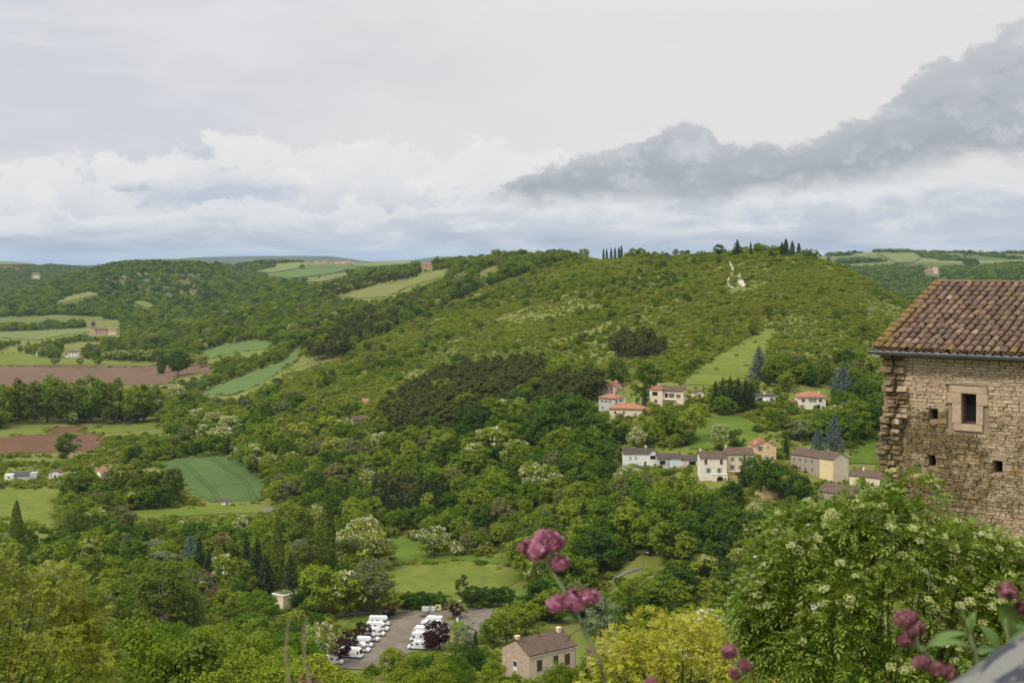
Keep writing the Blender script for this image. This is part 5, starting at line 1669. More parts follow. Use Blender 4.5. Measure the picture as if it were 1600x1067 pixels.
block(h_, 0, 0, 10.2, 9, 8.6, 'gx', 2.0, W_IVORY, R_BROWN, chim=[(-4.6, 4.5, 0.8)], wins=[('F', -3.0, 6.1, 1.1, 2.0, 'cb'), ('F', 3.0, 6.1, 1.1, 2.0, 'cb'), ('F', -2.0, 2.9, 1.0, 1.8, 'sg'), ('F', 2.2, 2.9, 1.0, 1.8, 'sg'), ('F', 0, 4.9, 0.3, 0.3, 'hole')])
block(h_, 2.2, -1.4, 6.0, 1.4, 2.3, 'flat', 0, W_IVORY, W_IVORY, ov=0.1, wins=[('F', 0.1, -0.6, 2.4, 2.3, 'arch'), ('F', 2.1, -0.2, 0.6, 1.2, 'hole')], wname='terrace')
MB().box(-0.6, 5.2, -1.36, -1.30, 3.25, 3.31).box(-0.6, 5.2, -1.36, -1.30, 2.8, 2.85).tube([(-0.6, -1.33, 2.5), (-0.6, -1.33, 3.3)], 0.04).tube([(5.2, -1.33, 2.5), (5.2, -1.33, 3.3)], 0.04).tube([(2.2, -1.33, 2.5), (2.2, -1.33, 3.3)], 0.04).build('railing', M_IRON, h_)
MB().prism([(-9.0, 2.0), (-8.5, 2.0), (-5.2, -1.0), (-5.2, -2.5), (-9.0, -2.5)], 'y', 0.4, 1.6).build('stair', W_IVORY, h_)
h_ = house('yellow_house', 'pale yellow house with brown roof attached to the white arched house', 1156, 746)
block(h_, 0, 0, 10.8, 9, 9.0, 'gx', 2.1, W_YELL, R_BROWN, chim=[(-4.8, 4.2, 0.9)], wins=[('F', -2.9, 6.4, 0.9, 1.5, 'sg'), ('F', 0.3, 6.4, 0.9, 1.5, 'sg'), ('F', -2.9, 2.9, 1.0, 2.0, 'sg'), ('F', 0.3, 3.1, 0.9, 1.6, 'sg'), ('F', 0.2, -0.2, 1.7, 2.2, 'hole'), ('F', 3.4, 6.4, 0.9, 1.5, 'sg')])
MB().box(-4.6, 3.0, -1.0, 0, 2.35, 2.5).build('balcony', W_YELL, h_)
bl = MB().box(-4.6, 3.0, -1.0, -0.95, 3.3, 3.36)
for i in range(9):
    bl.tube([(-4.55 + i * 0.94, -0.97, 2.5), (-4.55 + i * 0.94, -0.97, 3.32)], 0.025, 4)
bl.build('railing', M_IRON, h_)
h_ = house('apricot_house', 'apricot gabled house with violet shutters and red roof above the yellow house', 1196, 722, rot=8)
block(h_, 0, 0, 9.0, 9, 6.6, 'gy', 2.2, W_ORNG, R_RED, chim=[(-3.4, 2.5, -0.6), (3.2, 4.0, -0.9)], wins=[('F', -2.2, 4.6, 0.9, 1.9, 'sv'), ('F', -2.2, 1.6, 1.0, 1.5, 'cb'), ('F', 0.4, 0.6, 0.9, 1.9, 'sg'), ('F', 2.9, 0.6, 0.9, 1.7, 'sg'), ('F', 1.0, 5.6, 0.6, 0.7, 'cb')])
h_ = house('stone_house', 'long grey stone house with brown roof and cream gable end', 1268, 741, rot=-54)
block(h_, 0, 0, 22, 9, 7.0, 'gx', 2.0, W_STONE, R_BROWN, chim=[(-5, 4.5, 0.7), (4, 5.4, 0.7)], wins=[('F', x, z, 0.9, 1.4, 'cb') for x in (-9, -6, -3, 0.4) for z in (1.2, 4.4)])
MB().box(4.2, 11.02, -0.04, 0.3, -4, 6.95).build('plaster_bay', W_YELL, h_)
MB().prism([(0.01, -4), (8.99, -4), (8.99, 6.95), (4.5, 8.9), (0.01, 6.95)], 'x', 10.99, 11.06).build('gable_plaster', W_CREAM, h_)
h_ = house('village_house', 'low brown tiled roof just left of the stone corner', 1354, 764, rot=-38, d=535)
block(h_, 0, 0, 14, 9, 4.6, 'gx', 1.8, W_CREAM, R_BROWN, chim=[(-3, 4, 0.8)])
h_ = house('village_house', 'broad brown roofed house half hidden behind the elder bush', 1310, 790, rot=-42, d=500)
block(h_, 0, 0, 16, 11, 4.4, 'gx', 2.2, W_STONE, R_BROWN, chim=[(3, 5, 0.6)])
h_ = house('garden_wall', 'sunlit ochre terrace wall below the yellow house', 1198, 778, cat='wall')
for i in range(7):
    MB().box(-4.3 + i * 1.25, -4.3 + i * 1.25 + 1.21, -0.02 * (i % 2), 0.5, -1.5, 2.2 - 0.12 * (i % 3)).build('panel', W_ORNG, h_)
# ------------------------------------------------------------------ houses on the hillside
h_ = house('pink_house', 'pinkish house with tiled roof, highest of the left hillside houses', 948, 616, rot=-30)
block(h_, 0, 0, 9, 7.5, 4.4, 'gx', 1.6, W_PINK, R_RED, chim=[(3.2, 4, 0.9)], wins=[('F', -2.5, 2.2, 0.9, 1.2, 'cb'), ('F', 0.3, 2.2, 0.9, 1.2, 'cb'), ('F', 2.8, 2.2, 0.9, 1.2, 'cb'), ('R', 0, 2.0, 1.0, 1.3, 'cb')])
h_ = house('grey_white_house', 'pale grey house with orange hipped roof and white veranda', 948, 642, rot=-34)
block(h_, 0, 0, 8.6, 8.0, 6.2, 'hip', 1.9, W_GREY, R_ORNG, ov=0.6, chim=[(1.5, 4.5, 0.4)], wins=[('F', -2.6, 4.0, 0.8, 1.2, 'sg'), ('F', -0.4, 4.0, 0.8, 1.2, 'sg'), ('F', 1.8, 4.0, 0.8, 1.2, 'sg'), ('F', -2.2, 1.0, 1.0, 1.1, 'x'), ('R', -1.8, 3.5, 1.5, 2.0, 'hole'), ('R', 1.6, 3.6, 1.2, 1.6, 'sg')])
MB().box(4.3, 5.6, 0.4, 7.6, 3.0, 3.2).box(5.5, 5.6, 0.4, 7.6, 3.2, 4.1).box(5.45, 5.65, 0.4, 0.6, 3.2, 6.1).box(5.45, 5.65, 7.4, 7.6, 3.2, 6.1).build('veranda', W_WHITE, h_)
h_ = house('orange_roof_house', 'low house under a long bright orange roof', 978, 652, rot=-12)
block(h_, 0, 0, 15.5, 9, 4.0, 'hip', 2.2, W_CREAM, R_ORNG, ov=0.6, chim=[(3, 5, 0.3)], wins=[('F', -5, 1.5, 1.0, 1.3, 'cb'), ('F', -1, 1.5, 1.0, 1.3, 'cb')])
block(h_, 10.0, 3.0, 5.0, 5, 3.0, 'gx', 1.0, W_CREAM, R_ORNG)
h_ = house('small_shed', 'small shed with orange roof left of the pale grey house', 919, 622, cat='shed')
block(h_, 0, 0, 3.4, 4, 2.4, 'gx', 0.9, W_PINK, R_ORNG, wins=[('F', 0.6, 0.0, 0.9, 1.8, 'door')])
h_ = house('cream_house', 'cream two winged house with brown roofs above the weeping tree', 1040, 634, rot=-14)
block(h_, -4.6, 0, 6.2, 8, 7.6, 'hip', 1.7, W_CREAM, R_RED, ov=0.4, chim=[(0.5, 5, 0.7)], wins=[('F', -0.4, 4.7, 2.4, 1.8, 'hole'), ('F', 0, 1.4, 1.2, 1.6, 'cb')])
block(h_, 3.4, 1.2, 9.8, 7.6, 7.0, 'gx', 1.8, W_CREAM, R_BROWN, ov=0.4, wins=[('F', -3.2, 3.6, 1.4, 2.2, 'hole'), ('F', -0.8, 3.6, 1.2, 2.2, 'sb'), ('R', -2.2, 3.8, 0.9, 1.7, 'sb'), ('R', 0.0, 3.8, 0.9, 1.7, 'sb'), ('R', 2.2, 3.8, 0.9, 1.7, 'sb'), ('F', 2.4, 3.8, 0.9, 1.6, 'sb')])
MB().box(-1.4, 4.5, -0.4, 1.2, 2.9, 3.05).box(-1.4, 4.5, -0.4, -0.33, 3.9, 3.97).build('balcony', W_IVORY, h_)
h_ = house('stone_shed', 'small pale stone gable right of the cream two winged house', 1093, 622, cat='shed', rot=12)
block(h_, 0, 0, 4.4, 5, 2.6, 'gy', 1.2, W_CREAM, R_BROWN, wins=[('F', 0, 0.0, 1.2, 1.8, 'hole')])
h_ = house('retaining_wall', 'low grey retaining wall under the cream house garden', 1090, 641, cat='wall')
for i in range(5):
    MB().box(-5 + i * 2.1, -5 + i * 2.1 + 2.06, 0.02 * (i % 2), 0.5, -1.5, 1.5 + 0.1 * (i % 2)).build('panel', W_GREY, h_)
h_ = house('modern_house', 'low white flat roofed house right of the dark fir row', 1196, 630, rot=-6)
block(h_, 0, 0, 9.4, 8, 3.6, 'flat', 0, W_WHITE, R_DARK, ov=0.5, wins=[('F', -2.6, 0.6, 2.6, 2.0, 'hole'), ('F', 3.0, 1.2, 1.2, 1.4, 'sg')], chim=[(-0.3, 4, 1.2)])
block(h_, 0.2, -0.9, 3.4, 0.9, 1.3, 'flat', 0, W_WHITE, W_WHITE, ov=0.02, wname='terrace')
h_ = house('hipped_house', 'white house with bright orange hipped roof beside the blue cedar', 1269, 640)
block(h_, 0, 0, 13, 9.5, 6.0, 'hip', 2.3, W_IVORY, R_ORNG, ov=0.6, chim=[(4.0, 4.0, -0.1)], wins=[('F', -4.2, 3.7, 1.5, 1.5, 'cb'), ('F', -0.7, 3.7, 0.9, 1.7, 'sg'), ('F', 1.2, 3.7, 0.9, 1.7, 'sg'), ('F', 3.9, 3.7, 1.5, 1.5, 'cb'), ('F', -4.8, 0.6, 1.2, 1.6, 'sg'), ('F', 3.0, 0.4, 1.6, 1.9, 'hole')])
block(h_, -8.2, 2.2, 3.0, 5, 3.0, 'gx', 1.0, W_IVORY, R_RED, wins=[('F', 0.5, 0.0, 0.9, 1.9, 'hole')])
# ------------------------------------------------------------------ small houses in the valley
h_ = house('low_cabin', 'long low white cabin with slate roof at the meadow edge', 30, 751, rot=4, cat='cabin')
block(h_, 0.6, 2.5, 11, 6, 2.4, 'gx', 1.5, W_GREY, R_SLATE)
block(h_, -5.2, -0.6, 4.0, 4.0, 3.0, 'flat', 0, W_WHITE, W_WHITE, ov=0.05, wins=[('F', 0.1, 1.4, 1.0, 0.9, 'x')])
block(h_, 6.8, 0.6, 3.2, 4, 3.6, 'flat', 0, W_GREY, W_GREY, ov=0.05)
h_ = house('gable_cabin', 'small white cabin, gable to the front, between the low cabin and the grove', 86, 748, rot=8, cat='cabin')
block(h_, 0, 0, 6.2, 6, 3.0, 'gy', 1.3, W_WHITE, R_BROWN, wins=[('F', 0, 0.0, 1.0, 1.9, 'door'), ('F', -1.9, 1.2, 0.7, 0.8, 'x'), ('F', 1.9, 1.2, 0.7, 0.8, 'x')])
h_ = house('brown_roof_cabin', 'white cabin with brown roof half behind the slender grove', 168, 747, rot=30, cat='cabin')
block(h_, 0, 0, 6.6, 8, 3.4, 'gy', 1.7, W_WHITE, R_RED, wins=[('F', 0, 1.2, 0.9, 1.1, 'sb')])
h_ = house('ochre_house', 'small ochre house under the round dark tree', 113, 717, rot=-20)
block(h_, 0, 0, 5.0, 5, 4.2, 'gx', 1.4, W_YELL, R_RED, wins=[('F', 1.2, 1.6, 0.8, 1.0, 'x')])
block(h_, -3.4, 1, 2.4, 3, 2.4, 'mono', 0.8, W_YELL, R_RED)
h_ = house('field_hut', 'tiny white hut at the lower corner of the wheat field', 352, 790, rot=10, cat='hut')
block(h_, 0, 0, 3.6, 3.2, 2.2, 'gx', 0.9, W_WHITE, R_BROWN, wins=[('F', 0.8, 0.0, 0.8, 1.7, 'door')])
h_ = house('ruin', 'brown roofed stone barn in the trees left of the pine stand', 562, 664, rot=20, cat='barn')
block(h_, 0, 0, 7.5, 6, 3.2, 'gx', 1.6, W_STONE2, R_BROWN, wins=[('F', 1.5, 0.2, 1.2, 1.8, 'hole')])
h_ = house('pink_cabin', 'tiny pink roofed cabin in the trees above the stone barn', 570, 633, rot=-15, cat='cabin')
block(h_, 0, 0, 3.8, 4, 2.6, 'gx', 1.3, W_PINK, R_ORNG)
h_ = house('far_white_house', 'white house with several windows behind the light grass strip', 114, 558)
block(h_, 0, 0, 11, 8, 5.6, 'gx', 2.0, W_WHITE, R_BROWN, chim=[(3.5, 4, 0.8)], wins=[('F', x, z, 1.1, 1.5, 'hole') for x in (-3.6, 0, 3.6) for z in (0.6, 3.4)])
block(h_, -7.5, 1, 4, 6, 3.0, 'gx', 1.2, W_WHITE, R_BROWN)
h_ = house('far_white_barn', 'tiny white gable left of the far white house', 59, 556, cat='barn')
block(h_, 0, 0, 4.5, 8, 5.0, 'gy', 1.8, W_WHITE, R_BROWN, wins=[('F', 0, 1.5, 1.6, 2.0, 'hole')])
h_ = house('church', 'stone church with domed bell tower among the valley trees', 152, 524, cat='church')
block(h_, 4, 0, 16, 10, 7.0, 'gx', 3.0, W_STONE2, R_BROWN, wins=[('F', x, 2.2, 1.0, 3.0, 'hole') for x in (-5, -1, 3)])
block(h_, 19, 2, 14, 9, 6.0, 'gx', 2.2, W_CREAM, R_RED, wins=[('F', x, 2.4, 1.0, 1.6, 'hole') for x in (-4, 0, 4)])
tw = MB().box(-10.5, -4.5, 2, 8, -4, 13)
tw.build('tower', W_STONE2, h_)
MB().lathe([(3.2, 13), (3.4, 13.3), (3.1, 13.6), (2.9, 16.5), (3.3, 16.7), (3.0, 17.8), (2.2, 19.4), (1.0, 20.4), (0.5, 21.2), (0.12, 22.4)], 10, c=(-7.5, 5)).build('dome', R_SLATE, h_)
for i in range(3):
    MB().box(-9.2 + i * 1.35, -8.5 + i * 1.35, 1.95, 2.05, 9.5, 12).build('louvre', M_DARK, h_)
h_ = house('ridge_farmhouse', 'stone farmhouse with red roof at the top of the far pale meadow', 666, 420, cat='house')
block(h_, 0, 0, 15, 9, 6, 'gx', 2.6, W_STONE2, R_RED, below=8, wins=[('F', x, 2.6, 1.3, 1.8, 'hole') for x in (-5, 0, 5)])
h_ = house('hill_castle', 'pale stone manor with square tower on the far wooded slope', 1456, 428, cat='manor')
block(h_, -5, 0, 20, 12, 8, 'gx', 3, W_STONE2, R_RED, below=8, wins=[('F', x, 3, 1.6, 2.6, 'hole') for x in (-7, -2, 3, 7)])
block(h_, 9.5, -1, 9, 10, 15, 'hip', 4, W_CREAM, R_RED, below=8, wins=[('F', 0, 9, 1.6, 2.4, 'hole'), ('F', 0, 4, 1.6, 2.4, 'hole')])
h_ = house('far_villa', 'far white house on the wooded slope at the left', 56, 434)
block(h_, 0, 0, 18, 10, 7, 'gx', 3, W_WHITE, R_RED, below=8, wins=[('F', -4, 2.5, 2, 2.4, 'hole'), ('F', 4, 2.5, 2, 2.4, 'hole')])
rng = np.random.default_rng(3)
VILL = [(480, 415), (487, 414), (494, 413), (500, 415), (506, 413), (511, 415), (517, 413), (523, 414), (530, 413), (537, 412), (544, 412), (551, 412), (505, 417), (514, 418)]
for i, (u_, v_) in enumerate(VILL):
    h_ = house('hamlet_house', 'small stone house with tiled roof in the distant hilltop village', u_, v_, d=4550 + 20 * (i % 4), rot=float(rng.uniform(-25, 25)), group='houses of the distant hilltop village')
    block(h_, 0, 0, float(rng.uniform(13, 24)), 10, float(rng.uniform(5, 9)), 'gx', 3.2, [W_CREAM, W_STONE2, W_PINK][i % 3], [R_RED, R_BROWN][i % 2], below=14)
for i, (u_, v_) in enumerate([(6, 421), (14, 420), (22, 423), (28, 424)]):
    h_ = house('cliff_house', 'distant stone house in the hamlet on the far left slope', u_, v_, rot=float(rng.uniform(-25, 25)), group='houses of the hamlet on the far left slope')
    block(h_, 0, 0, float(rng.uniform(12, 20)), 10, 8, 'gx', 3.2, [W_STONE2, W_CREAM][i % 2], R_RED, below=14)
for i, u_ in enumerate([1494, 1506, 1520, 1533]):
    h_ = house('plateau_house', 'distant house on the right plateau skyline', u_, 395, d=4900, rot=float(rng.uniform(-25, 25)), group='houses on the right plateau skyline')
    block(h_, 0, 0, float(rng.uniform(12, 24)), 10, 6, 'gx', 3.0, [W_CREAM, W_WHITE][i % 2], R_RED, below=14)
NTH = ['first', 'second', 'third', 'fourth', 'fifth', 'sixth', 'seventh', 'eighth', 'ninth', 'tenth', 'eleventh', 'twelfth', 'thirteenth', 'fourteenth', 'fifteenth']
for lb, lst in COUNTED.items():
    lst.sort(key=lambda q: q[0])
    for i, (_, o_) in enumerate(lst):
        if len(lst) > 1:
            o_['label'] = lb + ', ' + NTH[i] + ' from the left'
# monument between the ridge cypresses
t_ = thing('monument', 'white stone cross between the ridge cypresses', 'monument', at(965, 399))
MB().box(-0.9, 0.9, -0.9, 0.9, -1, 1.2).build('plinth', W_WHITE, t_)
MB().box(-0.35, 0.35, -0.3, 0.3, 1.2, 8).box(-1.6, 1.6, -0.25, 0.25, 5.6, 6.3).build('cross', W_WHITE, t_)
# ------------------------------------------------------------------ buildings near the car park
h_ = house('flat_roofed_building', 'cream cube shaped building with weeds growing on its flat roof', 434, 952, rot=-38, cat='building')
block(h_, 0, 0, 5.0, 5.4, 4.6, 'flat', 0, W_CREAM, W_IVORY, ov=0.25, wins=[('F', -1.0, 2.5, 0.7, 0.9, 'x')])
rng = np.random.default_rng(9)
pp = np.stack([rng.uniform(-2.3, 2.3, 900), rng.uniform(0.2, 5.2, 900), 4.88 + rng.random(900) ** 2 * 0.7], 1)
V_, Q_ = leaf_cards(pp, unit(900, rng) + np.array([0, 0, .6]), 0.28, rng)
link('roof_weeds', fast_mesh('roof_weeds', V_, Q_, [L_OLIVE]), h_)
# the stone gabled house on the slope: metre sized plan, d = 230
h_ = thing('stone_gable_house', 'two storey house with stone gable, cream front and brown tiled roof', 'house', ray(864, 1052, 244), R(38))
block(h_, 0, 0, 10.2, 7.6, 4.0, 'gx', 1.9, W_CREAM, R_BROWN, ov=0.28, below=7, chim=[(4.1, 3.4, 0.6), (-4.8, 3.8, 0.5)],
      wins=[('F', -3.0, 1.0, 1.1, 1.9, 'cb'), ('F', 0.6, 1.7, 1.0, 1.3, 'cb'), ('F', 3.2, 1.0, 1.1, 1.9, 'cb')], trim=M_SURR)
MB().prism([(0.0, -7), (7.6, -7), (7.6, 3.95), (3.8, 5.85), (0.0, 3.95)], 'x', -5.16, -5.09).build('stone_gable', W_STONE2, h_)
gw = MB().box(-5.24, -5.17, 3.3, 4.4, 0.6, 2.3)
gw = gw.build('window', M_FRAME, h_)
MB().box(-5.27, -5.241, 3.4, 4.3, 1.35, 2.2).build('pane', M_GLASS, gw)
MB().tube([(-5.3, -0.36, 3.72), (5.3, -0.36, 3.72)], 0.07, 6).tube([(5.0, -0.08, 3.7), (5.0, -0.08, -6)], 0.05, 6).build('gutter', M_SHUT_G, h_)
h_ = thing('outbuilding', 'low outbuilding with brown roof behind the yellow tree', 'outbuilding', ray(972, 1046, 238), R(38))
block(h_, 0, 0, 5.2, 6.0, 2.6, 'hip', 1.5, W_STONE2, R_BROWN, ov=0.3, below=5, wins=[('F', 0, 0.2, 1.0, 1.9, 'door')])
h_ = thing('roof_corner_house', 'red brown roof corner at the lower edge below the car park', 'house', ray(566, 1116, 225), R(-20))
block(h_, 0, 0, 6.0, 7.0, 2.4, 'gy', 1.6, W_CREAM, R_BROWN, ov=0.3, below=6, wins=[('F', 0, 0.4, 1.1, 1.3, 'cb')])

# ------------------------------------------------------------------ motorhomes
m, n, o = new_mat('motorhome_white')
principled(n, o, n.mix(n.ramp(n.noise(obj_co(n), 1.5, 5, 0.6), 0.45, 0.8), (0.80, 0.80, 0.79), (0.66, 0.65, 0.62)), 0.35, 0.5)
V_WHITE = m
V_GREY = mat_plain('motorhome_grey', (0.35, 0.36, 0.38), 0.4, 0.5)
V_BLACK = mat_plain('plastic_black', (0.03, 0.03, 0.032), 0.5, 0.4)
V_TYRE = mat_plain('tyre_rubber', (0.025, 0.025, 0.025), 0.9, 0.2)
V_RIM = mat_plain('wheel_rim', (0.45, 0.45, 0.46), 0.35, 0.5, metal=0.6)
V_LAMP = mat_plain('lamp_glass', (0.75, 0.77, 0.78), 0.15, 0.6)
V_RED = mat_plain('tail_lamp', (0.45, 0.03, 0.03), 0.3, 0.5)


def bevel_mesh(me, w, seg=2):
    bm = bmesh.new()
    bm.from_mesh(me)
    bmesh.ops.bevel(bm, geom=[e for e in bm.edges if e.calc_face_angle(0) > 0.4], offset=w, segments=seg, affect='EDGES', profile=0.6)
    bm.to_mesh(me)
    bm.free()
    me.polygons.foreach_set('use_smooth', [False] * len(me.polygons))
    me.update()
    return me


def motorhome_meshes(kind):
    """list of (part name, mesh, parent part or None); x forward, 6.4 m long"""
    L, W, H = {'alcove': (6.6, 2.25, 3.0), 'profile': (6.9, 2.25, 2.8), 'van': (5.9, 2.05, 2.6), 'integral': (7.2, 2.3, 2.95)}[kind]
    x0, x1 = -L / 2, L / 2
    hw = W / 2
    out_ = []
    if kind == 'alcove':
        poly = [(x0, 0.42), (x1 - 1.9, 0.42), (x1 - 1.9, 1.95), (x1 - 0.75, 2.02), (x1 - 0.7, 2.45), (x1 - 1.2, H), (x0 + 0.15, H), (x0, H - 0.25)]
    elif kind == 'profile':
        poly = [(x0, 0.42), (x1 - 2.0, 0.42), (x1 - 2.0, 2.0), (x1 - 1.45, 2.12), (x1 - 2.3, H), (x0 + 0.12, H), (x0, H - 0.2)]
    elif kind == 'van':
        poly = [(x0, 0.40), (x1 - 1.8, 0.40), (x1 - 1.8, 2.05), (x1 - 2.1, H), (x0 + 0.1, H), (x0, H - 0.3)]
    else:
        poly = [(x0, 0.42), (x1 - 0.1, 0.42), (x1, 0.9), (x1 - 0.15, 1.3), (x1 - 0.75, 2.5), (x1 - 1.2, H), (x0 + 0.12, H), (x0, H - 0.2)]
    out_.append(('body', bevel_mesh(MB().prism(poly, 'y', -hw, hw).mesh('body', V_WHITE), 0.07), None))
    if kind != 'integral':
        cabp = [(x1 - 2.0, 0.40), (x1 - 0.02, 0.40), (x1, 0.75), (x1 - 0.1, 1.02), (x1 - 0.85, 1.22), (x1 - 1.45, 2.0), (x1 - 2.0, 2.05)]
        out_.append(('cab', bevel_mesh(MB().prism(cabp, 'y', -hw * 0.90, hw * 0.90).mesh('cab', V_WHITE), 0.06), None))
        a, b = Vector((x1 - 0.87, 0, 1.26)), Vector((x1 - 1.42, 0, 1.94))
        nn = Vector((b.z - a.z, 0, a.x - b.x)).normalized() * 0.02
        y_ = hw * 0.78
        ws = MB().add([a + nn + Vector((0, -y_, 0)), a + nn + Vector((0, y_, 0)), b + nn + Vector((0, y_ * 0.93, 0)), b + nn + Vector((0, -y_ * 0.93, 0)),
                       a - nn + Vector((0, -y_, 0)), a - nn + Vector((0, y_, 0)), b - nn + Vector((0, y_ * 0.93, 0)), b - nn + Vector((0, -y_ * 0.93, 0))],
                      [(0, 1, 2, 3), (7, 6, 5, 4), (0, 4, 5, 1), (1, 5, 6, 2), (2, 6, 7, 3), (3, 7, 4, 0)])
        out_.append(('windscreen', ws.mesh('windscreen', M_GLASS), None))
        for s in (-1, 1):
            y_ = s * hw * 0.905
            out_.append(('side_window', MB().prism([(x1 - 1.9, 1.28), (x1 - 0.98, 1.28), (x1 - 1.42, 1.88), (x1 - 1.9, 1.9)], 'y', y_ - 0.012, y_ + 0.012).mesh('side_window', M_GLASS), None))
            out_.append(('mirror', MB().box(x1 - 1.05, x1 - 0.92, s * (hw + 0.05), s * (hw + 0.05) + s * 0.2, 1.25, 1.6).mesh('mirror', V_BLACK), None))
    else:
        out_.append(('windscreen', MB().prism([(x1 - 0.16, 1.34), (x1 - 0.70, 2.40), (x1 - 0.66, 2.42), (x1 - 0.10, 1.36)], 'y', -hw * 0.92, hw * 0.92).mesh('windscreen', M_GLASS), None))
        for s in (-1, 1):
            out_.append(('side_window', MB().prism([(x1 - 1.4, 1.4), (x1 - 0.5, 1.4), (x1 - 0.85, 2.1), (x1 - 1.4, 2.1)], 'y', s * hw - 0.014, s * hw + 0.014).mesh('side_window', M_GLASS), None))
    for s in (-1, 1):
        y_ = s * hw
        for xa, w in ((x0 + 0.75, 0.85), (x0 + 2.3, 1.0)):
            out_.append(('window', bevel_mesh(MB().box(xa, xa + w, y_ - 0.022, y_ + 0.022, 1.5, 2.05).mesh('window', V_GREY), 0.012, 1), None))
            out_.append(('pane', MB().box(xa + 0.06, xa + w - 0.06, y_ - 0.03, y_ + 0.03, 1.56, 1.99).mesh('pane', M_GLASS), len(out_) - 1))
        out_.append(('stripe', MB().box(x0 + 0.3, x1 - 2.2, y_ - 0.012, y_ + 0.012, 1.12, 1.24).mesh('stripe', V_GREY), None))
        out_.append(('headlight', MB().box(x1 - 0.28, x1 - 0.02, s * hw * 0.72 - 0.16, s * hw * 0.72 + 0.16, 0.82, 1.0).mesh('headlight', V_LAMP), None))
        out_.append(('tail_light', MB().box(x0 - 0.03, x0 + 0.02, s * hw * 0.8 - 0.08, s * hw * 0.8 + 0.08, 0.8, 1.2).mesh('tail_light', V_RED), None))
    out_.append(('rear_window', MB().box(x0 - 0.02, x0 + 0.02, -0.6, 0.6, 1.6, 2.1).mesh('rear_window', M_GLASS), None))
    out_.append(('bumper', MB().box(x1 - 0.12, x1 + 0.05, -hw * 0.85, hw * 0.85, 0.35, 0.62).mesh('bumper', V_GREY), None))
    out_.append(('roof_hatch', MB().box(x0 + 1.2, x0 + 1.9, -0.4, 0.4, H - 0.01, H + 0.12).mesh('roof_hatch', V_GREY), None))
    out_.append(('roof_hatch', MB().box(x0 + 3.0, x0 + 3.5, -0.3, 0.3, H - 0.01, H + 0.10).mesh('roof_hatch', V_GREY), None))
    for xa in (x0 + 1.5, x1 - 0.95):
        for s in (-1, 1):
            y_ = s * (hw - 0.16)
            ring = MB()
            k = 14
            prof = [(0.20, -0.11), (0.33, -0.11), (0.34, 0.0), (0.33, 0.11), (0.20, 0.11)]
            vs = [(xa + r_ * math.cos(2 * math.pi * j / k), y_ + q_, 0.34 + r_ * math.sin(2 * math.pi * j / k)) for r_, q_ in prof for j in range(k)]
            fs = [(i * k + j, i * k + (j + 1) % k, (i + 1) * k + (j + 1) % k, (i + 1) * k + j) for i in range(len(prof) - 1) for j in range(k)]
            out_.append(('wheel', ring.add(vs, fs).mesh('tyre', V_TYRE, smooth=True), None))
            out_.append(('rim', MB().tube([(xa, y_ - 0.09, 0.34), (xa, y_ + 0.09, 0.34)], 0.21, 10).mesh('rim', V_RIM), len(out_) - 1))
    return out_


MH = {k: motorhome_meshes(k) for k in ('alcove', 'profile', 'van', 'integral')}


def motorhome(kind, label, u, v, rz, group):
    p = hit(u, v)
    j_ = random.Random(int(u * 7 + v))
    t = thing('motorhome', label, 'motorhome', (p.x + j_.uniform(-0.5, 0.5), p.y, p.z + 0.30), R(rz + j_.uniform(-4, 4)), group)
    t.scale = (0.94, 0.94, 0.94)
    objs = []
    for nm_, me, par in MH[kind]:
        objs.append(link(nm_, me, t if par is None else objs[par]))
    return t


for kind, lb, u_, v_, rz in [
        ('alcove', 'white motorhome with cab overhang, farthest of the row under the purple trees', 594, 978, -6), ('profile', 'white motorhome second from the top in the row under the purple trees', 590, 986, -8),
        ('van', 'white van shaped motorhome third from the top in the row under the purple trees', 587, 994, -8), ('van', 'grey roofed camper van fourth from the top beside the purple tree', 579, 1002, -10),
        ('alcove', 'white motorhome fifth from the top between two purple trees', 566, 1011, -10), ('profile', 'white motorhome sixth from the top behind the middle purple tree', 558, 1019, -12),
        ('integral', 'bulky white motorhome with flat front second from the bottom of its row', 549, 1028, -12), ('van', 'white motorhome lowest of the row under the purple trees', 522, 1038, -8)]:
    motorhome(kind, lb, u_, v_, rz, 'motorhomes under the purple trees')
for kind, lb, u_, v_, rz in [
        ('profile', 'white motorhome farthest in the tight line right of the aisle', 676, 977, 172), ('alcove', 'white motorhome second in the tight line right of the aisle', 671, 985, 172),
        ('integral', 'white motorhome middle of the tight line right of the aisle', 662, 994, 172), ('alcove', 'white motorhome fourth in the tight line right of the aisle', 656, 1003, 170),
        ('van', 'white camper van with dark side windows at the front of the tight line', 650, 1015, 172)]:
    motorhome(kind, lb, u_, v_, rz, 'motorhomes in the tight line')

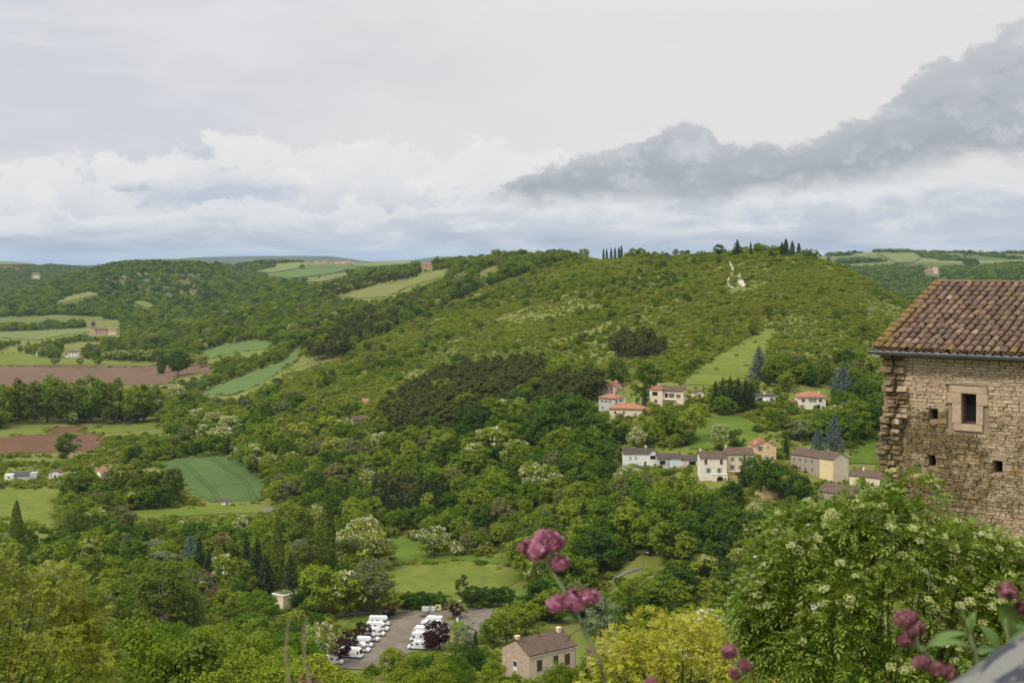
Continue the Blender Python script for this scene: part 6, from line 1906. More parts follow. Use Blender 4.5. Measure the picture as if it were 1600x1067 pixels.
# ------------------------------------------------------------------ bins, board, poles, lamps
M_BIN = mat_plain('bin_grey', (0.30, 0.33, 0.34), 0.5)
M_BINL = mat_plain('bin_pale', (0.62, 0.63, 0.60), 0.5)
M_WOOD = mat_plain('pole_wood', (0.30, 0.25, 0.19), 0.85)
M_ZINC = mat_plain('zinc', (0.17, 0.19, 0.215), 0.55, 0.4, metal=0.3)
for i, (u_, c_, lb) in enumerate([(662, M_BINL, 'pale bin at the left end of the bin row'), (667, M_BINL, 'pale bin second in the bin row'), (673, M_BIN, 'dark grey bin in the middle of the bin row'), (677, M_BINL, 'pale bin left of the notice board')]):
    t_ = thing('bin', lb, 'bin', at(u_, 956, 0.3), 0, 'bins by the car park')
    MB().prism([(-0.5, 0.12), (0.5, 0.12), (0.62, 1.25), (-0.62, 1.25)], 'y', -0.45, 0.45).build('body', c_, t_)
    MB().prism([(-0.66, 1.26), (0.66, 1.26), (0.5, 1.42), (-0.5, 1.42)], 'y', -0.5, 0.5).build('lid', c_, t_)
    for s in (-0.4, 0.4):
        MB().tube([(s, -0.4, 0.1), (s, -0.3, 0.1)], 0.1, 8).build('wheel', V_TYRE, t_)
t_ = thing('notice_board', 'yellowish notice board at the back of the car park', 'board', at(685, 956, 0.3))
MB().box(-0.85, 0.85, -0.05, 0.05, 0.35, 2.1).build('panel', W_YELL, t_)
MB().box(-0.5, 0.1, -0.07, -0.051, 0.8, 1.7).build('map', M_SHUT_B, t_)
for s in (-0.75, 0.75):
    MB().box(s - 0.06, s + 0.06, 0.051, 0.15, -0.3, 2.2).build('post', M_WOOD, t_)


def pole(name, label, u, vt, vb, cat='pole', lamp=False, mat=None, r=0.11):
    p = hit(u, vb)
    h = (vb - vt) / F * p.y
    t = thing(name, label, cat, (p.x, p.y, p.z))
    MB().tube([(0, 0, -0.5), (0, 0, h * 0.5), (0, 0, h)], [r, r * 0.9, r * 0.7], 8).build('mast', mat or M_WOOD, t)
    if lamp:
        MB().tube([(0, 0, h), (0.5, -0.2, h + 0.25), (1.2, -0.5, h + 0.2)], 0.05, 6).build('arm', mat or M_ZINC, t)
        MB().prism([(0.9, h + 0.1), (1.8, h + 0.05), (1.7, h + 0.25), (1.0, h + 0.3)], 'y', -0.75, -0.4).build('lamp_head', M_BINL, t)
    else:
        MB().box(-0.9, 0.9, -0.06, 0.06, h - 0.5, h - 0.38).build('crossarm', mat or M_WOOD, t)
    return t


pole('street_lamp', 'thin street lamp beside the lane in the lower wood', 1005, 863, 892, 'street lamp', True, M_ZINC, 0.09)
pole('street_lamp', 'twin headed lamp post on the grass island', 712, 938, 978, 'street lamp', True, M_IRON, 0.10)
pole('utility_pole', 'wooden utility pole at the right side of the meadow', 750, 902, 936)
pole('utility_pole', 'wooden utility pole among the scrub on the hill', 836, 530, 548, r=0.16)
pole('utility_pole', 'wooden utility pole above the pine clump on the hill', 852, 572, 586, r=0.16)
pole('utility_pole', 'wooden utility pole beside the red ploughed plot', 139, 690, 706)
t_ = thing('sign_post', 'white sign post on the grass island', 'sign', at(714, 976, 0.1))
MB().tube([(0, 0, 0), (0, 0, 2.2)], 0.05, 6).build('post', M_ZINC, t_)
MB().box(-0.5, 0.5, -0.05, 0.0, 1.0, 2.2).build('panel', W_WHITE, t_)

# ------------------------------------------------------------------ the old stone building beside the terrace
WROOT = Vector((9.47, 36.2, -9.6))
WEX = Vector((0.79, -0.613, 0)).normalized()
WEN = Vector((0.613, 0.79, 0)).normalized()
WANG = math.atan2(WEX.y, WEX.x)


def on_wall(u, v, off=0.0):
    """picture point -> (x along the wall, height) on the wall face"""
    a, b = (u - 800) / F, (VH - v) / F
    r0 = WROOT + WEN * off
    t = (r0.x * WEN.x + r0.y * WEN.y) / (a * WEN.x + WEN.y)
    p = Vector((a * t, t, b * t)) - r0
    return p.dot(WEX), p.z


def from_wall(x, y, z):
    p = WROOT + WEX * x + WEN * y + Vector((0, 0, z))
    return 800 + F * p.x / p.y, VH - F * p.z / p.y


bld = thing('stone_building', 'old rubble stone building with mossy clay tile roof and small window', 'building', WROOT, WANG)
m, n, o = new_mat('wall_stone')
at_ = n.n.new('ShaderNodeAttribute')
at_.attribute_name = 'rnd'
rv = n.m('FRACT', n.m('ADD', rnd(n), at_.outputs['Fac']))
p_ = pos(n)
base = n.colramp(rv, [(0.0, (0.44, 0.305, 0.185)), (0.2, (0.53, 0.395, 0.255)), (0.42, (0.60, 0.465, 0.315)), (0.6, (0.48, 0.36, 0.235)), (0.78, (0.65, 0.525, 0.365)), (0.9, (0.52, 0.345, 0.215)), (1.0, (0.58, 0.455, 0.305))])
fine = n.noise(p_, 14, 6, 0.7)
base = n.mix(n.m('MULTIPLY', n.ramp(fine, 0.35, 0.7), 0.45), base, (0.30, 0.235, 0.16))
zz = n.sep(p_)[2]
xx = n.sep(p_)[0]
big = n.noise(p_, 0.9, 5, 0.65)
blot = n.noise(p_, 4.5, 6, 0.7)
band = n.m('MULTIPLY', n.ramp(zz, -3.35, -4.1), n.ramp(xx, 12.6, 10.8, 0.62, 1.0))      # weather side: damp lower courses
left = n.ramp(xx, 10.35, 9.7)
mossf = n.m('ADD', n.m('MULTIPLY', n.m('MAXIMUM', band, n.m('MULTIPLY', left, 0.8)), 0.34), n.m('MULTIPLY', n.m('SUBTRACT', n.m('ADD', n.m('MULTIPLY', big, 0.6), n.m('MULTIPLY', blot, 0.6)), 0.6), 1.0))
base = n.mix(n.ramp(mossf, 0.15, 0.36, 0, 0.85), base, n.mix(n.ramp(n.noise(p_, 7, 4, 0.6), 0.4, 0.65), (0.085, 0.066, 0.028), (0.20, 0.145, 0.055)))
base = n.mix(n.m('MULTIPLY', n.ramp(n.noise(p_, 9, 5, 0.7), 0.64, 0.72), n.m('MULTIPLY', mossf, 1.3, clamp=True)), base, (0.44, 0.39, 0.28))     # pale lichen
base = n.mix(n.m('MULTIPLY', n.ramp(n.noise(p_, 2.3, 5, 0.7), 0.58, 0.70), 0.75), base, (0.32, 0.20, 0.045))    # ochre lichen
principled(n, o, base, 0.95, 0.1, bump=n.m('ADD', fine, n.m('MULTIPLY', blot, 0.7)), bstr=0.7, bdist=0.03)
M_WSTONE = m
M_MORTAR = mat_bark('mortar', (0.22, 0.17, 0.115), (0.34, 0.27, 0.19))
m, n, o = new_mat('dressed_stone')
t = n.noise(obj_co(n), 6, 6, 0.65)
principled(n, o, n.mix(n.ramp(n.noise(obj_co(n), 16, 6, 0.75), 0.55, 0.75), n.mix(n.ramp(t, 0.35, 0.65), (0.50, 0.375, 0.255), (0.40, 0.295, 0.195)), (0.28, 0.21, 0.135)), 0.9, 0.15, bump=n.noise(obj_co(n), 40, 4, 0.6), bstr=0.4, bdist=0.01)
M_DRESS = m


def stone_mesh(seed, wob=0.06):
    r_ = random.Random(seed)
    def j(a):
        return a + r_.uniform(-wob, wob)
    vs, fs = [], []
    for y, k in ((0.5, 0.5), (-0.28, 0.5), (-0.5, 0.41)):
        for sx, sz in ((-1, -1), (1, -1), (1, 1), (-1, 1)):
            w = wob if y < 0.4 else 0
            vs.append((sx * k + r_.uniform(-w, w) * 0.9, y + (r_.uniform(-w, w) if y < 0 else 0), sz * k + r_.uniform(-w, w) * 1.1))
    for a in (0, 4):
        for i in range(4):
            q = (i + 1) % 4
            fs.append((a + i, a + q, a + 4 + q, a + 4 + i))
    fs.append((8, 9, 10, 11))
    return vs, fs


STV = [stone_mesh(500 + i) for i in range(12)]
STM = []
for vs, fs in STV:
    me = bpy.data.meshes.new('stone')
    me.from_pydata(vs, [], fs)
    me.materials.append(M_WSTONE)
    me.update()
    STM.append(me)
EAVE_L = -2.40 - WROOT.z           # wall top, local
WALL_R = 8.5
rects = []
for u0, v0, u1, v1 in ((1503, 616, 1526, 662), (1453, 640, 1466, 655), (1451, 712, 1463, 728), (1553, 721, 1567, 738)):
    xa, za = on_wall(u0, v1)
    xb, zb = on_wall(u1, v0)
    rects.append((xa, xb, za, zb))
wx0, wx1, wz0, wz1 = rects[0]
xa, za = on_wall(1481, 673)
xb, zb = on_wall(1545, 605)
surround = (xa, xb, za, zb)
# core with real openings
xs = sorted({0.0, WALL_R} | {a for r_ in rects for a in r_[:2]})
core = MB()
for a, b in zip(xs[:-1], xs[1:]):
    mid = (a + b) / 2
    cuts = sorted([(r_[2], r_[3]) for r_ in rects if r_[0] <= mid <= r_[1]])
    z = 0.0
    for c0, c1 in cuts + [(EAVE_L, EAVE_L)]:
        core.box(a, b, 0.0, 0.5, z, c0)
        z = c1
core.build('wall_core', M_MORTAR, bld)
# gable wall on the left return and the back wall, so the building is a closed volume
MB().prism([(0.5, 0), (7.6, 0), (7.6, EAVE_L), (4.05, EAVE_L + 1.5), (0.5, EAVE_L)], 'x', 0.0, 0.5).build('gable_wall', M_WSTONE, bld)
MB().box(0.5, WALL_R, 7.1, 7.6, 0, EAVE_L).build('rear_wall', M_WSTONE, bld)
MB().box(0.5, WALL_R, 0.9, 0.95, 0.5, EAVE_L - 0.05).build('dark_backing', M_DARK, bld)  # black sheet added behind the openings, its colour stands for interior shade
# courses of stones
rs = random.Random(4)
blocks = []
z = 2.6
while z < EAVE_L - 0.03:
    hh = rs.choice([0.045, 0.05, 0.06, 0.065, 0.075, 0.085, 0.105]) * rs.uniform(0.9, 1.1)
    hh = min(hh, EAVE_L - z)
    x = 0.50 + rs.uniform(0, 0.12)
    while x < WALL_R - 0.05:
        L_ = rs.uniform(0.11, 0.38) * (1.0 if hh < 0.09 else 0.8)
        x1_ = min(x + L_, WALL_R)
        nx = x1_
        hit_ = False
        for (a, b, c0, c1) in [surround] + rects[1:]:
            if z + hh > c0 + 0.01 and z < c1 - 0.01 and x1_ > a and x < b:
                hit_ = True
                if x < a - 0.07:
                    blocks.append((x, a - 0.006, z, z + hh))
                nx = b + 0.004
                break
        if not hit_:
            blocks.append((x, x1_ - 0.008, z, z + hh - 0.008))
        x = nx
    z += hh
# toothing stones of the broken-off wall at the corner
teeth = []
z = 2.6
while z < EAVE_L - 0.02:
    hh = rs.uniform(0.08, 0.19)
    wv = 0.02 + 0.09 * math.sin(z * 2.3) - 0.10 * max(0, min(1, (5.2 - z) / 2.5))
    sp = rs.uniform(0.22, 0.34)
    out_ = rs.uniform(0.10, 0.34)
    teeth.append((wv + rs.uniform(-0.10, 0.03), wv + sp - 0.015, z, z + hh - 0.02, out_))
    teeth.append((wv + sp, wv + sp + rs.uniform(0.22, 0.34), z + rs.uniform(-0.01, 0.01), z + hh - 0.02, rs.uniform(0.04, 0.26)))
    z += hh
def area_vis(b):
    u, v = from_wall((b[0] + b[1]) / 2, 0, (b[2] + b[3]) / 2)
    return (b[1] - b[0]) * (b[3] - b[2]) if (u < 1604 and v < 775) else -1.0
order = sorted(blocks, key=area_vis, reverse=True)
for (a, b, c0, c1, out_) in teeth:
    link('corner_stone', rs.choice(STM), bld, loc=((a + b) / 2, 0.12 - out_ / 2, (c0 + c1) / 2), scl=(b - a, 0.24 + out_, c1 - c0), rot=(0, 0, rs.uniform(-0.12, 0.12)))
for q, (a, b, c0, c1) in enumerate(order):
    dpt = 0.10
    yy = -0.005 + rs.uniform(-0.018, 0.012)
    if q < 300:
        link('stone', rs.choice(STM), bld, loc=((a + b) / 2, yy, (c0 + c1) / 2), scl=(b - a, dpt, c1 - c0))
jm = MB()
jr = []
for q, (a, b, c0, c1) in enumerate(order[300:]):
    vs, fs = rs.choice(STV)
    yy = -0.005 + rs.uniform(-0.018, 0.012)
    jm.add([((a + b) / 2 + v[0] * (b - a), yy + v[1] * 0.10, (c0 + c1) / 2 + v[2] * (c1 - c0)) for v in vs], fs)
    jr += [rs.random()] * len(fs)
rest = jm.build('small_stones', M_WSTONE, bld)
aa = rest.data.attributes.new('rnd', 'FLOAT', 'FACE')
aa.data.foreach_set('value', jr)
rest['kind'] = 'stuff'
# dressed window surround
sx0, sx1, sz0, sz1 = surround
for a, b, c0, c1 in ((sx0 + 0.05, sx1 - 0.02, wz1 + 0.004, sz1), (sx0 + 0.16, sx1 - 0.14, sz0 + 0.03, wz0 - 0.004), (sx0, wx0 - 0.002, (wz0 + wz1) / 2 + 0.12, wz1), (sx0 + 0.12, wx0 - 0.002, wz0, (wz0 + wz1) / 2 + 0.114),
                     (wx1 + 0.002, sx1, (wz0 + wz1) / 2 + 0.1, wz1), (wx1 + 0.002, sx1 - 0.12, wz0, (wz0 + wz1) / 2 + 0.094)):
    me = bevel_mesh(MB().box(a, b, -0.052, 0.3, c0, c1).mesh('dressed_block', M_DRESS), 0.012, 1)
    link('dressed_block', me, bld)
wf = MB()
M_PANE = mat_plain('dark_pane', (0.012, 0.014, 0.013), 0.45, 0.12)  # near-black colour stands for the unlit inside, sky reflection kept low
M_WFR = mat_plain('red_brown_frame', (0.11, 0.045, 0.032), 0.6)
wf.box(wx0, wx0 + 0.05, 0.16, 0.24, wz0, wz1).box(wx1 - 0.05, wx1, 0.16, 0.24, wz0, wz1).box(wx0 + 0.05, wx1 - 0.05, 0.16, 0.24, wz1 - 0.05, wz1).box(wx0 + 0.05, wx1 - 0.05, 0.16, 0.24, wz0, wz0 + 0.06)
wo = wf.build('window', M_WFR, bld)
MB().box(wx0 + 0.05, wx1 - 0.05, 0.19, 0.21, wz0 + 0.06, wz1 - 0.05).build('pane', M_PANE, wo)
# ---- roof: single canal tiles
EY, EZ = -0.34, EAVE_L + 0.03
RUN, RISE = 4.35, 1.62
PITCH = math.atan2(RISE, RUN)
SLOPE = math.hypot(RISE, RUN)
m, n, o = new_mat('clay_tile')
at_ = n.n.new('ShaderNodeAttribute')
at_.attribute_name = 'rnd'
rv = n.m('FRACT', n.m('ADD', rnd(n), at_.outputs['Fac']))
base = n.colramp(rv, [(0.0, (0.115, 0.072, 0.052)), (0.16, (0.175, 0.108, 0.072)), (0.30, (0.145, 0.098, 0.072)), (0.44, (0.235, 0.150, 0.095)), (0.56, (0.105, 0.078, 0.066)), (0.68, (0.225, 0.130, 0.088)), (0.78, (0.20, 0.14, 0.085)), (0.90, (0.29, 0.185, 0.125)), (0.96, (0.135, 0.085, 0.062)), (1.0, (0.36, 0.25, 0.165))])
p_ = pos(n)
t = n.noise(p_, 13, 6, 0.7)
t2 = n.noise(p_, 2.2, 5, 0.65)
base = n.mix(n.m('MULTIPLY', n.ramp(t, 0.40, 0.64), 0.7), base, (0.080, 0.063, 0.048))
base = n.mix(n.m('MULTIPLY', n.ramp(n.m('ADD', n.m('MULTIPLY', t, 0.5), n.m('MULTIPLY', t2, 0.5)), 0.54, 0.66), 0.65), base, (0.17, 0.135, 0.055))
base = n.mix(n.m('MULTIPLY', n.ramp(n.noise(p_, 21, 4, 0.6), 0.68, 0.74), 0.6), base, (0.44, 0.41, 0.36))
principled(n, o, base, 0.92, 0.12, bump=t, bstr=0.5, bdist=0.015)
M_TILE = m
m, n, o = new_mat('lichen_tile')
p_ = pos(n)
t = n.noise(p_, 11, 6, 0.7)
base = n.mix(n.ramp(t, 0.40, 0.60), (0.14, 0.09, 0.052), (0.235, 0.155, 0.040))
base = n.mix(n.ramp(n.noise(p_, 5, 5, 0.7), 0.50, 0.64), base, (0.10, 0.085, 0.045))
principled(n, o, base, 0.95, 0.1, bump=t, bstr=0.6, bdist=0.02)
M_LICH = m


def tile_vf(seed, L_=0.45, r0=0.098, r1=0.080, th=0.014, k=6, flip=1):
    """one half-round tile, length along +Y (wide end at y=0)"""
    r_ = random.Random(seed)
    vs = []
    for y, r__ in ((0, r0), (L_, r1)):
        for rad in (r__, r__ - th):
            for i in range(k + 1):
                a = math.pi * i / k
                vs.append((rad * math.cos(a) * r_.uniform(0.97, 1.03), y + r_.uniform(-0.006, 0.006), flip * rad * 0.86 * math.sin(a)))
    n1 = k + 1
    fs = []
    for i in range(k):
        fs.append((i, i + 1, 2 * n1 + i + 1, 2 * n1 + i))
        fs.append((n1 + i + 1, n1 + i, 3 * n1 + i, 3 * n1 + i + 1))
        fs.append((i + 1, i, n1 + i, n1 + i + 1))
        fs.append((2 * n1 + i, 2 * n1 + i + 1, 3 * n1 + i + 1, 3 * n1 + i))
    fs.append((0, 2 * n1, 3 * n1, n1))
    fs.append((k, n1 + k, 3 * n1 + k, 2 * n1 + k))
    return vs, fs


TV = [tile_vf(600 + i) for i in range(8)]
TM, TML = [], []
for vs, fs in TV:
    for lst, mt in ((TM, M_TILE), (TML, M_LICH)):
        me = bpy.data.meshes.new('tile')
        me.from_pydata(vs, [], fs)
        me.materials.append(mt)
        me.polygons.foreach_set('use_smooth', [i % 4 == 0 for i in range(len(fs))])
        me.update()
        lst.append(me)
ROWS = 14
STEP = (SLOPE - 0.10) / ROWS
COLW = 0.213
NC = int((WALL_R + 0.3) / COLW)
roof_o = MB().prism([(EY + 0.05, EZ - 0.06), (EY + RUN, EZ - 0.06 + RISE), (EY + 2 * RUN - 0.05, EZ - 0.06), (EY + 2 * RUN - 0.05, EZ - 0.14), (EY + RUN, EZ - 0.14 + RISE), (EY + 0.05, EZ - 0.14)], 'x', -0.10, WALL_R + 0.1).build('roof', M_WFR, bld)
pans, covers, prr = MB(), MB(), []
for c_ in range(NC):
    xc = -0.06 + c_ * COLW
    for r_ in range(ROWS):
        s_ = r_ * STEP - 0.02
        jx, jr_ = rs.gauss(0, 0.011), rs.gauss(0, 0.045)
        yy, zz_ = EY + s_ * math.cos(PITCH), EZ + s_ * math.sin(PITCH)
        u, v = from_wall(xc, yy, zz_)
        tilt = PITCH - 0.035
        if u < 1606:
            lich = (r_ == 0 and rs.random() < 0.45) or (c_ == 0 and rs.random() < 0.7) or rs.random() < 0.02
            link('tile', rs.choice(TML if lich else TM), roof_o, loc=(xc + jx, yy, zz_ + 0.03 + rs.uniform(0, 0.010)), rot=(tilt, 0, jr_))
        else:
            vs, fs = rs.choice(TV)
            ct, st = math.cos(tilt), math.sin(tilt)
            covers.add([(xc + jx + q[0], yy + q[1] * ct - q[2] * st, zz_ + 0.03 + q[1] * st + q[2] * ct) for q in vs], fs)
            prr += [rs.random()] * len(fs)
        ct, st = math.cos(PITCH - 0.03), math.sin(PITCH - 0.03)
        vs, fs = tile_vf(r_ * 7 + c_, k=3, flip=-1)
        pans.add([(xc + COLW / 2 + q[0], yy - 0.05 + q[1] * ct - q[2] * st, zz_ + 0.045 + q[1] * st + q[2] * ct) for q in vs], fs)
po = pans.build('pan_tiles', M_TILE, roof_o)
po['kind'] = 'stuff'
aa = po.data.attributes.new('rnd', 'FLOAT', 'FACE')
aa.data.foreach_set('value', [random.Random(i // 14).random() for i in range(len(po.data.polygons))])
if covers.v:
    co_ = covers.build('end_tiles', M_TILE, roof_o)
    co_['kind'] = 'stuff'
    aa = co_.data.attributes.new('rnd', 'FLOAT', 'FACE')
    aa.data.foreach_set('value', prr)
for i in range(int(WALL_R / 0.34) + 1):       # ridge
    link('ridge_tile', rs.choice(TML if rs.random() < 0.6 else TM), roof_o, loc=(-0.12 + i * 0.34, EY + RUN, EZ + RISE + 0.02 + rs.uniform(0, 0.015)), rot=(0.0, -0.03, -math.pi / 2 + rs.uniform(-0.04, 0.04)), scl=(1.25, 1.0, 0.9))
for r_ in range(ROWS):                         # verge: a second row of mossy tiles capping the edge
    s_ = r_ * STEP
    link('verge_tile', rs.choice(TML), roof_o, loc=(-0.17, EY + s_ * math.cos(PITCH), EZ + s_ * math.sin(PITCH) + 0.035), rot=(PITCH - 0.035, 0, rs.uniform(-0.05, 0.05)), scl=(1.05, 1, 1.1))
# ---- zinc gutter with brackets
k = 7
gp = [(EY - 0.06 + 0.085 * math.cos(math.pi + math.pi * i / k), EZ - 0.035 + 0.085 * math.sin(math.pi + math.pi * i / k)) for i in range(k + 1)]
gp2 = [(EY - 0.06 + 0.075 * math.cos(math.pi + math.pi * i / k), EZ - 0.035 + 0.075 * math.sin(math.pi + math.pi * i / k)) for i in range(k + 1)]
gut = MB().prism(gp + gp2[::-1], 'x', -0.24, WALL_R + 0.1)
gut.tube([(-0.24, EY - 0.15, EZ - 0.03), (WALL_R, EY - 0.15, EZ - 0.03)], 0.014, 6)
go_ = gut.build('gutter', M_ZINC, bld)
for i in range(20):
    MB().box(-0.1 + i * 0.44, -0.07 + i * 0.44, EY - 0.152, EY + 0.06, EZ - 0.025, EZ - 0.012).build('bracket', M_ZINC, go_)

# ------------------------------------------------------------------ elder bush in front of it
def mat_leaf2(name, cols, scale=2.0, spread=0.5, trans=0.3, rough=0.5):
    m_, n_, o_ = new_mat(name)
    t_ = n_.noise(pos(n_), scale, 4, 0.6)
    g_ = n_.n.new('ShaderNodeNewGeometry').outputs['Random Per Island']
    f = n_.m('ADD', n_.m('MULTIPLY', g_, 0.55), n_.m('MULTIPLY', t_, spread), clamp=True)
    c_ = n_.colramp(f, [(i / (len(cols) - 1), c__) for i, c__ in enumerate(cols)])
    pb = n_.n.new('ShaderNodeBsdfPrincipled')
    n_.put(pb.inputs['Base Color'], c_)
    pb.inputs['Roughness'].default_value = rough
    pb.inputs['Specular IOR Level'].default_value = 0.3
    tr = n_.n.new('ShaderNodeBsdfTranslucent')
    n_.put(tr.inputs[0], n_.mix(0.5, c_, (0.18, 0.24, 0.02)))
    mx = n_.n.new('ShaderNodeMixShader')
    mx.inputs[0].default_value = trans
    n_.l.new(pb.outputs[0], mx.inputs[1])
    n_.l.new(tr.outputs[0], mx.inputs[2])
    n_.l.new(mx.outputs[0], o_.inputs[0])
    return m_


L_ELDER = mat_leaf2('leaf_elder', [(0.060, 0.112, 0.010), (0.115, 0.185, 0.016), (0.185, 0.250, 0.026), (0.28, 0.32, 0.05)], 1.5)
L_LOCUST = mat_leaf2('leaf_locust', [(0.125, 0.148, 0.008), (0.21, 0.23, 0.012), (0.33, 0.34, 0.024)], 1.2)
L_FRISIA = mat_leaf2('leaf_gold_robinia', [(0.27, 0.275, 0.018), (0.40, 0.385, 0.028), (0.55, 0.50, 0.06)], 1.2)
L_BUD = mat_leaf2('elder_bud', [(0.36, 0.39, 0.12), (0.50, 0.52, 0.22)], 3.0)
L_FLOW = mat_leaf2('elder_flower', [(0.62, 0.61, 0.48), (0.75, 0.74, 0.60)], 3.0)


def leaf_sprays(P_, D_, length, leaflets, lw, rng, droop=0.35):
    """pinnate leaves: base points P_, axis directions D_; each has pairs of leaflets and one at the tip"""
    k = len(P_)
    D_ = D_ / (np.linalg.norm(D_, axis=1, keepdims=True) + 1e-9)
    up = np.array([0, 0, 1.0]) + rng.normal(size=(k, 3)) * 0.35
    S_ = np.cross(D_, up)
    S_ /= np.linalg.norm(S_, axis=1, keepdims=True) + 1e-9
    N_ = np.cross(S_, D_)
    Ls = length * rng.uniform(0.7, 1.3, k)[:, None]
    Vs = []
    pairs = leaflets // 2
    for q in range(leaflets):
        if q == leaflets - 1:
            t, side = 1.0, 0.0
        else:
            t, side = (q // 2 + 0.6) / (pairs + 0.4), (1.0 if q % 2 else -1.0)
        b = P_ + D_ * Ls * t * 0.75 - np.array([0, 0, 1.0]) * Ls * droop * t * t
        ax = D_ * (0.55 if side else 1.0) + S_ * side * 0.85 - np.array([0, 0, 0.25]) + rng.normal(size=(k, 3)) * 0.12
        ax /= np.linalg.norm(ax, axis=1, keepdims=True)
        l2 = Ls * 0.42
        wv = np.cross(N_, ax)
        wv /= np.linalg.norm(wv, axis=1, keepdims=True) + 1e-9
        mid = b + ax * l2 * 0.45
        Vs.append(np.stack([b, mid - wv * lw * Ls, b + ax * l2 - N_ * l2 * 0.15, mid + wv * lw * Ls], 1))
    V_ = np.concatenate(Vs, 0).reshape(-1, 3)
    return V_, np.arange(len(V_)).reshape(-1, 4)


def shell_points(rng, n_, C, rad, clumps, cr, thick=0.35):
    """points and outward directions on an uneven mound made of clumps"""
    d = unit(clumps, rng)
    d[:, 2] = np.abs(d[:, 2]) * 1.0 - 0.25 * rng.random(clumps)
    cc = d * rad * rng.uniform(0.72, 0.98, clumps)[:, None]
    w = rng.integers(0, clumps, n_)
    e = unit(n_, rng)
    e = e + d[w] * 0.7
    e /= np.linalg.norm(e, axis=1, keepdims=True)
    p = cc[w] + e * (cr * rng.uniform(1 - thick, 1.0, n_) * rng.uniform(0.75, 1.2, clumps)[w])[:, None]
    return p + np.array(C), e, w


EC = ray(1400, 975, 26.5)
eb = thing('elder_bush', 'large elder bush with cream flower heads in front of the stone building', 'bush', (EC.x, EC.y, EC.z - 3.4))
rng = np.random.default_rng(21)
off = np.array([0, 0, 3.4])
rad = np.array([2.75, 2.3, 2.62])
P1, D1, w1 = shell_points(rng, 10500, off, rad, 105, 0.60, 0.38)
V_, Q_ = leaf_sprays(P1, D1 + np.array([0, 0, 0.15]) + rng.normal(size=P1.shape) * 0.45, 0.245, 7, 0.095, rng)
link('foliage', fast_mesh('elder_leaves', V_, Q_, [L_ELDER]), eb)
st = MB()
for i in range(26):
    a, b_ = rng.uniform(0, 6.28), rng.uniform(0.2, 0.95)
    e = Vector((math.cos(a) * 2.3 * b_, math.sin(a) * 2.0 * b_, 3.4 + 2.2 * math.sqrt(max(0, 1 - b_ * b_))))
    st.tube([(rng.uniform(-.3, .3), rng.uniform(-.3, .3), -2.5), (e.x * 0.35, e.y * 0.35, 1.9), tuple(e)], [0.06, 0.04, 0.012], 5)
st.build('stems', M_BARK, eb)


def umbel(seed, n_, r_, mat):
    g = np.random.default_rng(seed)
    a, q = g.uniform(0, 6.28, n_), np.sqrt(g.random(n_)) * r_
    pts = np.stack([np.cos(a) * q, np.sin(a) * q, 0.02 - q * q * 2.0 + g.normal(0, 0.004, n_)], 1)
    V_, Q_ = leaf_cards(pts, np.tile(np.array([0, 0, 1.0]), (n_, 1)), 0.026, g, asp=1.0, jit=0.4)
    rays = np.zeros((0, 3))
    return fast_mesh('umbel', V_, Q_, [mat])


UB = [umbel(i, 80, 0.085, L_BUD) for i in range(3)]
UF = [umbel(10 + i, 40, 0.06, L_FLOW) for i in range(3)]
ct = 0
for i in range(6000):
    j_ = int(rng.integers(len(P1)))
    p = P1[j_] + D1[j_] * 0.10
    if D1[j_][2] < 0.05 or D1[j_][1] > 0.35:
        continue
    wp = Vector(p) + eb.location
    u, v = 800 + F * wp.x / wp.y, VH - F * wp.z / wp.y
    if not (1120 < u < 1610 and 700 < v < 1080):
        continue
    white = rng.random() < 0.09
    nrm = Vector((D1[j_][0] * 0.6, D1[j_][1] * 0.6 - 0.25, 1.0)).normalized()
    o_ = link('flower_head', (UF if white else UB)[int(rng.integers(3))], eb, loc=tuple(p), rot=nrm.to_track_quat('Z', 'Y').to_euler(), scl=(float(rng.uniform(0.8, 1.25)),) * 3)
    ct += 1
    if ct >= 380:
        break


# ------------------------------------------------------------------ near trees
def near_tree(name, label, c, rad, base_z, clumps, n_, leaf_len, mat, seed, cr=0.9, flowers=None, leaflets=9):
    rng = np.random.default_rng(seed)
    t = thing(name, label, 'tree', (c.x, c.y, base_z))
    off = np.array([0, 0, c.z - base_z])
    P_, D_, w_ = shell_points(rng, n_, off, np.array(rad), clumps, cr, 0.5)
    D_ = D_ * np.array([1, 1, 0.5]) + rng.normal(size=P_.shape) * 0.35
    # flatten each spray bundle so that the crown reads as layered boughs
    V_, Q_ = leaf_sprays(P_, D_, leaf_len, leaflets, 0.075, rng, droop=0.06)
    link('crown', fast_mesh(name + '_leaves', V_, Q_, [mat]), t)
    tr = MB()
    H = c.z - base_z
    tr.tube([(0, 0, -0.5), (0.1, 0.05, H * 0.4), (0, 0.1, H * 0.8)], [0.26, 0.2, 0.13], 8)
    for i in range(34):
        e = unit(1, rng)[0]
        e[2] = abs(e[2])
        e = e * np.array(rad) * 0.92
        z0 = rng.uniform(0.45, 0.8) * H
        m_ = np.array([e[0] * 0.5, e[1] * 0.5, (z0 + H + e[2]) / 2 - 0.2 * rad[2]])
        tr.tube([(0.05, 0.05, z0), tuple(m_), (e[0], e[1], H + e[2])], [0.085, 0.05, 0.012], 5)
    tr.build('trunk', M_BARK, t)
    return t


c_ = ray(-10, 1055, 56)
near_tree('locust_tree', 'yellow green feathery tree filling the lower left corner', c_, (4.7, 4.2, 5.1), zt(c_.x, c_.y) - 0.3, 80, 9500, 0.32, L_LOCUST, 31, cr=1.0)
c_ = ray(1066, 1092, 50)
near_tree('golden_robinia', 'golden yellow leaved tree beside the elder bush', c_, (3.0, 2.8, 3.1), zt(c_.x, c_.y) - 0.3, 75, 5200, 0.26, L_FRISIA, 32, cr=0.75)

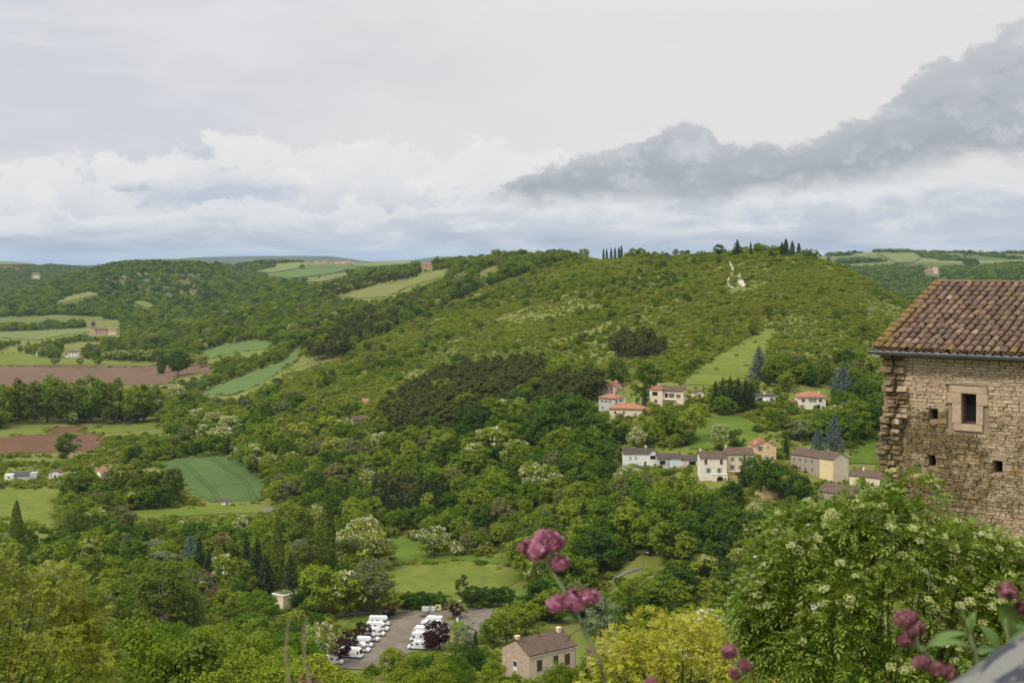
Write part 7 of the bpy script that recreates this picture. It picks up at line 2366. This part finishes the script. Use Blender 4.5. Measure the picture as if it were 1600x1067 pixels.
# ------------------------------------------------------------------ parapet, coping stone and red valerian beside the lens
m, n, o = new_mat('lichen_stone')
p_ = pos(n)
t = n.noise(p_, 17, 7, 0.68, 0.8)
t2 = n.noise(p_, 90, 6, 0.75)
base = n.mix(n.ramp(t, 0.46, 0.52), (0.040, 0.044, 0.055), (0.24, 0.235, 0.20))
base = n.mix(n.m('MULTIPLY', n.ramp(n.noise(p_, 22, 4, 0.6), 0.52, 0.6), 0.6), base, (0.17, 0.17, 0.14))
base = n.mix(n.m('MULTIPLY', t2, 0.35), base, (0.12, 0.12, 0.12))
principled(n, o, base, 0.9, 0.2, bump=n.m('ADD', t2, t), bstr=0.6, bdist=0.01)
M_LSTONE = m


def rock(name, c, half, seed, mat, sub=4, amp=0.06, parent=None):
    bm = bmesh.new()
    bmesh.ops.create_cube(bm, size=2.0)
    bmesh.ops.subdivide_edges(bm, edges=bm.edges[:], cuts=11, use_grid_fill=True)
    for v in bm.verts:
        p = v.co.normalized()
        q = v.co * 0.45 + p * 1.25 * 0.55
        f = 1 + amp * float(vnoise(np.array(q.x * 2.1 + seed), np.array(q.y * 2.1 + q.z * 1.7), seed)) + amp * 0.5 * float(vnoise(np.array(q.x * 5 + q.z * 3), np.array(q.y * 5 + seed), seed + 3))
        v.co = Vector((q.x * f * half[0], q.y * f * half[1], q.z * f * half[2]))
    me = bpy.data.meshes.new(name)
    bm.to_mesh(me)
    bm.free()
    me.materials.append(mat)
    me.polygons.foreach_set('use_smooth', [True] * len(me.polygons))
    me.update()
    return link(name, me, parent, loc=c)


pw_ = thing('parapet_wall', 'grey lichen covered parapet stone at the lower right corner', 'wall', (0, 1.30, -6.0))
rock('coping_stone', (0.79, -0.05, 5.545), (0.45, 0.22, 0.20), 5, M_LSTONE, parent=pw_).rotation_euler = (0, R(-28.8), 0)
rp = random.Random(8)
z = 0.0
while z < 4.9:
    x = -3.2
    while x < 3.6:
        L_ = rp.uniform(0.35, 0.7)
        link('wall_block', rp.choice(STM), pw_, loc=(x + L_ / 2, 0.2 + rp.uniform(-0.02, 0.02), z + 0.1225), scl=(L_ - 0.012, 1.3, 0.24))
        x += L_
    z += 0.245
M_STEM = mat_plain('valerian_stem', (0.19, 0.23, 0.10), 0.6, 0.3)
M_VLEAF = mat_plain('valerian_leaf', (0.085, 0.145, 0.030), 0.55, 0.2, var=0.2, scale=30)
L_PINK = mat_leaf2('valerian_pink', [(0.26, 0.055, 0.11), (0.44, 0.15, 0.23), (0.64, 0.36, 0.43)], 60, 0.4, 0.25)
L_DRED = mat_leaf2('valerian_dark', [(0.17, 0.055, 0.060), (0.26, 0.095, 0.105), (0.38, 0.19, 0.19)], 60, 0.4, 0.2)


def blade(mb, p0, p1, w, up=Vector((0, -0.3, 1)), bend=0.12, k=7):
    p0, p1 = Vector(p0), Vector(p1)
    ax = p1 - p0
    L_ = ax.length
    sd_ = ax.cross(up).normalized()
    nr = sd_.cross(ax).normalized()
    vs = []
    for i in range(k + 1):
        t_ = i / k
        ww = w * math.sin(math.pi * min(1, t_ * 0.93 + 0.07)) ** 0.8
        c__ = p0 + ax * t_ + nr * math.sin(math.pi * t_) * bend * L_
        vs += [c__ - sd_ * ww / 2 + nr * ww * 0.12, c__, c__ + sd_ * ww / 2 + nr * ww * 0.12]
    fs = []
    for i in range(k):
        a = i * 3
        fs += [(a, a + 1, a + 4, a + 3), (a + 1, a + 2, a + 5, a + 4)]
    mb.add(vs, fs)


def flower_head(parent, c, rx, rz, n_, mat, seed, s=0.0075):
    """a domed cluster of tiny five-petalled florets"""
    rng = np.random.default_rng(seed)
    d = unit(n_, rng)
    d[:, 2] = np.where(d[:, 2] < -0.2, -d[:, 2], d[:, 2])
    sub = unit(11, rng)
    lump = 0.58 + 0.55 * np.minimum((np.clip(d @ sub.T, 0, 1) ** 9).sum(1), 1.1)
    q = d * np.array([rx, rx * 0.8, rz]) * (lump * rng.uniform(0.75, 1.12, n_))[:, None]
    petals = []
    norms = []
    for i in range(5):
        a = 2 * math.pi * i / 5
        h1 = np.cross(d, np.array([0.3, 0.5, 0.81]))
        h1 /= np.linalg.norm(h1, axis=1, keepdims=True)
        h2 = np.cross(d, h1)
        petals.append(q + (h1 * math.cos(a) + h2 * math.sin(a)) * s * 0.5)
        norms.append(d)
    V_, Q_ = leaf_cards(np.concatenate(petals), np.concatenate(norms), s, rng, asp=0.8, jit=0.35)
    core = unit(int(n_ * 1.2), rng) * np.array([rx, rx * 0.8, rz]) * 0.65
    V2, Q2 = leaf_cards(core, core / (np.linalg.norm(core, axis=1, keepdims=True) + 1e-9), s * 1.5, rng)
    V_ = np.concatenate([V_, V2])
    Q_ = np.concatenate([Q_, Q2 + len(Q_) * 4])
    return link('flower_head', fast_mesh('florets', V_, Q_, [mat]), parent, loc=c)


def valerian(label, d, stem, heads, leaves, mat, seed, r_=0.0032, base=(0, 0)):
    """stem, heads and leaves are given by sight lines at distance d"""
    o0 = ray(stem[0][0], stem[0][1], d)
    t = thing('valerian_plant', label, 'flower', o0)
    W = [ray(u, v, d + dd_) - o0 for u, v, dd_ in [(q + (0,))[:3] for q in stem]]
    root_ = Vector((W[0].x + 0.02, W[0].y + 0.03, -1.12 - o0.z))
    pts = [root_] + W
    MB().tube(pts, [r_ * 1.2] + [r_ * (1 - 0.4 * i / len(W)) for i in range(len(W))], 7).build('stem', M_STEM, t, smooth=True)
    for i, h in enumerate(heads):
        u, v, ru, rv = h[:4]
        c_ = ray(u, v, d) - o0
        flower_head(t, c_, ru * 0.9 / F * d, rv * 0.9 / F * d, int(45 + ru * rv / 7), mat, seed + i)
        if len(h) > 4:
            MB().tube([ray(h[4], h[5], d) - o0, ray((u + h[4]) / 2 + 2, (v + h[5]) / 2 + 4, d) - o0, c_], [r_ * 0.7, r_ * 0.6, r_ * 0.5], 6).build('stalk', M_STEM, t, smooth=True)
    for (u0, v0, u1, v1, w, dd_) in leaves:
        mb = MB()
        blade(mb, ray(u0, v0, d) - o0, ray(u1, v1, d + dd_) - o0, w / F * d)
        mb.build('leaf', M_VLEAF, t, smooth=True)
    return t


valerian('tall pink valerian with two flower heads standing against the valley', 1.9, [(946, 1072), (936, 1030), (920, 1000), (908, 972), (893, 940), (870, 905), (850, 872)],
         [(862, 850, 22, 18), (838, 862, 24, 20), (850, 838, 16, 10), (875, 882, 16, 11, 858, 885), (893, 940, 24, 15), (922, 934, 14, 12, 900, 958), (868, 945, 13, 13, 898, 962)],
         [(908, 975, 878, 968, 16, -0.02), (910, 978, 934, 972, 18, -0.03), (912, 985, 888, 1000, 18, 0.02), (914, 985, 930, 1000, 14, 0.03)], L_PINK, 900)
valerian('dull pink valerian in front of the elder bush, flower heads drooping', 1.75, [(1500, 1080), (1480, 1055), (1455, 1030), (1436, 1010), (1425, 985)],
         [(1415, 968, 16, 14), (1432, 983, 14, 12), (1414, 1000, 11, 8, 1432, 1008), (1438, 1034, 15, 10, 1452, 1028), (1462, 1044, 16, 10, 1470, 1048), (1482, 1050, 12, 9)],
         [(1436, 1012, 1402, 1014, 14, 0.0), (1442, 1018, 1515, 990, 26, -0.03)], L_DRED, 920)
valerian('valerian with broad green leaves and a dark flower head beside the coping stone', 1.7, [(1590, 1060), (1578, 1010), (1572, 975), (1574, 945)],
         [(1574, 925, 15, 14), (1596, 952, 8, 12)],
         [(1572, 985, 1572, 940, 34, -0.02), (1576, 1000, 1622, 975, 26, 0.0), (1560, 1018, 1530, 975, 22, 0.02)], L_DRED, 940)
valerian('leafy valerian shoot without flowers left of the coping stone', 1.7, [(1532, 1060), (1524, 1020), (1514, 985), (1510, 968)],
         [], [(1512, 990, 1500, 955, 13, 0.0), (1514, 990, 1524, 954, 15, 0.0), (1522, 1015, 1452, 1010, 20, -0.02), (1526, 1018, 1566, 1024, 20, 0.02)], L_DRED, 950)
valerian('small dark red valerian bud at the golden tree edge', 1.9, [(1152, 1085), (1150, 1060), (1146, 1030)], [(1138, 1020, 13, 10), (1163, 1040, 7, 6, 1150, 1056), (1146, 1052, 6, 5)], [(1150, 1062, 1170, 1052, 12, 0.0)], L_DRED, 960)
valerian('pink valerian tip just rising over the lower edge', 1.9, [(1019, 1085), (1018, 1070)], [(1018, 1068, 9, 7)], [], L_PINK, 970)
M_STRAW = mat_plain('dry_stalk', (0.30, 0.25, 0.16), 0.8)
for i, (a, lb) in enumerate([([(452, 1075), (446, 1020), (450, 975), (452, 966)], 'thin dry grass stalk, left of two'), ([(486, 1075), (476, 1030), (474, 985), (480, 960)], 'thin dry grass stalk, right of two')]):
    o0 = ray(a[0][0], a[0][1], 1.3)
    t_ = thing('grass_stalk', lb + ' below the cream cube building', 'grass', o0)
    pts = [Vector((0, 0.1, -0.5))] + [ray(u, v, 1.3) - o0 for u, v in a]
    MB().tube(pts, [0.0012, 0.0010, 0.0009, 0.0007, 0.0004], 5).build('stem', M_STRAW, t_)

# ------------------------------------------------------------------ haze: one even box of air round the whole place
m, n, o = new_mat('haze_air')
pv_ = n.n.new('ShaderNodeVolumePrincipled')
pv_.inputs['Color'].default_value = (0.60, 0.78, 1.0, 1)
pv_.inputs['Density'].default_value = 2.3e-5
pv_.inputs['Anisotropy'].default_value = 0.0
n.l.new(pv_.outputs[0], o.inputs['Volume'])
hz = MB().box(-52000, 52000, -3000, 47000, -260, 60).build('haze', m)
tag(hz, 'pale air that fades the far hills to blue', 'haze', kind='stuff')
